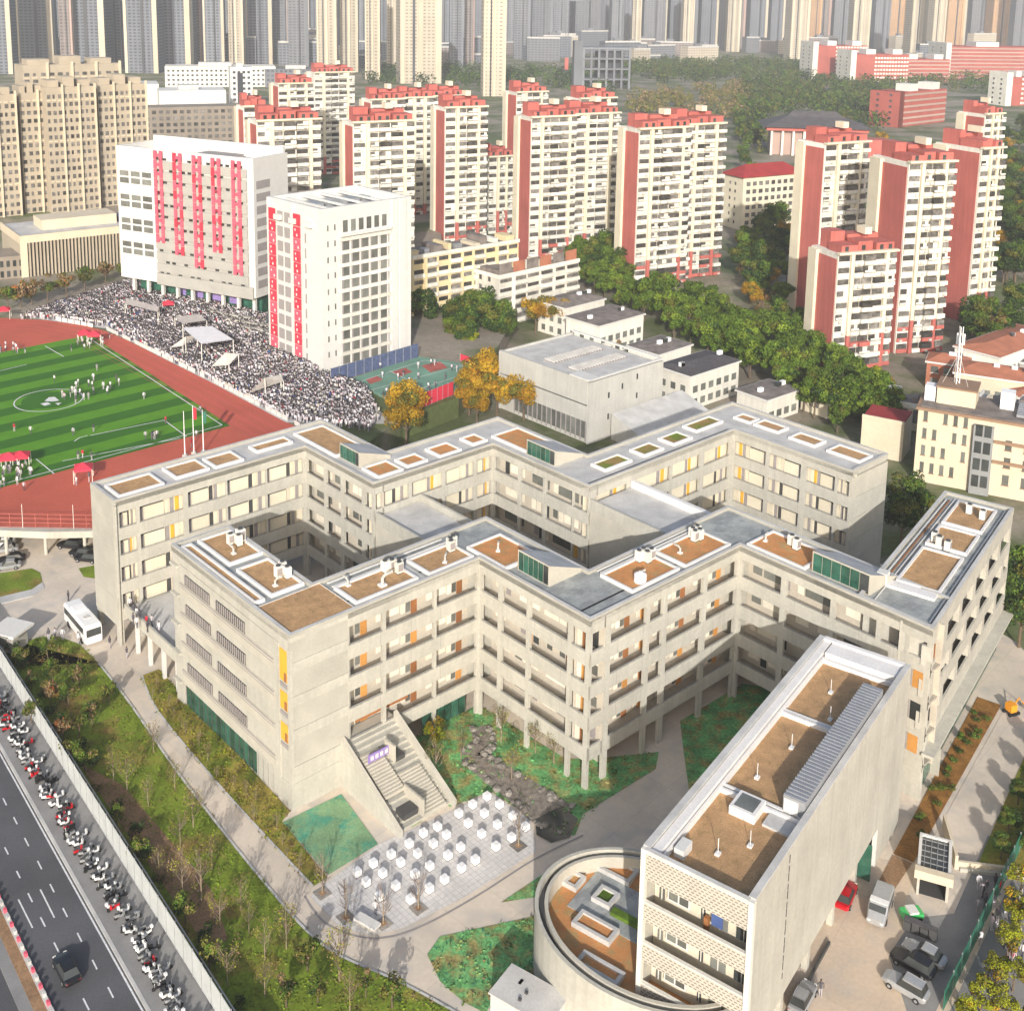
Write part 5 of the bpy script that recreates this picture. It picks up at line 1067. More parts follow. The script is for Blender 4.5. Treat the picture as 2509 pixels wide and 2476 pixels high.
# ------------------------------------------------------------------ distant campus on the right
def brick_block(P, rz, L, dp, H, label, kind):
    t = thing('brick_building', label, 'brick building', P, rz, 'distant red brick buildings')
    part(t, 'wall_block', 'brick_red', 0, L, 0, dp, 0, H); part(t, 'end_tower', 'tower_white', -6, -0.01, -1, dp, 0, H + 4); n = max(3, int(L / 5))
    nf = int(H / 4)
    if kind == 'bands':
        for f in range(nf): part(t, 'pale_band', 'far_pink', 0.2, L - 0.2, -0.3, -0.005, 1.2 + 4 * f, 2.6 + 4 * f)
    else: grid(t, 'y', 0, L * 0.35, L, n, fl(nf, 1.2, 4), 1.9, 2.4, 'tower_white')
    grid(t, 'x', -6, 1, dp - 1, 2, fl(nf, 1.2, 4), 1.6, 2.0, 'far_glass')
    if rz > 0.6: [setattr(c, 'data', part(t, 'end_tower', 'brick_red', -6, -0.02, -1, dp, 0, H + 0.5).data) for c in list(t.children) if c.name.startswith('end_tower')]
    for q in range(2): part(t, 'roof_house', 'white', L * (0.2 + 0.5 * q), L * (0.38 + 0.5 * q), 2, dp * 0.6, H + 0.01, H + 5)
    return t
brick_block(D(1540, 150, 0), R(12), 58, 30, 36, 'distant red brick block with white grid, leftmost of the far campus', 'grid'); brick_block(D(1612, 158, 0), R(12), 60, 30, 30, 'distant red brick block with white grid, second from the left in the far campus', 'grid'); brick_block(D(1693, 155, 0), R(12), 60, 30, 24, 'distant low red brick block with white roof huts in the middle of the far campus', 'bands')
brick_block(D(1790, 150, 0), R(8), 150, 40, 36, 'distant long red brick hall with pink bands at the right edge', 'bands'); brick_block(D(1700, 240, 0), R(42), 60, 22, 24, 'red brick teaching block with pink bands in front of the far campus', 'bands'); brick_block(D(1905, 200, 0), R(20), 30, 20, 24, 'red brick gable block with white side cut by the right edge', 'grid')
Pt = D(1450, 292, 0); ch_ = thing('hip_roof_hall', 'large hall with curved dark hipped roof and red eaves on pale columns', 'hall', Pt, R(-6))
part(ch_, 'wall_block', 'far_pink', 2, 50, 2, 26, 0, 14); part(ch_, 'red_eaves', 'tower_red', -2, 54, -2, 30, 14.001, 16)
k = MB(); n = [(-4, -4, 16.01), (56, -4, 16.01), (56, 32, 16.01), (-4, 32, 16.01), (10, 10, 21), (42, 10, 21), (42, 18, 21), (10, 18, 21), (14, 14, 24), (38, 14, 24)]
for f in ((0, 1, 5, 4), (1, 2, 6, 5), (2, 3, 7, 6), (3, 0, 4, 7), (4, 5, 9, 8), (5, 6, 9), (6, 7, 8, 9), (7, 4, 8)): k.face([n[q] for q in f], 'tile_dark')
k.build('roof', ch_)
for q in range(9): part(ch_, 'column', 'tower_white', 0.5 + 6 * q, 1.7 + 6 * q, -1, 0.2, 0, 14)
part(ch_, 'annex', 'tower_red', 30, 62, -16, -4, 0, 12); part(ch_, 'annex', 'tower_white', 24, 46, -24, -16.1, 0, 14); grid(ch_, 'y', -24, 25, 45, 7, [2, 6, 10], 2.2, 1.5, 'far_glass')
Pm = D(1398, 435, 0); mr = thing('white_house', 'white slab with maroon hipped roof left of the half shaded tower', 'house', Pm, R(30)); hm = topz(1398, 335, Pm)
part(mr, 'wall_block', 'tower_cream', 0, 30, 0, 12, 0, hm); k = MB(); n = [(-1, -1, hm + .01), (31, -1, hm + .01), (31, 13, hm + .01), (-1, 13, hm + .01), (6, 6, hm + 4), (25, 6, hm + 4)]
for f in ((0, 1, 5, 4), (1, 2, 5), (2, 3, 4, 5), (3, 0, 4)): k.face([n[q] for q in f], 'tile_red')
k.build('roof', mr); grid(mr, 'y', 0, 1, 29, 9, fl(6, 2, 3), 1.6, 1.9, 'tower_glass', frame='tower_white'); grid(mr, 'x', 0, 3, 9, 2, fl(6, 2, 3), 1.2, 0.8, 'tower_glass')
# ------------------------------------------------------------------ white shopping buildings and grey rows behind the beige towers
for u, v, L, dp, H, rz, lb, m in [(170, 215, 46, 30, 20, 20, 'white windowless shop building, leftmost behind the beige towers', 'white'), (302, 222, 44, 26, 18, 20, 'white windowless shop building with grey side behind the striped white block', 'white'), (312, 165, 95, 30, 18, 15, 'long white mall with rows of small openings in front of the far towers', 'tower_white'), (436, 205, 16, 12, 30, 20, 'slim white slab with a dark window slot beside the long mall', 'white'), (210, 260, 40, 24, 14, 25, 'grey low block in shade between the shop buildings', 'far_grey'), (372, 270, 60, 20, 12, 25, 'grey apartment row below the white shop buildings', 'far_grey'), (500, 165, 60, 25, 16, 10, 'grey commercial building with rooftop frames below the far towers', 'far_grey')]:
    t = thing('shop_building', lb, 'shop building', D(u, v, 0), R(rz)); part(t, 'wall_block', m, 0, L, 0, dp, 0, H); part(t, 'roof_house', 'roof_pale', L * 0.3, L * 0.6, dp * 0.3, dp * 0.7, H + 0.01, H + 3)
    if 'row' in lb or 'mall' in lb or 'frames' in lb: grid(t, 'y', 0, 1, L - 1, int(L / 4), fl(int(H / 4), 1.5, 4), 1.8, 2.0, 'far_glass')
    if 'slot' in lb: part(t, 'window_slot', 'far_glass', 5, 9, -0.1, -0.004, 3, 26)
# ------------------------------------------------------------------ far towers
def grid_mat(key, base, dark, w, h, f):
    m = mat(key, base, var=0.06, scale=0.02, fine=0.1, objvar=0.16); nt = m.node_tree; N = nt.nodes.new; L = nt.links.new
    b = nt.nodes['Principled BSDF']; src = b.inputs['Base Color'].links[0].from_socket
    tc = N('ShaderNodeTexCoord'); sp = N('ShaderNodeSeparateXYZ'); L(tc.outputs['Object'], sp.inputs[0]); ad = N('ShaderNodeMath'); L(sp.outputs['X'], ad.inputs[0]); L(sp.outputs['Y'], ad.inputs[1])
    cb_ = N('ShaderNodeCombineXYZ'); L(ad.outputs[0], cb_.inputs['X']); L(sp.outputs['Z'], cb_.inputs['Y'])
    br = N('ShaderNodeTexBrick'); br.offset = 0; br.inputs['Scale'].default_value = 1; br.inputs['Brick Width'].default_value = w; br.inputs['Row Height'].default_value = h; br.inputs['Mortar Size'].default_value = f
    br.inputs['Color1'].default_value = (*[dark] * 3, 1); br.inputs['Color2'].default_value = (*[dark * 1.6] * 3, 1); br.inputs['Mortar'].default_value = (1, 1, 1, 1); L(cb_.outputs[0], br.inputs['Vector'])
    mm = N('ShaderNodeMix'); mm.data_type = 'RGBA'; mm.blend_type = 'MULTIPLY'; mm.inputs['Factor'].default_value = 1; L(src, mm.inputs[6]); L(br.outputs['Color'], mm.inputs[7]); L(mm.outputs[2], b.inputs['Base Color'])
grid_mat('grid_blue', (0.17, 0.185, 0.215), 0.30, 4.4, 3.2, 0.9); grid_mat('grid_cream', (0.46, 0.41, 0.33), 0.35, 4.2, 3.2, 1.1); grid_mat('grid_pink', (0.26, 0.225, 0.215), 0.4, 4.4, 3.2, 0.8); grid_mat('grid_grey', (0.18, 0.19, 0.21), 0.4, 4.6, 3.2, 0.9); grid_mat('grid_orange', (0.44, 0.28, 0.16), 0.5, 3.0, 3.2, 0.8)
KN = {'b': ('blue grey', 'grid_blue', 'far_cream'), 'c': ('cream', 'grid_cream', 'far_cream'), 'p': ('pinkish', 'grid_pink', 'far_pink'), 'g': ('plain grey', 'grid_grey', 'far_grey'), 'o': ('orange brown', 'grid_orange', 'far_orange')}
FT = [(-8, 140, 58, 'b', 1), (66, 128, 66, 'b', 1), (128, 140, 24, 'p', 0), (160, 138, 78, 'b', 1), (203, 128, 30, 'g', 0), (268, 138, 64, 'b', 1), (232, 128, 20, 'g', 0), (325, 132, 74, 'b', 1), (366, 126, 34, 'p', 0), (405, 130, 40, 'b', 1), (447, 128, 30, 'c', 1), (490, 122, 52, 'b', 1), (528, 118, 26, 'g', 1), (565, 126, 40, 'g', 0),
      (618, 140, 40, 'c', 1), (660, 136, 36, 'c', 1), (704, 150, 30, 'c', 1), (742, 136, 24, 'c', 1), (797, 158, 84, 'c', 2), (862, 128, 28, 'g', 1), (886, 122, 20, 'p', 0), (934, 182, 46, 'c', 1), (985, 112, 32, 'g', 0), (1024, 105, 42, 'g', 0), (1058, 98, 30, 'g', 0), (1110, 98, 52, 'g', 0), (1165, 100, 26, 'g', 1), (1200, 104, 18, 'c', 0), (1235, 96, 44, 'g', 0),
      (1298, 100, 22, 'c', 0), (1342, 90, 26, 'g', 1), (1362, 84, 22, 'p', 0), (1383, 98, 26, 'c', 0), (1418, 86, 22, 'p', 0), (1452, 84, 20, 'g', 0), (1470, 88, 22, 'p', 0), (1508, 112, 38, 'c', 1), (1536, 96, 22, 'o', 0), (1566, 90, 22, 'p', 0), (1595, 90, 24, 'g', 0), (1622, 112, 34, 'c', 1), (1662, 98, 30, 'g', 0), (1690, 94, 34, 'o', 0), (1735, 114, 40, 'c', 2), (1768, 118, 26, 'c', 1), (1800, 96, 34, 'o', 0), (1845, 94, 34, 'g', 0), (1885, 96, 34, 'o', 1), (1922, 100, 26, 'g', 0)]
for _k in range(60):                              # grey masses between and behind the nearer towers
    FT.append((rt.uniform(-10, 1940), rt.uniform(84, 92.9), rt.uniform(30, 52), rt.choice('ggbbp') if _k % 6 else 'c', 0))
for _k in range(64): FT.append((-15 + _k * 30.7 + rt.uniform(-9, 9), rt.uniform(92, 92.95) + 0 * _k, rt.uniform(24, 40), rt.choice('gggbbp'), 0))
cnt = {}
for u, v, w, kd, fin in sorted(FT):
    P = D(u - w / 2, v, 0); dist = P.length; W_ = w * DS / F_PX * math.hypot(dist, 89) * 0.92
    nm, gm, fm = KN[kd]; i = cnt.get(kd, 0); cnt[kd] = i + (1 if v > 93 else 0)
    near_ = v > 93; t = thing('far_tower', '%s high-rise on the hazy skyline, %s of its colour from left' % (nm, ORD[i] if i < 20 else 'twenty-' + ORD[i - 20]) if near_ else 'faint %s high-rise in the farthest row of the hazy skyline' % nm, 'high-rise tower', P, R(rt.uniform(2, 14)), 'hazy high-rise towers on the skyline' if near_ else 'faint %s towers farthest back' % nm)
    H = rt.uniform(104, 118) if kd != 'o' else rt.uniform(98, 108); dp = W_ * 0.8
    k = MB(); k.box(0, W_, 0, dp, 0, H, gm); k.build('shaft', t)
    part(t, 'end_strip', fm, W_ * 0.86, W_ * 1.0, -1.2, dp * 0.5, 0, H + 3)
    if fin: part(t, 'end_strip', fm, W_ * 0.02, W_ * 0.10, -1.0, dp * 0.4, 0, H + 2)
    if fin == 2 or kd == 'c': part(t, 'middle_strip', fm, W_ * 0.44, W_ * 0.56, -1.3, 0, 0, H + 2); part(t, 'dark_strip', 'far_glass', W_ * 0.30, W_ * 0.36, -0.5, 0, 0, H)
    else: part(t, 'dark_strip', 'far_glass', W_ * 0.52, W_ * 0.60, -0.5, 0, 0, H)
    part(t, 'roof_house', fm, W_ * 0.3, W_ * 0.7, dp * 0.2, dp * 0.6, H, H + 5)
# mid-rise blocks filling the foot of the skyline
for i in range(70):
    u = rt.uniform(-10, 1950); v = rt.uniform(98, 128)
    if 1380 < u < 1720 and v > 112: continue
    P = D(u, v, 0); L_ = rt.uniform(22, 60); H_ = rt.uniform(10, 34); m = rt.choice(['grid_grey', 'grid_grey', 'grid_pink', 'grid_blue', 'grid_cream'])
    t = thing('mid_rise_block', 'grey mid-rise block at the foot of the hazy skyline towers', 'building', P, R(rt.uniform(0, 40)), 'mid-rise blocks at the foot of the skyline')
    k = MB(); k.box(0, L_, 0, 14, 0, H_, m); k.build('wall_block', t); part(t, 'roof_house', 'far_grey', L_ * 0.3, L_ * 0.5, 3, 9, H_ + 0.01, H_ + 4); part(t, 'parapet', 'roof_pale', 0, L_, -0.4, -0.01, H_ - 1.2, H_ + 0.8)
# old low blocks packed between the lane and the cream building
for i, (u, v, L_, d_, H_, rz, lb) in enumerate([(1660, 800, 12, 8, 5, -30, 'grey shed roof beside the lane left of the white cabin'), (1770, 830, 13, 9, 8, -33, 'brown roofed old block directly behind the white cabin'), (1830, 845, 14, 9, 9, -33, 'old block with cluttered roof right of the radio mast'), (1905, 860, 14, 10, 9, -33, 'old block with cluttered roof at the right edge behind the solar panels'), (1845, 770, 12, 8, 7, -25, 'old cream block between the two terracotta roofs'), (1915, 700, 18, 9, 6, -20, 'dark roofed old block above the terrace at the right edge'), (1560, 790, 9, 7, 4.5, 38, 'tiny white house with cluttered roof at the end of the green belt')]):
    t = flats(D(u, v, 0), R(rz), L_, d_, H_, max(3, int(L_ / 3)), max(1, int(H_ / 3)), lb, rt.choice(['cream_wall', 'tower_cream', 'concrete_warm'])); t['group'] = 'old low blocks on the right'
# unfinished frame building and crane in the haze
Pf = D(1098, 168, 0); fr2 = thing('frame_building', 'unfinished grey concrete frame building with wide slabs in the haze', 'building', Pf, R(8)); sc_ = math.hypot(Pf.length, 89) / F_PX * DS
Wf = 92 * sc_
for k in range(4): part(fr2, 'floor_slab', 'far_grey', 0, Wf, 0, 26, 8 + 9.5 * k, 9.6 + 9.5 * k)
for k in range(7): part(fr2, 'column', 'far_grey', k * (Wf - 2) / 6, k * (Wf - 2) / 6 + 2, 0.2, 2, 0, 38)
part(fr2, 'core', 'far_glass', Wf * 0.35, Wf * 0.9, 8, 22, 0, 34); part(fr2, 'stair_tower', 'far_grey', -8, -0.01, 0, 10, 0, 44)
Pk = D(1068, 150, 0); cr = thing('tower_crane', 'hazy lattice tower crane standing left of the unfinished frame building', 'crane', Pk)
k = MB(); s_ = 1.6
for z in range(0, 78, 6):
    for sx, sy in ((-1, -1), (1, -1), (1, 1), (-1, 1)): k.tube([(sx * s_, sy * s_, z), (sx * s_, sy * s_, z + 6)], 0.25, 'far_grey', 4)
    k.tube([(-s_, -s_, z), (s_, -s_, z + 6)], 0.18, 'far_grey', 4); k.tube([(s_, s_, z), (-s_, s_, z + 6)], 0.18, 'far_grey', 4)
k.build('mast', cr); k = MB(); k.tube([(-14, 0, 78), (44, 6, 82)], 0.7, 'far_grey', 4); k.tube([(0, 0, 78), (0, 0, 88)], 0.6, 'far_grey', 4); k.tube([(0, 0, 88), (38, 5, 81.6)], 0.2, 'far_grey', 4); k.tube([(0, 0, 88), (-13, 0, 78)], 0.2, 'far_grey', 4); k.build('jib', cr); part(cr, 'counterweight', 'far_grey', -15, -11, -1.5, 1.5, 74, 78); part(cr, 'red_section', 'tower_red', -1.9, 1.9, -1.9, 1.9, 10, 22)
# ================================================================== TREES
def leaf_mesh(name, clumps, per, size, mats, seed, weights=None, flat=0.0):
    """crown of many small leaf faces spread through a set of clumps [(x, y, z, rx, rz)]"""
    g = np.random.default_rng(seed); V = []; MI = []
    for (x, y, z, rx, rz) in clumps:
        n = per
        d = g.normal(size=(n, 3)); d /= np.linalg.norm(d, axis=1)[:, None]
        rr = g.uniform(0.45, 1.0, (n, 1)) ** 0.6
        c = d * rr * np.array([rx, rx, rz]) + np.array([x, y, z])
        nrm = d + g.normal(scale=0.5, size=(n, 3)); nrm[:, 2] += flat; nrm /= np.linalg.norm(nrm, axis=1)[:, None]
        a = np.cross(nrm, g.normal(size=(n, 3))); a /= np.linalg.norm(a, axis=1)[:, None]; b = np.cross(nrm, a)
        s = size * g.uniform(0.6, 1.3, (n, 1)); t = s * g.uniform(0.5, 0.9, (n, 1))
        q = np.stack([c - a * s, c - b * t, c + a * s, c + b * t], axis=1); V.append(q.reshape(-1, 3))
        k = g.choice(len(mats), p=weights); mi = np.full(n, k); fl_ = g.random(n) < 0.25; mi[fl_] = g.choice(len(mats), p=weights, size=fl_.sum()); MI.append(mi)
    V = np.concatenate(V); MI = np.concatenate(MI); n = len(MI)
    me = bpy.data.meshes.new(name); me.vertices.add(len(V)); me.vertices.foreach_set('co', V.ravel()); me.loops.add(4 * n); me.loops.foreach_set('vertex_index', np.arange(4 * n, dtype=np.int32)); me.polygons.add(n); me.polygons.foreach_set('loop_start', np.arange(0, 4 * n, 4, dtype=np.int32)); me.polygons.foreach_set('material_index', MI.astype(np.int32))
    for m in mats: me.materials.append(M[m])
    me.update(calc_edges=True); me.validate(); return me
def trunk_mesh(h, r, bark, seed, limbs=4, spread=1.4, reach=1.0):
    g = random.Random(seed); k = MB(); k.tube([(0, 0, -0.3), (g.uniform(-.1, .1), g.uniform(-.1, .1), h * 0.5), (g.uniform(-.2, .2), g.uniform(-.2, .2), h)], [r, r * 0.75, r * 0.4], bark, 6)
    for i in range(limbs):
        a = 6.283 * i / limbs + g.uniform(-.4, .4); z0 = h * g.uniform(0.45, 0.8); L = spread * g.uniform(0.7, 1.2)
        k.tube([(0, 0, z0), (math.cos(a) * L * 0.6, math.sin(a) * L * 0.6, z0 + h * 0.22 * reach), (math.cos(a) * L, math.sin(a) * L, z0 + h * 0.5 * reach)], [r * 0.45, r * 0.3, r * 0.1], bark, 5)
    return k.mesh('trunk')
def clumps_round(n, R_, zc, rz, rc, seed):
    g = random.Random(seed); out = [(0, 0, zc, R_ * 0.6, rz * 0.6)]
    for i in range(n):
        a = g.uniform(0, 6.283); e = g.uniform(-0.6, 1.0); rr = R_ * g.uniform(0.45, 0.85) * math.sqrt(max(0.1, 1 - e * e * 0.7))
        out.append((math.cos(a) * rr, math.sin(a) * rr, zc + rz * e * 0.8, rc * g.uniform(0.7, 1.25), rc * g.uniform(0.6, 1.0)))
    return out
KT = {}
def kind(key, variants): KT[key] = variants
def mk_round(key, h, R_, rc, per, size, mats, wts, bark='bark', nv=3, n=13, th=0.45):
    v = []
    for s in range(nv):
        zc = h * 0.64; me = leaf_mesh('crown', clumps_round(n, R_, zc, h * 0.36, rc, 31 * s + len(key)), per, size, mats, s + 7 * len(key), wts)
        v.append((trunk_mesh(h * th + 0.8, 0.03 * h, bark, s, 4, R_ * 0.55), me))
    kind(key, v)
mk_round('green', 9, 3.6, 1.35, 230, 0.235, ['leaf_green', 'leaf_green_light', 'leaf_dark', 'leaf_olive'], [.45, .25, .2, .1], nv=5, n=16)
mk_round('dark', 13, 5.0, 2.0, 260, 0.30, ['leaf_dark', 'leaf_green', 'leaf_olive'], [.5, .35, .15], nv=3, n=17)
mk_round('yellow', 10, 4.3, 1.7, 300, 0.23, ['leaf_yellow', 'leaf_amber', 'leaf_olive'], [.62, .18, .20], nv=3, n=14)
mk_round('lime', 6.5, 2.6, 1.0, 150, 0.19, ['leaf_lime', 'leaf_olive', 'leaf_yellow'], [.68, .22, .10], nv=3, n=12)
mk_round('small_dark', 5, 1.9, 0.9, 80, 0.19, ['leaf_olive', 'leaf_green', 'leaf_dark', 'leaf_brown'], [.4, .25, .15, .2], nv=3, n=10)
mk_round('rust', 5, 2.0, 0.9, 90, 0.22, ['leaf_brown', 'leaf_olive', 'leaf_rust'], [.45, .4, .15], nv=2, n=9)
mk_round('shrub', 1.3, 1.0, 0.5, 60, 0.14, ['leaf_green', 'leaf_olive', 'leaf_dark'], [.4, .3, .3], nv=3, n=6, th=0.1)
def sparse_variant(h, seed, mats, per=22, twigs=True):
    """thin upright tree: many fine ascending branches, few leaves"""
    g = random.Random(seed); k = MB(); tips = []
    k.tube([(0, 0, -0.3), (0.05, 0, h * 0.35), (0.1, 0.05, h * 0.9)], [0.09, 0.07, 0.02], 'bark_pale', 5)
    for i in range(22):
        z0 = h * g.uniform(0.18, 0.7); a = g.uniform(0, 6.283); L = h * g.uniform(0.12, 0.24); up = h * g.uniform(0.15, 0.36)
        m1 = (math.cos(a) * L * 0.55, math.sin(a) * L * 0.55, z0 + up * 0.45); m2 = (math.cos(a) * L, math.sin(a) * L, z0 + up)
        k.tube([(0, 0, z0), m1, m2], [0.035, 0.025, 0.01], 'twig', 3, cap=False); tips.append(m2)
        for q in range(3):
            a2 = a + g.uniform(-1, 1); e = (m1[0] + math.cos(a2) * L * 0.5, m1[1] + math.sin(a2) * L * 0.5, m1[2] + up * g.uniform(0.3, 0.7)); k.tube([m1, e], [0.018, 0.008], 'twig', 3, cap=False); tips.append(e)
    cl = [(x, y, z, 0.5, 0.55) for x, y, z in tips]
    return (k.mesh('trunk'), leaf_mesh('crown', cl, per, 0.10, mats, seed) if per else None)
kind('sparse', [sparse_variant(6.5, s, ['leaf_olive', 'leaf_brown', 'leaf_lime'], 5) for s in range(4)])
kind('bare', [sparse_variant(5.5, 40 + s, ['leaf_brown'], 0) for s in range(3)])
kind('bare_big', [(sparse_variant(13, 60, ['leaf_brown'], 0)[0], leaf_mesh('crown', clumps_round(12, 4.0, 8.5, 4.5, 1.7, 5), 170, 0.13, ['leaf_brown', 'twig'], 9))])
def tree(key, P, label, group=None, s=1.0, i=None, cat='tree', name=None):
    var = KT[key][rnd.randrange(len(KT[key]))]
    t = thing(name or {'green': 'broadleaf_tree', 'dark': 'broadleaf_tree', 'yellow': 'autumn_tree', 'lime': 'young_tree', 'small_dark': 'small_tree', 'rust': 'small_tree', 'sparse': 'sparse_tree', 'bare': 'bare_tree', 'bare_big': 'bare_tree', 'shrub': 'shrub'}[key], label, cat, P, rnd.uniform(0, 6.28), group, s * rnd.uniform(0.9, 1.12))
    link('trunk' if key != 'shrub' else 'stem', var[0], t)
    if var[1]: link('crown', var[1], t)
    return t
# green belt below the red towers
belt = [(1080, 478), (1160, 520), (1200, 575), (1330, 600), (1400, 640), (1500, 660), (1560, 700), (1640, 745), (1660, 800), (1590, 830), (1545, 795), (1440, 735), (1330, 680), (1240, 620), (1150, 580), (1085, 545)]
BW = [(D(*p).x, D(*p).y) for p in belt]
x0, x1, y0, y1 = min(p[0] for p in BW), max(p[0] for p in BW), min(p[1] for p in BW), max(p[1] for p in BW)
pts = []; tries = 0
while len(pts) < 80 and tries < 6000:
    tries += 1; x, y = rnd.uniform(x0, x1), rnd.uniform(y0, y1)
    if inside(x, y, BW) and all((x - a) ** 2 + (y - b) ** 2 > 4.4 ** 2 for a, b in pts): pts.append((x, y))
for x, y in pts: tree('green', (x, y, 0), 'round green tree in the dense belt between the low white houses and the red-gabled towers', 'trees of the green belt', rnd.uniform(0.62, 1.25))
for i, (u, v, k_, s, lb) in enumerate([(905, 640, 'dark', 0.95, 'big dark green tree behind the ball court left of the yellow tree'), (950, 655, 'dark', 0.7, 'dark green tree between the big dark tree and the auditorium'), (880, 668, 'dark', 0.62, 'dark green tree just behind the right edge of the ball court'), (1010, 628, 'yellow', 0.95, 'broad golden yellow tree behind the auditorium, left half'), (1050, 630, 'yellow', 0.95, 'broad golden yellow tree behind the auditorium, right half'), (828, 606, 'lime', 1.0, 'small lime green tree in front of the yellow flats'), (895, 672, 'lime', 0.9, 'lime green shrub-like tree behind the red court banner'),
    (766, 838, 'yellow', 1.02, 'golden ginkgo tree at the roof edge of the rear school block below the ball court'), (885, 782, 'yellow', 1.0, 'orange golden tree right of the red court fence'), (915, 760, 'yellow', 1.1, 'tall orange golden tree between the court and the auditorium'), (938, 782, 'yellow', 0.95, 'golden tree second from the auditorium glass side'), (988, 792, 'yellow', 1.0, 'yellow green tree in front of the auditorium glass side'), (900, 800, 'yellow', 0.75, 'low golden tree at the roof edge in front of the other golden trees'),
    (1437, 645, 'bare_big', 1.0, 'large bare brown tree among the green belt'), (1465, 440, 'dark', 1.0, 'dark conifer-like tree in front of the white slab with maroon roof'), (1412, 520, 'green', 1.0, 'green tree at the right foot of the largest middle tower'), (1430, 560, 'dark', 0.8, 'dark tree right of the largest middle tower'), (1405, 470, 'green', 1.0, 'green tree below the white slab with maroon roof'), (1660, 275, 'yellow', 1.0, 'ochre tree between the half shaded tower and the far campus'), (1668, 225, 'yellow', 1.2, 'ochre poplar-like tree left of the pink banded teaching block'), (1640, 740, 'lime', 0.9, 'yellow green tree at the foot of the lowest red-topped tower'), (1605, 735, 'green', 0.8, 'dark green tree in front of the lowest red-topped tower'),
    (1835, 640, 'dark', 0.8, 'dark tree on the right beside the shaded tower foot'), (1875, 655, 'rust', 1.8, 'rusty brown tree right of the shaded tower foot'), (1905, 655, 'dark', 0.8, 'dark tree at the right edge above the terrace block'), (1710, 985, 'dark', 0.72, 'dark tree in the gap between the rear school block and the cream building'), (1735, 1010, 'dark', 0.6, 'dark tree in front of the cream building left of the long school wing'), (1700, 1030, 'dark', 0.6, 'dark shaded tree behind the long school wing'), (1915, 1160, 'dark', 0.8, 'dark green tree right of the long school wing, upper one'), (1922, 1220, 'dark', 0.7, 'dark green tree right of the long school wing, lower one'), (1450, 770, 'rust', 1.0, 'small orange tree between the small white houses'), (1160, 665, 'rust', 0.8, 'narrow amber tree in front of the flat roofed white house')]):
    tree(k_, D(u, v, 0), lb, None, s)
# loose trees on the open ground between the blocks
for poly, n, keys, lb in [([(1090, 490), (1160, 475), (1178, 545), (1120, 530)], 12, ['green', 'dark'], 'green tree beside the foot of the tower above the purple roof boxes'), ([(1398, 430), (1490, 450), (1495, 560), (1530, 640), (1470, 690), (1420, 620), (1392, 560)], 60, ['green', 'dark', 'green', 'yellow', 'rust'], 'tree among the cars right of the largest middle tower'), ([(1800, 590), (1932, 590), (1932, 690), (1810, 690)], 16, ['dark', 'green', 'rust'], 'tree in the shaded yard below the right hand towers'), ([(772, 612), (1000, 600), (960, 655), (880, 665), (800, 640)], 30, ['green', 'dark', 'lime', 'rust'], 'tree in the yard between the yellow flats and the ball court'), ([(1380, 230), (1440, 235), (1440, 420), (1400, 320)], 16, ['green', 'dark'], 'tree left of the hip roofed hall'), ([(1620, 760), (1700, 740), (1690, 800), (1640, 850)], 10, ['green', 'lime'], 'tree beside the lane left of the maroon roofed annex'), ([(660, 790), (760, 800), (830, 790), (760, 835)], 6, ['small_dark', 'yellow'], 'tree in the yard behind the rear school block'), ([(1660, 330), (1800, 300), (1900, 340), (1900, 560), (1860, 580), (1640, 560)], 44, ['dark', 'dark', 'yellow'], 'tree between the right hand towers'), ([(0, 545), (230, 520), (230, 540), (0, 590)], 10, ['small_dark', 'rust'], 'tree at the foot of the louvred library')]:
    W_ = [(D(*p).x, D(*p).y) for p in poly]; xs, ys = [p[0] for p in W_], [p[1] for p in W_]; c_ = 0
    while c_ < n:
        x, y = rnd.uniform(min(xs), max(xs)), rnd.uniform(min(ys), max(ys))
        if inside(x, y, W_): tree(rnd.choice(keys), (x, y, 0), lb, 'trees: ' + lb[5:], rnd.uniform(0.6, 0.95)); c_ += 1
# wooded right edge and far wood
for i in range(64):
    u, v = rnd.uniform(1885, 1990), rnd.uniform(250, 560)
    tree('dark' if i % 3 else 'yellow', D(u, v, 0), 'tree in the shaded wood along the right edge beyond the towers' if i % 3 else 'ochre tree in the wood along the right edge beyond the towers', 'trees of the right edge wood' if i % 3 else 'ochre trees of the right edge wood', 1.0)
def far_wood(name, poly, n, mats, wts, size, rz, seed):
    W_ = [(D(*p).x, D(*p).y) for p in poly]; g = random.Random(seed); cl = []
    xs, ys = [p[0] for p in W_], [p[1] for p in W_]
    while len(cl) < n:
        x, y = g.uniform(min(xs), max(xs)), g.uniform(min(ys), max(ys))
        if inside(x, y, W_): cl.append((x, y, g.uniform(3, 7), g.uniform(4, 7), g.uniform(4, rz)))
    return link(name, leaf_mesh(name, cl, 45, size, mats, seed, wts), kind='stuff', label='far green wood between the towers and the distant campus', cat='wood')
far_wood('far_wood', [(1390, 235), (1400, 150), (1260, 160), (1150, 130), (1200, 118), (1500, 120), (1540, 160), (1680, 170), (1700, 240), (1640, 250), (1500, 215), (1440, 225), (1440, 300), (1400, 300)], 900, ['leaf_green', 'leaf_dark', 'leaf_olive'], [.45, .35, .2], 1.1, 8, 3)
far_wood('far_wood', [(1185, 185), (1400, 165), (1420, 210), (1390, 230), (1190, 215)], 130, ['leaf_olive', 'leaf_brown'], [.6, .4], 1.0, 6, 4)
far_wood('far_wood', [(690, 160), (1180, 175), (1190, 140), (690, 125)], 260, ['leaf_dark', 'leaf_green'], [.6, .4], 1.1, 8, 5)
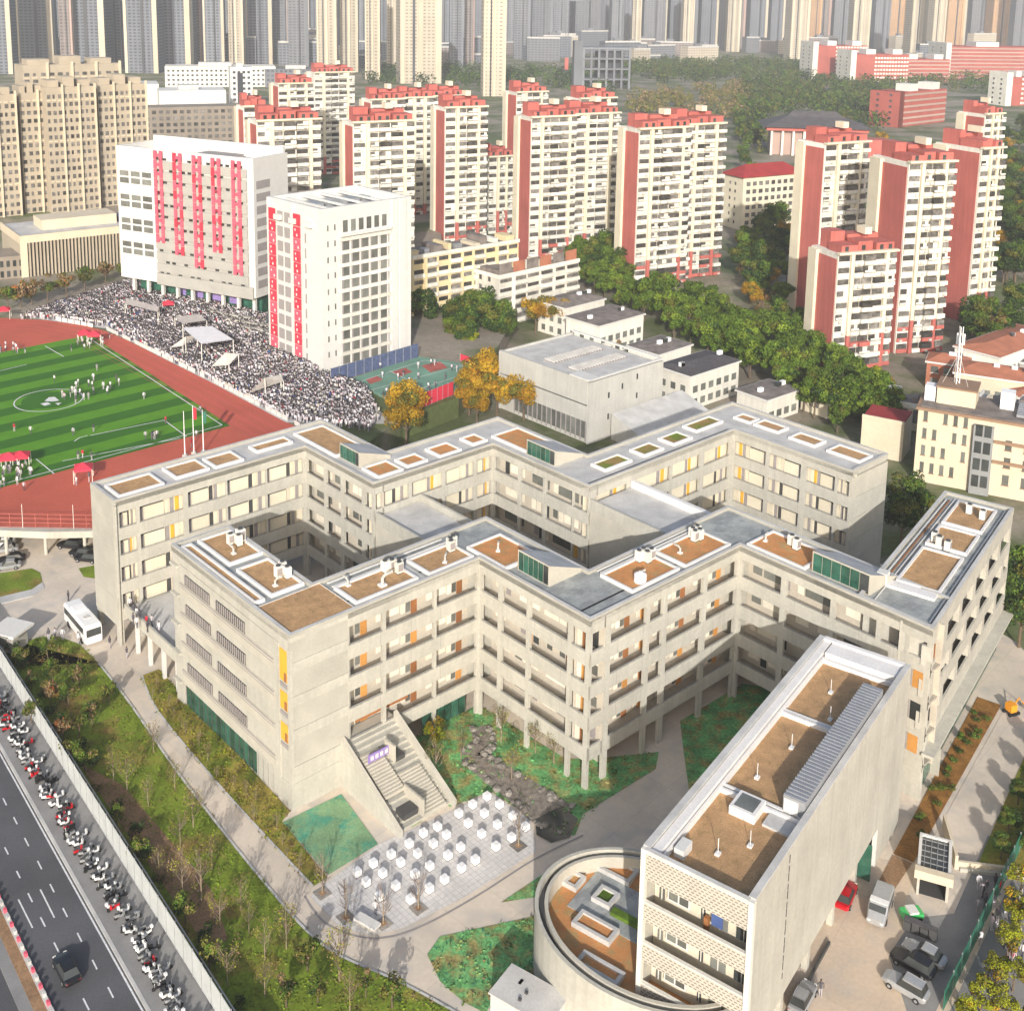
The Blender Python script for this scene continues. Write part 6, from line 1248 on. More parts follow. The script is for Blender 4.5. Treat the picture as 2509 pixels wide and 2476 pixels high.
far_wood('far_wood', [(1540, 175), (1760, 170), (1932, 190), (1932, 130), (1540, 140)], 320, ['leaf_dark', 'leaf_green', 'leaf_olive'], [.5, .3, .2], 1.1, 8, 6)
# trees below the library and at the far end of the track
for i, (u, v) in enumerate([(60, 575), (90, 568), (125, 560), (160, 548), (200, 535), (235, 530), (40, 580), (15, 585)]):
    tree('small_dark' if i % 2 else 'rust', D(u, v, ZP), 'small tree in front of the louvred library' if i % 2 else 'brownish small tree in front of the louvred library', 'small trees in front of the library', 1.3)
# the planted bank by the road
bank_spec = [(60, 1300, 'small_dark'), (95, 1330, 'rust'), (60, 1365, 'small_dark'), (130, 1330, 'small_dark'), (150, 1300, 'small_dark'), (100, 1290, 'small_dark'), (120, 1400, 'rust'), (150, 1390, 'small_dark'), (175, 1370, 'small_dark'), (205, 1325, 'small_dark'), (40, 1260, 'small_dark'), (90, 1240, 'small_dark'), (135, 1440, 'small_dark'), (160, 1455, 'small_dark'),
    (290, 1420, 'sparse'), (240, 1490, 'sparse'), (280, 1520, 'sparse'), (215, 1475, 'sparse'), (330, 1490, 'sparse'), (300, 1660, 'sparse'), (345, 1690, 'sparse'), (260, 1630, 'small_dark'), (400, 1640, 'sparse'), (380, 1700, 'sparse'), (415, 1760, 'sparse'), (455, 1720, 'sparse'), (470, 1760, 'sparse'), (500, 1810, 'sparse'), (540, 1790, 'sparse'), (350, 1740, 'small_dark'), (430, 1860, 'sparse'), (500, 1880, 'sparse'), (580, 1830, 'small_dark'), (640, 1850, 'sparse'), (600, 1890, 'small_dark'), (690, 1880, 'small_dark'), (540, 1900, 'small_dark'), (660, 1910, 'sparse'), (340, 1600, 'sparse'), (365, 1560, 'sparse'), (740, 1900, 'small_dark'), (395, 1830, 'small_dark'), (220, 1560, 'small_dark')]
BL = {'small_dark': ('small leafy olive tree on the grass bank', 'leafy trees on the bank'), 'rust': ('rust brown tree on the grass bank', 'rust brown trees on the bank'), 'sparse': ('thin sparse olive tree on the grass bank', 'sparse trees on the bank')}
bc = {}
for u, v, k_ in sorted(bank_spec, key=lambda q: q[1]):
    bc[k_] = bc.get(k_, -1) + 1
    tree(k_, D(u, v, 0.03), BL[k_][0] + ', %s from the coach end' % (ORD + ['twenty-' + o for o in ORD])[bc[k_]], BL[k_][1], rnd.uniform(0.45, 0.7) if k_ != 'sparse' else rnd.uniform(0.55, 0.85))
for i in range(18):
    f = i / 17; p = D(285, 1300).lerp(D(570, 1640), f) + Vector((rnd.uniform(-.8, .8), rnd.uniform(-.8, .8), 0.03))
    tree('sparse', p, 'thin young sparse tree in the lawn strip along the school end wing', 'young trees of the lawn strip', rnd.uniform(0.22, 0.34))
for i, (x, y) in enumerate([(205, 1250), (335, 1385), (545, 1420), (742, 1335), (1300, 985)]):
    p = at(700 + x * .4384, 1640 + y * .4384); lb = ['bare tree in the pit at the left corner of the plaza', 'bare tree in the pit behind the white bench slab, left one', 'bare tree in the pit beside the white bench slab, right one', 'bare tree in the pit at the middle of the plaza front edge', 'bare tree in the pit at the right end of the plaza'][i]
    tree('bare', (p.x, p.y, 0.03), lb, None, 0.8)
    g_ = thing('tree_grate', 'square dark tree grate ' + lb[10:], 'tree grate', (p.x, p.y, 0.025), TS); part(g_, 'grate', 'rock', -0.7, 0.7, -0.7, 0.7, 0, 0.05); part(g_, 'soil', 'earth', -0.3, 0.3, -0.3, 0.3, 0.051, 0.07)
for u, v in [(822, 1470), (965, 1470), (1045, 1440), (1010, 1420), (870, 1430), (945, 1400)]: tree('sparse', D(u, v, 0.05), 'slender sapling on the green netting of the courtyard garden', 'saplings of the courtyard garden', 0.7)
tree('lime', D(822, 1410, 0.05), 'lime green young tree beside the outdoor stair', None, 0.5)
# right side: road trees and hedges
for i_, (u, v) in enumerate([(1925, 1690), (1910, 1742), (1932, 1770), (1898, 1805), (1876, 1856), (1910, 1870), (1850, 1912), (1890, 1925), (1815, 1945)]): tree('lime', D(u, v, 0), 'yellow green street tree outside the green fence, %s of the row' % ORD[i_], 'street trees outside the right fence', 0.52)
for j_, (u, v) in enumerate([(118.5, 19.5), (121, 17.5), (123, 19.8), (126, 18), (128.5, 20), (131, 17), (133, 19.5), (136.5, 18), (139, 20), (142, 17.5), (124.5, 15.5), (129.5, 15), (137, 14.5)]): tree('dark', FR(u, v, 0.03), 'dark round tree on the lawn right of the side path, %s from the ramp' % ORD[j_], 'dark trees on the right lawn', 0.24)
for i in range(44):
    p = FR(rnd.uniform(113, 146), rnd.uniform(26.6, 28.4), 0.1)
    if i % 2: tree('shrub', p, 'low shrub in the brown planting strip along the long school wing', 'shrubs along the long wing', 0.5, cat='shrub')
mk_round('hedge', 2.2, 1.3, 0.6, 70, 0.15, ['leaf_dark', 'leaf_green', 'leaf_brown'], [.6, .2, .2], nv=3, n=7, th=0.1)  # dark shrubs added to stand in for the shade band behind the road fence
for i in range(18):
    tree('hedge', RP(-22 + i * 4.3 + rnd.uniform(-1, 1), -5.7 - rnd.uniform(0, 1.1), 0.03), 'added dark shrub standing in for shade along the bank side of the road fence', 'added dark shrubs for the shade behind the road fence', rnd.uniform(0.5, 0.85), cat='shrub', name='shrub')
# grass tufts on the bank, garden rocks
def tufts(name, poly, n, mats, wts, size, h, seed, lab):
    g = np.random.default_rng(seed); xs, ys = [p[0] for p in poly], [p[1] for p in poly]; cl = []
    pts_ = g.uniform([min(xs), min(ys)], [max(xs), max(ys)], (n * 3, 2))
    for x, y in pts_:
        if inside(x, y, poly): cl.append((x, y, h * 0.5, 0.5, h))
        if len(cl) >= n: break
    link(name, leaf_mesh(name, cl, 8, size, mats, seed, wts), kind='stuff', label=lab, cat='grass')
tufts('grass_tufts', BANK, 3600, ['grass', 'leaf_olive', 'leaf_green_light', 'leaf_brown'], [.6, .15, .15, .1], 0.12, 0.12, 5, 'rough grass tufts on the bank beside the road fence')
tufts('grass_tufts', LAWN2, 900, ['grass_dry', 'leaf_olive', 'leaf_lime', 'leaf_brown'], [.3, .3, .2, .2], 0.14, 0.2, 6, 'dry grass tufts in the lawn strip along the end wing')
tufts('garden_plants', GARDEN, 160, ['net_green', 'leaf_green', 'leaf_olive', 'leaf_brown'], [.6, .14, .14, .12], 0.15, 0.14, 7, 'ground plants and loose netting in the courtyard garden')
tufts('garden_plants', NET2, 90, ['net_green', 'leaf_green', 'fence_green', 'leaf_brown'], [.6, .1, .15, .15], 0.15, 0.14, 8, 'ground plants and loose netting in the garden patch by the path')
rocks = []
for s in range(4):
    bm = bmesh.new(); bmesh.ops.create_icosphere(bm, subdivisions=2, radius=0.5); g = random.Random(s)
    for v in bm.verts: v.co *= g.uniform(0.7, 1.15); v.co.z *= 0.65
    me = bpy.data.meshes.new('rock'); bm.to_mesh(me); bm.free(); me.materials.append(M['rock']); rocks.append(me)
for i in range(70):
    j = rnd.randrange(len(cl)); w = 1.0 + 1.4 * j / len(cl); d = (cl[min(j + 1, len(cl) - 1)] - cl[max(j - 1, 0)]).normalized() if j < len(cl) - 1 else Vector((1, 0, 0)); nn = Vector((-d.y, d.x, 0))
    p = cl[j] + nn * rnd.choice((-1, 1)) * w * rnd.uniform(0.75, 1.1)
    link('rock', rocks[i % 4], None, (p.x, p.y, 0.1), rnd.uniform(0, 6), 'grey brown boulder lining the dry stream bed in the courtyard garden', 'rock', 'boulders along the dry stream', scale=rnd.uniform(0.35, 1.1))
# ================================================================== SMALL THINGS, VEHICLES, PEOPLE
# road fence: pale panels with a dark base channel
fence = thing('road_fence', 'long pale panel fence between the pavement and the grass bank', 'fence', RP(0, -4.2), math.atan2(RD.y, RD.x))
for k in range(int((T1 + 40) / 2.0)):
    x = -40 + 2.0 * k
    part(fence, 'panel', 'fence_pale', x, x + 1.94, -0.03, 0.03, 0.25, 2.9); part(fence, 'post', 'grey_metal', x + 1.94, x + 2.0, -0.06, 0.06, 0.1, 3.05)
part(fence, 'rail', 'roof_pale', -40, T1, 0.45, 0.55, 2.2, 2.32); part(fence, 'plinth', 'frame_dark', -40, T1, 0.04, 1.0, -0.05, 0.25)
# ---- motor scooters
def scooter_proto(bodym, seatm):
    t = thing('scooter', 'x', 'motor scooter', (0, 0, 0))
    k = MB(); k.prism([(-0.75, -0.16), (-0.1, -0.18), (-0.1, 0.18), (-0.75, 0.16)], [0.45, 0.4, 0.4, 0.45], [0.8, 0.72, 0.72, 0.8], bodym, bottom=True); k.box(-0.1, 0.35, -0.15, 0.15, 0.3, 0.38, bodym); k.prism([(0.33, -0.2), (0.55, -0.12), (0.55, 0.12), (0.33, 0.2)], 0.32, [0.95, 1.05, 1.05, 0.95], bodym); k.build('body', t)
    part(t, 'seat', seatm, -0.72, -0.08, -0.14, 0.14, 0.81, 0.9)
    for x in (-0.55, 0.68):
        k = MB(); k.tube([(x, -0.06, 0.27), (x, 0.06, 0.27)], 0.27, 'rubber', 10); k.build('wheel', t)
    k = MB(); k.tube([(0.68, 0, 0.3), (0.45, 0, 1.05)], 0.04, 'grey_metal', 5); k.tube([(0.42, -0.34, 1.06), (0.45, 0, 1.04), (0.42, 0.34, 1.06)], 0.03, 'frame_dark', 5); k.build('handlebar', t)
    part(t, 'headlight', 'lamp_glass', 0.56, 0.62, -0.08, 0.08, 0.85, 0.97)
    if bodym == 'car_white': part(t, 'top_case', 'car_white', -1.0, -0.68, -0.17, 0.17, 0.85, 1.2)
    return t
SC = [('white', scooter_proto('car_white', 'frame_dark')), ('black', scooter_proto('car_black', 'rubber')), ('red', scooter_proto('car_red', 'frame_dark')), ('grey', scooter_proto('car_silver', 'frame_dark'))]
used = set(); ang0 = math.atan2(RD.y, RD.x)
for i in range(150):
    t_ = -9 + i * 0.41 + rnd.uniform(-0.12, 0.12)
    if rnd.random() < 0.08: continue
    k_ = rnd.choices(range(4), [4, 3, 1.2, 3])[0]; nm, pr_ = SC[k_]; s_ = -1.35 + rnd.uniform(-0.35, 0.25) - (0.9 if rnd.random() < 0.3 else 0)
    lb = nm + ' motor scooter parked in the long row on the pavement beside the road fence'; rz = ang0 + R(90) + rnd.uniform(-0.35, 0.35) + (math.pi if rnd.random() < 0.2 else 0)
    if k_ not in used: pr_.location = RP(t_, s_, 0.12); pr_.rotation_euler = (0, 0, rz); pr_['label'] = lb; pr_['group'] = nm + ' scooters in the pavement row'; used.add(k_)
    else: copy_thing(pr_, RP(t_, s_, 0.12), rz, lb, nm + ' scooters in the pavement row', 0.74)
# ---- cars
def loft(k, secs, m):
    """secs: list of (x, [(y, z), ...]) rings with equal counts"""
    base = len(k.v); n = len(secs[0][1]); i = k.mi(m)
    for x, rg_ in secs: k.v += [(x, y, z) for y, z in rg_]
    for a in range(len(secs) - 1):
        for b in range(n):
            c = (b + 1) % n; k.f.append((base + a * n + b, base + a * n + c, base + (a + 1) * n + c, base + (a + 1) * n + b)); k.m.append(i)
    k.f.append(tuple(base + b for b in reversed(range(n)))); k.m.append(i); k.f.append(tuple(base + (len(secs) - 1) * n + b for b in range(n))); k.m.append(i)
def ring_(w, z0, z1, r=0.12): return [(-w + r, z0), (w - r, z0), (w, z0 + r), (w, z1 - r), (w - r, z1), (-w + r, z1), (-w, z1 - r), (-w, z0 + r)]
def car(P, rz, paint, label, kind_='sedan', group=None):
    t = thing('parked_car', label, 'car', P, rz, group, 0.88); suv = kind_ != 'sedan'
    L = 2.3; hb = 0.98 if suv else 0.85; hr = 1.75 if suv else 1.45
    k = MB(); loft(k, [(-L, ring_(0.72, 0.42, hb - 0.12)), (-L + 0.25, ring_(0.86, 0.28, hb)), (-0.9, ring_(0.9, 0.24, hb + 0.03)), (0.9, ring_(0.9, 0.24, hb)), (1.7, ring_(0.88, 0.26, hb - 0.06)), (L, ring_(0.70, 0.40, hb - 0.22))], paint)
    xb, xf = (-L + 0.25, 0.75) if suv else (-1.75, 0.85)
    loft(k, [(xb + (0.2 if suv else 0.55), ring_(0.62, hr - 0.1, hr)), (-0.2, ring_(0.64, hr - 0.08, hr + 0.03)), (0.2, ring_(0.62, hr - 0.1, hr))], paint); k.build('body', t)
    k = MB(); top = [(xb + (0.18 if suv else 0.5), -0.62), (0.25, -0.62), (0.25, 0.62), (xb + (0.18 if suv else 0.5), 0.62)]; bot = [(xb, -0.82), (xf, -0.82), (xf, 0.82), (xb, 0.82)]
    for q in range(4):
        j = (q + 1) % 4; k.face([(*bot[q], hb - 0.02), (*bot[j], hb - 0.02), (*top[j], hr - 0.06), (*top[q], hr - 0.06)], 'glass_dark')
    k.build('windows', t)
    for x in (-1.4, 1.42):
        for y in (-0.84, 0.84):
            k = MB(); k.tube([(x, y - 0.1, 0.33), (x, y + 0.1, 0.33)], 0.33, 'rubber', 12); k.tube([(x, y - 0.11, 0.33), (x, y + 0.11, 0.33)], 0.18, 'grey_metal', 8); k.build('wheel', t)
    for y in (-0.55, 0.55): part(t, 'headlight', 'lamp_glass', L - 0.12, L - 0.02, y - 0.16, y + 0.16, 0.55, 0.68); part(t, 'tail_light', 'lamp_red', -L + 0.02, -L + 0.1, y - 0.16, y + 0.16, 0.6, 0.75)
    return t
def van(P, rz, label, paint='car_white', L=2.6, h=2.1, name='parked_van', cat='van'):
    t = thing(name, label, cat, P, rz); k = MB(); loft(k, [(-L, ring_(0.86, 0.35, h - 0.06)), (-L + 0.2, ring_(0.92, 0.3, h)), (L * 0.5, ring_(0.92, 0.3, h)), (L * 0.72, ring_(0.90, 0.3, h * 0.72)), (L, ring_(0.84, 0.35, h * 0.50))], paint); k.build('body', t)
    k = MB(); k.face([(L * 0.53, -0.8, h - 0.1), (L * 0.73, -0.78, h * 0.73), (L * 0.73, 0.78, h * 0.73), (L * 0.53, 0.8, h - 0.1)], 'glass_dark'); k.v = [(x + 0.03, y, z + 0.03) for x, y, z in k.v]; k.build('windscreen', t)
    for y in (-0.925, 0.925): part(t, 'side_window', 'glass_dark', -L * 0.75, L * 0.45, y - 0.01, y + 0.01, h * 0.62, h * 0.88)
    for x in (-L * 0.62, L * 0.6):
        for y in (-0.82, 0.82):
            k = MB(); k.tube([(x, y - 0.12, 0.34), (x, y + 0.12, 0.34)], 0.34, 'rubber', 12); k.build('wheel', t)
    for y in (-0.6, 0.6): part(t, 'headlight', 'lamp_glass', L - 0.05, L + 0.01, y - 0.15, y + 0.15, 0.6, 0.75)
    return t
def z5(x, y): return at(1850 + x * .3411, 2000 + y * .3411)
def heading(a, b): d = b - a; return math.atan2(d.y, d.x)
pc = px6(565, 1150); car(pc, math.atan2(RD.y, RD.x) + math.pi, 'car_black', 'black car driving on the dark road at the lower left')
car(z5(650, 590), heading(z5(620, 650), z5(690, 480)), 'car_red', 'red car parked at the foot of the near block')
t = van(z5(895, 690), heading(z5(905, 730), z5(950, 590)) + math.pi, 'small grey and white van parked beside the planting strip', 'car_silver', 2.2, 1.85); part(t, 'cab_roof', 'car_white', 0.3, 1.0, -0.88, 0.88, 1.86, 1.92)
gc = thing('cargo_cart', 'small bright green cargo cart with white cover below the ramp shelter', 'cart', z5(1120, 735), R(10)); part(gc, 'tray', 'car_green', -1.0, 1.0, -0.6, 0.6, 0.35, 0.95); part(gc, 'cover', 'white', -0.45, 0.5, -0.55, 0.55, 0.951, 1.15)
for x in (-0.6, 0.6):
    for y in (-0.55, 0.55): k = MB(); k.tube([(x, y - 0.06, 0.28), (x, y + 0.06, 0.28)], 0.28, 'rubber', 10); k.build('wheel', gc)
car(z5(1130, 1085), heading(z5(1230, 1140), z5(1030, 1020)), 'car_black', 'black car parked at the lower right beside a silver car', 'suv')
car(z5(1215, 1010), heading(z5(1300, 1060), z5(1100, 950)), 'car_silver', 'silver car parked just behind the black car')
car(z5(1080, 1250), heading(z5(1170, 1300), z5(980, 1190)), 'car_silver', 'silver hatchback with dark windows nearest to the lower right corner', 'suv'); car(z5(340, 1330), heading(z5(300, 1400), z5(380, 1250)), 'car_silver', 'silver car cut by the lower photo edge beside the near block wall')
bn = thing('waste_bin', 'row of dark waste bins below the green cart', 'waste bin', z5(1180, 840), R(-30)); [part(bn, 'bin', 'frame_dark', -1.5 + q * 0.8, -0.8 + q * 0.8, -0.35, 0.35, 0, 1.0 + 0.1 * (q % 2)) for q in range(4)]; part(bn, 'lid', 'tile_dark', -1.5, 1.6, -0.36, 0.36, 1.11, 1.16)
for i, (u, v) in enumerate([(10, 1040), (22, 1058), (14, 1072), (5, 1028)]): car(D(u, v), R(200), ['car_silver', 'car_black', 'car_silver', 'car_white'][i], ['silver car in the packed row by the left lawn, second from front', 'dark car in the packed row by the left lawn', 'silver car in the packed row by the left lawn, front one', 'white car at the back of the packed row by the left lawn'][i])
for i, (u, v) in enumerate([(132, 1033), (155, 1048), (165, 1058)]): car(D(u, v), R(170), 'car_black', ['black car parked under the sports deck, left one', 'black car parked under the sports deck, middle one', 'black car parked under the sports deck, right one'][i], 'suv')
# coach
Pb_ = D(157, 1192); bus = thing('coach', 'white coach with dark window band standing at the head of the campus path', 'bus', Pb_, heading(D(130, 1165), D(172, 1215)))
k = MB(); loft(k, [(-4.2, ring_(1.1, 0.4, 2.9, .2)), (-4.0, ring_(1.2, 0.35, 3.0, .2)), (3.9, ring_(1.2, 0.35, 3.0, .2)), (4.25, ring_(1.12, 0.4, 2.75, .2))], 'car_white'); k.build('body', bus)
for y in (-1.21, 1.21): part(bus, 'window_band', 'glass_dark', -3.8, 3.6, y - 0.015, y + 0.015, 1.7, 2.55)
part(bus, 'windscreen', 'glass_dark', 4.18, 4.28, -1.0, 1.0, 1.45, 2.5); part(bus, 'roof_unit', 'white_bright', -2.2, -0.4, -0.8, 0.8, 3.0, 3.25); part(bus, 'roof_hatch', 'roof_pale', 1.2, 2.0, -0.4, 0.4, 3.0, 3.08)
for x in (-2.4, 2.7):
    for y in (-1.08, 1.08): k = MB(); k.tube([(x, y - 0.15, 0.48), (x, y + 0.15, 0.48)], 0.48, 'rubber', 12); k.build('wheel', bus)
for y in (-0.8, 0.8): part(bus, 'headlight', 'lamp_glass', 4.2, 4.3, y - 0.2, y + 0.2, 0.75, 0.95)
# gate house at the left edge, container office, shelters
gh = thing('guard_house', 'small pale guard house with flat white roof at the left edge', 'guard house', D(22, 1220), R(-18)); part(gh, 'wall_block', 'concrete', -1.5, 1.5, -1.4, 1.4, 0, 2.6); part(gh, 'roof', 'white', -2.2, 2.2, -2.0, 2.0, 2.601, 2.95); part(gh, 'window', 'glass_grey', -0.9, 0.6, -1.45, -1.41, 0.9, 2.1); part(gh, 'door', 'panel_grey', 0.8, 1.3, -1.46, -1.41, 0, 2.1); part(gh, 'fascia', 'frame_dark', -1.6, 1.4, -2.03, -2.005, 2.65, 2.8)
hut = thing('site_hut', 'pale blue site hut with grey flat roof at the lower edge of the garden patch', 'hut', (1.2, 90.4, 0), math.atan2(87.2 - 90.4, 6.1 - 1.2)); Lh = math.hypot(4.9, 3.2)
part(hut, 'wall_block', 'fence_pale', 0.05, Lh - 0.05, -3.5, -0.05, 0, 2.9); part(hut, 'roof', 'roof_pale', -0.1, Lh + 0.1, -3.65, 0.1, 2.901, 3.05); part(hut, 'window', 'glass_grey', 0.0, 0.04, -2.6, -1.6, 1.0, 2.0); part(hut, 'door', 'door_yellow', 0.0, 0.045, -1.2, -0.5, 0, 2.0); part(hut, 'roof_stain', 'roof_grey', 1.5, 1.8, -1.4, -0.8, 3.051, 3.056)
for x, y in ((2.6, -2.0), (2.5, -2.9)): part(hut, 'roof_vent', 'frame_dark', x, x + 0.25, y, y + 0.25, 3.051, 3.25)
q0, q1, q2 = z5(1170, 560), z5(1310, 600), z5(1330, 330); sh = thing('ramp_shelter', 'ramp shelter with white framed dark lattice roof and cream front beam', 'shelter', q0, heading(q0, q1)); Ws = (q1 - q0).length; Ls = 5.6; Ws += 0.7
for x in (-0.2, Ws): part(sh, 'side_wall', 'concrete', x, x + 0.25, 0, Ls, 0, 2.59)
part(sh, 'front_beam', 'cream_wall', -0.5, Ws + 0.6, -0.5, 0.3, 2.2, 3.1); part(sh, 'back_beam', 'white', -0.3, Ws + 0.4, Ls - 0.3, Ls, 2.6, 2.9); part(sh, 'ramp_floor', 'frame_dark', 0.06, Ws - 0.01, 0.2, Ls - 0.1, 0.01, 0.06)
for x in (-0.3, Ws + 0.05): part(sh, 'roof_frame', 'white', x, x + 0.3, 0.31, Ls - 0.31, 2.61, 2.95)
part(sh, 'glass_roof', 'glass_dark', 0.01, Ws + 0.04, 0.31, Ls - 0.31, 2.62, 2.7)
for i in range(6): part(sh, 'roof_bar', 'grey_metal', 0.012, Ws + 0.03, 0.6 + i * 0.85, 0.68 + i * 0.85, 2.701, 2.76)
for i in range(4): part(sh, 'roof_bar', 'grey_metal', 0.3 + i * Ws / 4.2, 0.36 + i * Ws / 4.2, 0.32, Ls - 0.32, 2.765, 2.8)
r0 = z5(1450, 370); rp = thing('ramp_wall', 'curved cream walled ramp beside the shelter at the right', 'wall', r0, heading(r0, z5(1690, 400))); part(rp, 'wall', 'cream_wall', 0, 6.5, -0.15, 0.15, 0, 0.9); part(rp, 'wall', 'cream_wall', -0.3, 0, -0.2, 6.0, 0, 1.6); part(rp, 'coping', 'concrete', 0.2, 6.5, -0.5, -0.16, 0, 0.4)
# green and grey fence along the right street
fa, fb_ = D(1779, 1907), D(1925, 1602); gf = thing('street_fence', 'green mesh fence along the street at the lower right', 'fence', fa, heading(fa, fb_)); Lf = (fb_ - fa).length + 30
for k in range(int(Lf / 2.5)): part(gf, 'panel', 'fence_green', k * 2.5, k * 2.5 + 2.44, -0.03, 0.03, 0.1, 2.2); part(gf, 'post', 'grey_metal', k * 2.5 + 2.44, k * 2.5 + 2.5, -0.05, 0.05, 0, 2.4)
dvec = (fb_ - fa).normalized(); nv_ = Vector((dvec.y, -dvec.x, 0))
sheet('street_pavement', [fa - dvec * 20 + nv_ * 0.5, fb_ + dvec * 40 + nv_ * 0.5, fb_ + dvec * 40 + nv_ * 5.5, fa - dvec * 20 + nv_ * 5.5], 0.02, 'asphalt_pale'); sheet('street', [fa - dvec * 20 + nv_ * 5.5, fb_ + dvec * 40 + nv_ * 5.5, fb_ + dvec * 40 + nv_ * 22, fa - dvec * 20 + nv_ * 22], 0.0, 'track_red')
sheet('delivery_lane', [fa - dvec * 5 - nv_ * 0.5, fb_ - nv_ * 0.5, fb_ - nv_ * 5, fa + dvec * 3 - nv_ * 6], 0.015, 'asphalt_pale')
ex = thing('excavator', 'small orange excavator parked beside the long school wing', 'excavator', FR(146, 24.6, 0), R(20), None, 0.6); part(ex, 'track', 'rubber', -1.4, 1.4, -1.1, -0.6, 0, 0.6); part(ex, 'track', 'rubber', -1.4, 1.4, 0.6, 1.1, 0, 0.6); part(ex, 'cab', 'excavator', -0.9, 0.7, -0.9, 0.9, 0.7, 2.3); part(ex, 'window', 'glass_dark', 0.701, 0.72, -0.7, 0.1, 1.3, 2.1); k = MB(); k.tube([(0.6, 0.3, 1.3), (2.2, 0.3, 2.9), (3.6, 0.3, 1.2)], 0.18, 'excavator', 6); k.build('arm', ex); part(ex, 'bucket', 'rock', 3.3, 4.0, -0.1, 0.7, 0.5, 1.2)
# ---- white cubes on the plaza
cubes = [(1125, 710), (1045, 755), (1195, 755), (968, 805), (1110, 805), (1270, 820), (1020, 860), (1183, 868), (1340, 880), (848, 880), (770, 915), (898, 925), (1095, 920), (1262, 940), (690, 975), (825, 975), (1175, 990), (978, 995), (590, 1035), (738, 1030), (907, 1040), (1060, 1065), (490, 1085), (643, 1080), (805, 1100), (983, 1110), (400, 1135), (543, 1140), (723, 1145), (888, 1175), (450, 1190), (615, 1210), (803, 1225), (523, 1270), (698, 1285)]
cp = thing('cube_seat', 'white cube seat in the staggered rows on the paved plaza', 'cube seat', (0, 0, 0), TS, 'white cube seats on the plaza')
bm = bmesh.new(); bmesh.ops.create_cube(bm, size=0.70); bmesh.ops.bevel(bm, geom=bm.edges[:], offset=0.03, segments=2, affect='EDGES'); me = bpy.data.meshes.new('block'); bm.to_mesh(me); bm.free(); me.materials.append(M['white_bright'])
o = link('block', me, cp, (0, 0, 0.40)); part(cp, 'base_plinth', 'frame_dark', -0.34, 0.34, -0.34, 0.34, 0, 0.05)
def _cube_rows():
    W_ = []
    for x, y in cubes:
        p = at(700 + x * .4384, 1640 + (y + 14) * .4384, 0.02)
        W_.append((p, p.x * math.cos(TS) + p.y * math.sin(TS), -p.x * math.sin(TS) + p.y * math.cos(TS)))
    W_.sort(key=lambda q: -q[2]); rows_ = [[W_[0]]]
    for q in W_[1:]:
        if rows_[-1][0][2] - q[2] > 1.2: rows_.append([q])
        else: rows_[-1].append(q)
    return rows_
for ri, row_ in enumerate(_cube_rows()):
    for ci, (p, a_, c_) in enumerate(sorted(row_, key=lambda q: q[1])):
        lb = 'white cube seat on the plaza, %s from left in the %s row from the stair' % (ORD[ci], ORD[ri])
        if ri == 0 and ci == 0: cp.location = p; cp['label'] = lb
        else: copy_thing(cp, p, TS, lb)
p = at(700 + 455 * .4384, 1640 + 1430 * .4384, 0.02); bs = thing('bench_slab', 'long low white bench slab at the front left of the plaza', 'bench', p, TS - R(75)); part(bs, 'top', 'white', -1.3, 1.3, -0.5, 0.5, 0.35, 0.6); part(bs, 'base', 'concrete', -1.1, 1.1, -0.35, 0.35, 0, 0.349)
# ---- flagpoles and tents
for i, (u, v0, v1, cl_) in enumerate([(349, 855, 775, 'cloth_grey'), (366, 850, 765, 'cloth_red'), (384, 848, 772, 'fence_green')]):
    P = D(u, v0 + 5, ZP); h = topz(u, v1, P) - ZP
    fp = thing('flagpole', ['thin white flagpole without a clear flag, left of three', 'white flagpole with red flag, middle of three', 'white flagpole with green flag, right of three'][i], 'flagpole', P); k = MB(); k.tube([(0, 0, 0), (0, 0, h)], [0.12, 0.06], 'white_bright', 6); k.build('pole', fp); part(fp, 'plinth', 'concrete', -0.4, 0.4, -0.4, 0.4, 0, 0.3)
    if i: part(fp, 'flag', cl_, 0.1, 0.7, -0.03, 0.03, h - 2.6, h - 0.4)
def tent(u, v, z, w, d_, h, top, lb, rz=0.3, slope=0.8, grp=None):
    t = thing('tent', lb, 'tent', D(u, v, z), rz, grp); k = MB(); n = [(-w / 2, -d_ / 2, h), (w / 2, -d_ / 2, h), (w / 2, d_ / 2, h), (-w / 2, d_ / 2, h), (0, 0, h + slope)]
    for f in ((0, 1, 4), (1, 2, 4), (2, 3, 4), (3, 0, 4)): k.face([n[q] for q in f], top)
    for a in range(4): b = (a + 1) % 4; k.face([n[a], n[b], (n[b][0], n[b][1], h - 0.3), (n[a][0], n[a][1], h - 0.3)], top)
    k.build('canopy', t)
    for sx in (-1, 1):
        for sy in (-1, 1): part(t, 'pole', 'frame_white', sx * w / 2 - 0.05, sx * w / 2 + 0.05, sy * d_ / 2 - 0.05, sy * d_ / 2 + 0.05, 0, h)
for u, v, lb in [(160, 645, 'red pop-up tent at the far corner of the pitch, left one'), (178, 648, 'red pop-up tent at the far corner of the pitch, right one'), (18, 885, 'red pop-up tent at the near left of the pitch, left one'), (40, 882, 'red pop-up tent at the near left of the pitch, right one'), (158, 905, 'red pop-up tent on the track beside the rear school block'), (318, 588, 'red pop-up tent in the crowd below the striped white block'), (8, 600, 'red tent at the far left edge of the track')]: tent(u, v, ZP + 0.03, 3, 3, 2.4, 'banner_red', lb)
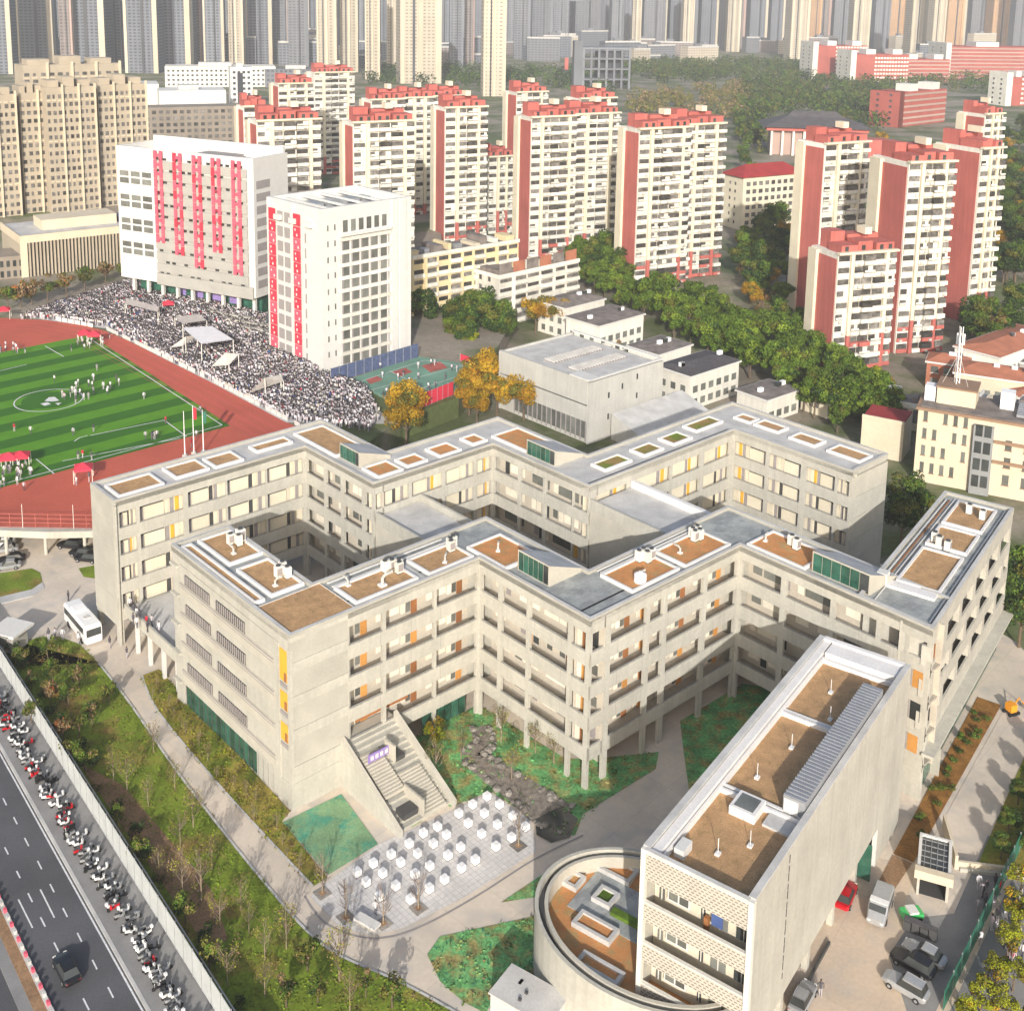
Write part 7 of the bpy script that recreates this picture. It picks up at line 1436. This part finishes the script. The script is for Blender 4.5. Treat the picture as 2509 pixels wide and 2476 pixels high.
def canopy(pts, lb, m, lift=3.2):
    P = [D(u, v, ZP + z) for u, v, z in pts]; c = sum(P, Vector()) / len(P); t = thing('canopy', lb, 'canopy', (c.x, c.y, ZP)); k = MB(); k.face([(p.x - c.x, p.y - c.y, p.z - ZP) for p in P], m); k.face([(p.x - c.x, p.y - c.y, p.z - ZP - 0.12) for p in reversed(P)], m); k.build('membrane', t)
    for p in P: part(t, 'pole', 'frame_white', p.x - c.x - 0.08, p.x - c.x + 0.08, p.y - c.y - 0.08, p.y - c.y + 0.08, 0, p.z - ZP - 0.13)
canopy([(238, 562, 4), (300, 578, 4), (298, 588, 4), (236, 572, 4)], 'long cream canopy strip nearest to the striped white block', 'canvas_grey'); canopy([(345, 618, 5), (400, 615, 5), (440, 640, 5), (380, 648, 5)], 'broad pale blue white canopy roof in the middle of the crowd', 'canvas_white'); canopy([(330, 598, 4), (375, 592, 4), (390, 604, 4), (345, 610, 4)], 'cream canopy just behind the broad white canopy roof', 'canvas_grey'); canopy([(322, 655, 2), (350, 635, 5), (372, 632, 4.5), (345, 652, 3)], 'cream wing shaped canopy left of the broad white canopy', 'canvas_grey'); canopy([(400, 690, 2), (425, 665, 5), (450, 668, 4.5), (432, 688, 3)], 'beige wing shaped canopy in the middle of the dense crowd', 'canvas_grey'); canopy([(470, 740, 2), (500, 712, 5), (530, 706, 4.5), (535, 718, 3)], 'grey wing shaped canopy nearest to the school in the crowd', 'canvas_grey')
# stepped stands in the forecourt
for i, (u, v) in enumerate([(420, 610), (450, 625), (480, 640)]):
    s_ = thing('seating_terrace', ['grey seating terrace below the striped block, left one', 'grey seating terrace below the striped block, middle one', 'grey seating terrace below the striped block, right one'][i], 'stand', D(u, v, ZP), R(-26)); [part(s_, 'step', 'concrete', -7, 7, q * 1.0, q * 1.0 + 0.98, 0, 0.4 * (q + 1)) for q in range(4)]
# ball court fences
def fence_run(pts, lb, m, h, step=2.2):
    P = [D(u, v, ZP) for u, v in pts]; t = thing('court_fence', lb, 'fence', P[0])
    for a, b in zip(P[:-1], P[1:]):
        d = b - a; n = max(1, int(d.length / step)); an = math.atan2(d.y, d.x)
        for k_ in range(n):
            c = a + d * ((k_ + 0.5) / n) - P[0]; me = _cache.setdefault(('fp', m, round(d.length / n, 1), h), MB().box(-d.length / n / 2 * 0.94, d.length / n / 2 * 0.94, -0.04, 0.04, 0.1, h, m).mesh('panel')); link('panel', me, t, (c.x, c.y, 0), an)
            c = a + d * (k_ / n) - P[0]; part(t, 'post', 'grey_metal', c.x - 0.06, c.x + 0.06, c.y - 0.06, c.y + 0.06, 0, h + 0.2)
fence_run([(624, 724), (789, 674)], 'dark blue screen fence at the back of the ball court below the white block', 'fence_blue', 3.4); fence_run([(772, 779), (855, 745)], 'red fence panels at the front of the ball court', 'banner_red', 3.0, 1.6); fence_run([(868, 680), (905, 692)], 'red banner at the right back corner of the ball court', 'banner_red', 1.6); fence_run([(705, 742), (770, 779)], 'pale mesh fence at the left front of the ball court', 'court_green', 0.6)
rwl = thing('retaining_wall', 'pale low wall under the red court fence', 'wall', D(770, 786, 0.2)); d = D(862, 752, 0.2) - D(770, 786, 0.2); part(rwl, 'wall', 'cream_wall', 0, 0.1, 0, 0.1, 0, 3); rwl.rotation_euler = (0, 0, math.atan2(d.y, d.x)); part(rwl, 'coping', 'white', 0, d.length, -0.3, 0.3, 3.0, 3.3); part(rwl, 'wall', 'cream_wall', 0.11, d.length, -0.2, 0.2, 0, 3.0)
# ---- people
def person_mesh(top, legs, seed, skirt=False, cheap=False):
    """one continuous figure: two legs growing into a torso, arms, neck and head"""
    g = random.Random(seed); bm = bmesh.new(); dl = bm.loops
    def lim(pts, rads, mi, n=6):
        prev = None
        for (p, r) in zip(pts, rads):
            ringv = [bm.verts.new((p[0] + r * math.cos(6.283 * a / n), p[1] + r * 0.8 * math.sin(6.283 * a / n), p[2])) for a in range(n)]
            if prev:
                for a in range(n): f = bm.faces.new((prev[a], prev[(a + 1) % n], ringv[(a + 1) % n], ringv[a])); f.material_index = mi
            else: f = bm.faces.new(list(reversed(ringv))); f.material_index = mi
            prev = ringv
        f = bm.faces.new(prev); f.material_index = mi
    st_ = g.uniform(0.02, 0.16)
    for s in (-1, 1): lim([(0.10 + s * st_ * 0.6, s * 0.09, 0.0), (-0.02 + s * st_ * 0.6, s * 0.09, 0.07), (0.02 + s * st_ * 0.4, s * 0.09, 0.46), (0, s * 0.08, 0.9)], [0.09, 0.055, 0.065, 0.10], 1)
    lim([(0, 0, 0.86), (0, 0, 1.0), (0, 0, 1.3), (0, 0, 1.42), (0, 0, 1.5)], [0.15, 0.155, 0.19, 0.19, 0.07], 0, 8)
    for s in (-1, 1): b = g.uniform(-0.12, 0.2); lim([(0, s * 0.21, 1.40), (b * 0.3, s * 0.26, 1.15), (b + 0.04, s * 0.25, 0.9)], [0.065, 0.05, 0.04], 0, 5); lim([(b + 0.04, s * 0.25, 0.9), (b + 0.06, s * 0.25, 0.82)], [0.04, 0.035], 2, 5)
    lim([(0, 0, 1.47), (0, 0, 1.54), (0.02, 0, 1.6)], [0.055, 0.055, 0.085], 2, 6); lim([(0.02, 0, 1.58), (0.01, 0, 1.68), (0, 0, 1.74), (0, 0, 1.78)], [0.092, 0.105, 0.095, 0.05], 3, 7)
    me = bpy.data.meshes.new('person'); bm.to_mesh(me); bm.free()
    for m in (top, legs, 'skin', 'hair'): me.materials.append(M[m])
    return me
OUT = [('white', 'cloth_white'), ('dark', 'cloth_dark'), ('grey', 'cloth_grey'), ('red', 'cloth_red'), ('pink', 'cloth_pink')]
PM = {n: [person_mesh(m, l, 3 * i + j) for j, l in enumerate(('cloth_dark', 'cloth_grey'))] for i, (n, m) in enumerate(OUT)}
def person(P, col, where, grp):
    return link('person', PM[col][rnd.randrange(2)], None, P, rnd.uniform(0, 6.28), 'person in %s top %s' % (col, where), 'person', grp + ', ' + col + ' tops', scale=rnd.uniform(0.95, 1.04))
def scatter_people(spots, where, grp, z, wts=(5, 3, 2, 1, 1), jit=1.0):
    for u, v in spots:
        p = D(u, v, z); person((p.x + rnd.uniform(-jit, jit), p.y + rnd.uniform(-jit, jit), p.z), rnd.choices([o[0] for o in OUT], wts)[0], where, grp)
zt = ZP + 0.04
scatter_people([(rnd.uniform(145, 215), rnd.uniform(715, 758)) for _ in range(14)] + [(rnd.uniform(120, 150), rnd.uniform(735, 758)) for _ in range(9)] + [(rnd.uniform(20, 400), rnd.uniform(690, 840)) for _ in range(12)], 'standing out on the striped pitch', 'people on the pitch', zt + 0.05)
scatter_people([(rnd.uniform(0, 70), rnd.uniform(868, 925)) for _ in range(24)], 'beside the red tents at the near left of the pitch', 'people at the near tents', zt)
scatter_people([(rnd.uniform(140, 200), rnd.uniform(635, 665)) for _ in range(14)] + [(rnd.uniform(0, 40), rnd.uniform(655, 668)) for _ in range(12)], 'along the far side line of the pitch', 'people at the far side line', zt)
scatter_people([(280, 828), (284, 832), (290, 826), (295, 830), (276, 834), (165, 860), (170, 864), (160, 862), (358, 845), (150, 915), (160, 912)], 'along the near side line of the pitch', 'people at the near side line', zt)
scatter_people([(rnd.uniform(720, 880), rnd.uniform(688, 755)) for _ in range(26)], 'on the green ball court', 'people on the ball court', ZP + 0.08)
scatter_people([(rnd.uniform(1860, 1932), rnd.uniform(1650, 1900)) for _ in range(34)], 'on the street outside the green fence', 'people outside the right fence', 0.03, (4, 3, 2, 1, 2))
scatter_people([(240, 1150), (250, 1160), (258, 1172), (265, 1165), (272, 1180), (280, 1190), (262, 1185), (248, 1175), (285, 1178), (300, 1190)], 'on the grey terrace bridge', 'people on the terrace bridge', 5.27, jit=0.5)
scatter_people([(128, 1135), (95, 1205), (120, 1205), (105, 1207), (148, 1215), (205, 1222), (238, 1242), (1550, 1880), (1668, 1720), (708, 1722), (300, 1212)], 'walking on the campus paving', 'people on the campus paving', 0.03, jit=0.2)
# crowd between track and white blocks: nearest ones singly, the rest as one mass
CP_ = [(D(u, v, ZP).x, D(u, v, ZP).y) for u, v in [(40, 602), (110, 575), (190, 552), (240, 532), (320, 548), (420, 575), (500, 600), (512, 652), (600, 702), (690, 735), (720, 790), (700, 815), (545, 795), (400, 720), (300, 670), (200, 617), (120, 605)]]
xs, ys = [p[0] for p in CP_], [p[1] for p in CP_]; cps = []
tries = 0
while len(cps) < 9500 and tries < 200000:
    tries += 1; x, y = rnd.uniform(min(xs), max(xs)), rnd.uniform(min(ys), max(ys))
    if inside(x, y, CP_) and math.sin(x * 0.45 + 1.3 * math.sin(y * 0.2)) * math.cos(y * 0.37) + rnd.uniform(-0.9, 0.7) < 0.55: cps.append((x, y))
cps.sort(key=lambda p: p[0] ** 2 + p[1] ** 2)
NP = 300 - sum(1 for o in scene.objects if o.name.startswith('person'))
for x, y in cps[:max(0, NP)]: person((x, y, ZP + 0.05), rnd.choices([o[0] for o in OUT], (5, 2, 2, .4, 1))[0], 'in the dense crowd nearest to the school', 'people at the near end of the crowd')
V = []; F = []; MI = []; tm = ['cloth_white', 'cloth_grey', 'cloth_dark', 'cloth_red', 'cloth_pink', 'hair', 'skin', 'cloth_blue', 'concrete_warm']
for x, y in cps[max(0, NP):]:
    c = rnd.choices((0, 1, 2, 3, 4, 7, 8), (5, 3.5, 1.0, .25, 2.2, .3, 1.6))[0]; h = rnd.uniform(1.5, 1.75); a = rnd.uniform(0, 3.14); ca, sa = math.cos(a), math.sin(a)
    for (w, d_, z0, z1, mi) in ((0.15, 0.12, 0, h * 0.5, 2 if rnd.random() < .6 else 1), (0.23, 0.14, h * 0.5, h * 0.84, c), (0.10, 0.10, h * 0.86, h, 5)):
        n = len(V)
        for z, k_ in ((z0, 0.85), (z1, 1.0)):
            for sx, sy in ((-1, -1), (1, -1), (1, 1), (-1, 1)): V.append((x + ca * sx * w * k_ - sa * sy * d_ * k_, y + sa * sx * w * k_ + ca * sy * d_ * k_, ZP + 0.04 + z))
        for f in ((0, 1, 5, 4), (1, 2, 6, 5), (2, 3, 7, 6), (3, 0, 4, 7), (4, 5, 6, 7)): F.append(tuple(n + q for q in f)); MI.append(mi)
me = bpy.data.meshes.new('crowd'); me.from_pydata(V, [], F); [me.materials.append(M[m]) for m in tm]; me.polygons.foreach_set('material_index', MI); me.update(); link('crowd', me, kind='stuff', label='dense crowd of people between the running track and the white blocks', cat='crowd')
# white barrier cloth along the outer edge of the track
bl = [Vector((-36, 208.5)), Vector((-43.8, 217.4)), Vector((-64, 239.3)), Vector((-80.8, 256.8)), Vector((-100, 276.2)), Vector((-115.8, 284.2))]
bt = thing('track_barrier', 'low white barrier boards along the outer edge of the track', 'barrier', (bl[0].x, bl[0].y, ZP + 0.03))
for a, b in zip(bl[:-1], bl[1:]):
    d = b - a; n = int(d.length / 2.0)
    for k_ in range(n):
        if rnd.random() < 0.2: continue
        c = a + d * ((k_ + .5) / n) - bl[0]; link('board', _cache.setdefault(('brd',), MB().box(-0.95, 0.95, -0.04, 0.04, 0, 0.95, 'white').mesh('board')), bt, (c.x + 0.3, c.y + 0.3, 0), math.atan2(d.y, d.x))
# ================================================================== HAZE
k = MB(); k.box(-2600, 2600, -200, 5300, -1.2, 128, 'white'); hz = k.build('haze', kind='stuff', label='thin pale haze over the whole city', cat='haze')
hm_ = bpy.data.materials.new('haze'); hm_.use_nodes = True; nt = hm_.node_tree; nt.nodes.remove(nt.nodes['Principled BSDF']); pv = nt.nodes.new('ShaderNodeVolumePrincipled'); pv.inputs['Color'].default_value = (0.86, 0.88, 0.92, 1); pv.inputs['Density'].default_value = 0.00020; pv.inputs['Anisotropy'].default_value = 0.0
nt.links.new(pv.outputs[0], nt.nodes['Material Output'].inputs['Volume']); hz.data.materials.clear(); hz.data.materials.append(hm_)
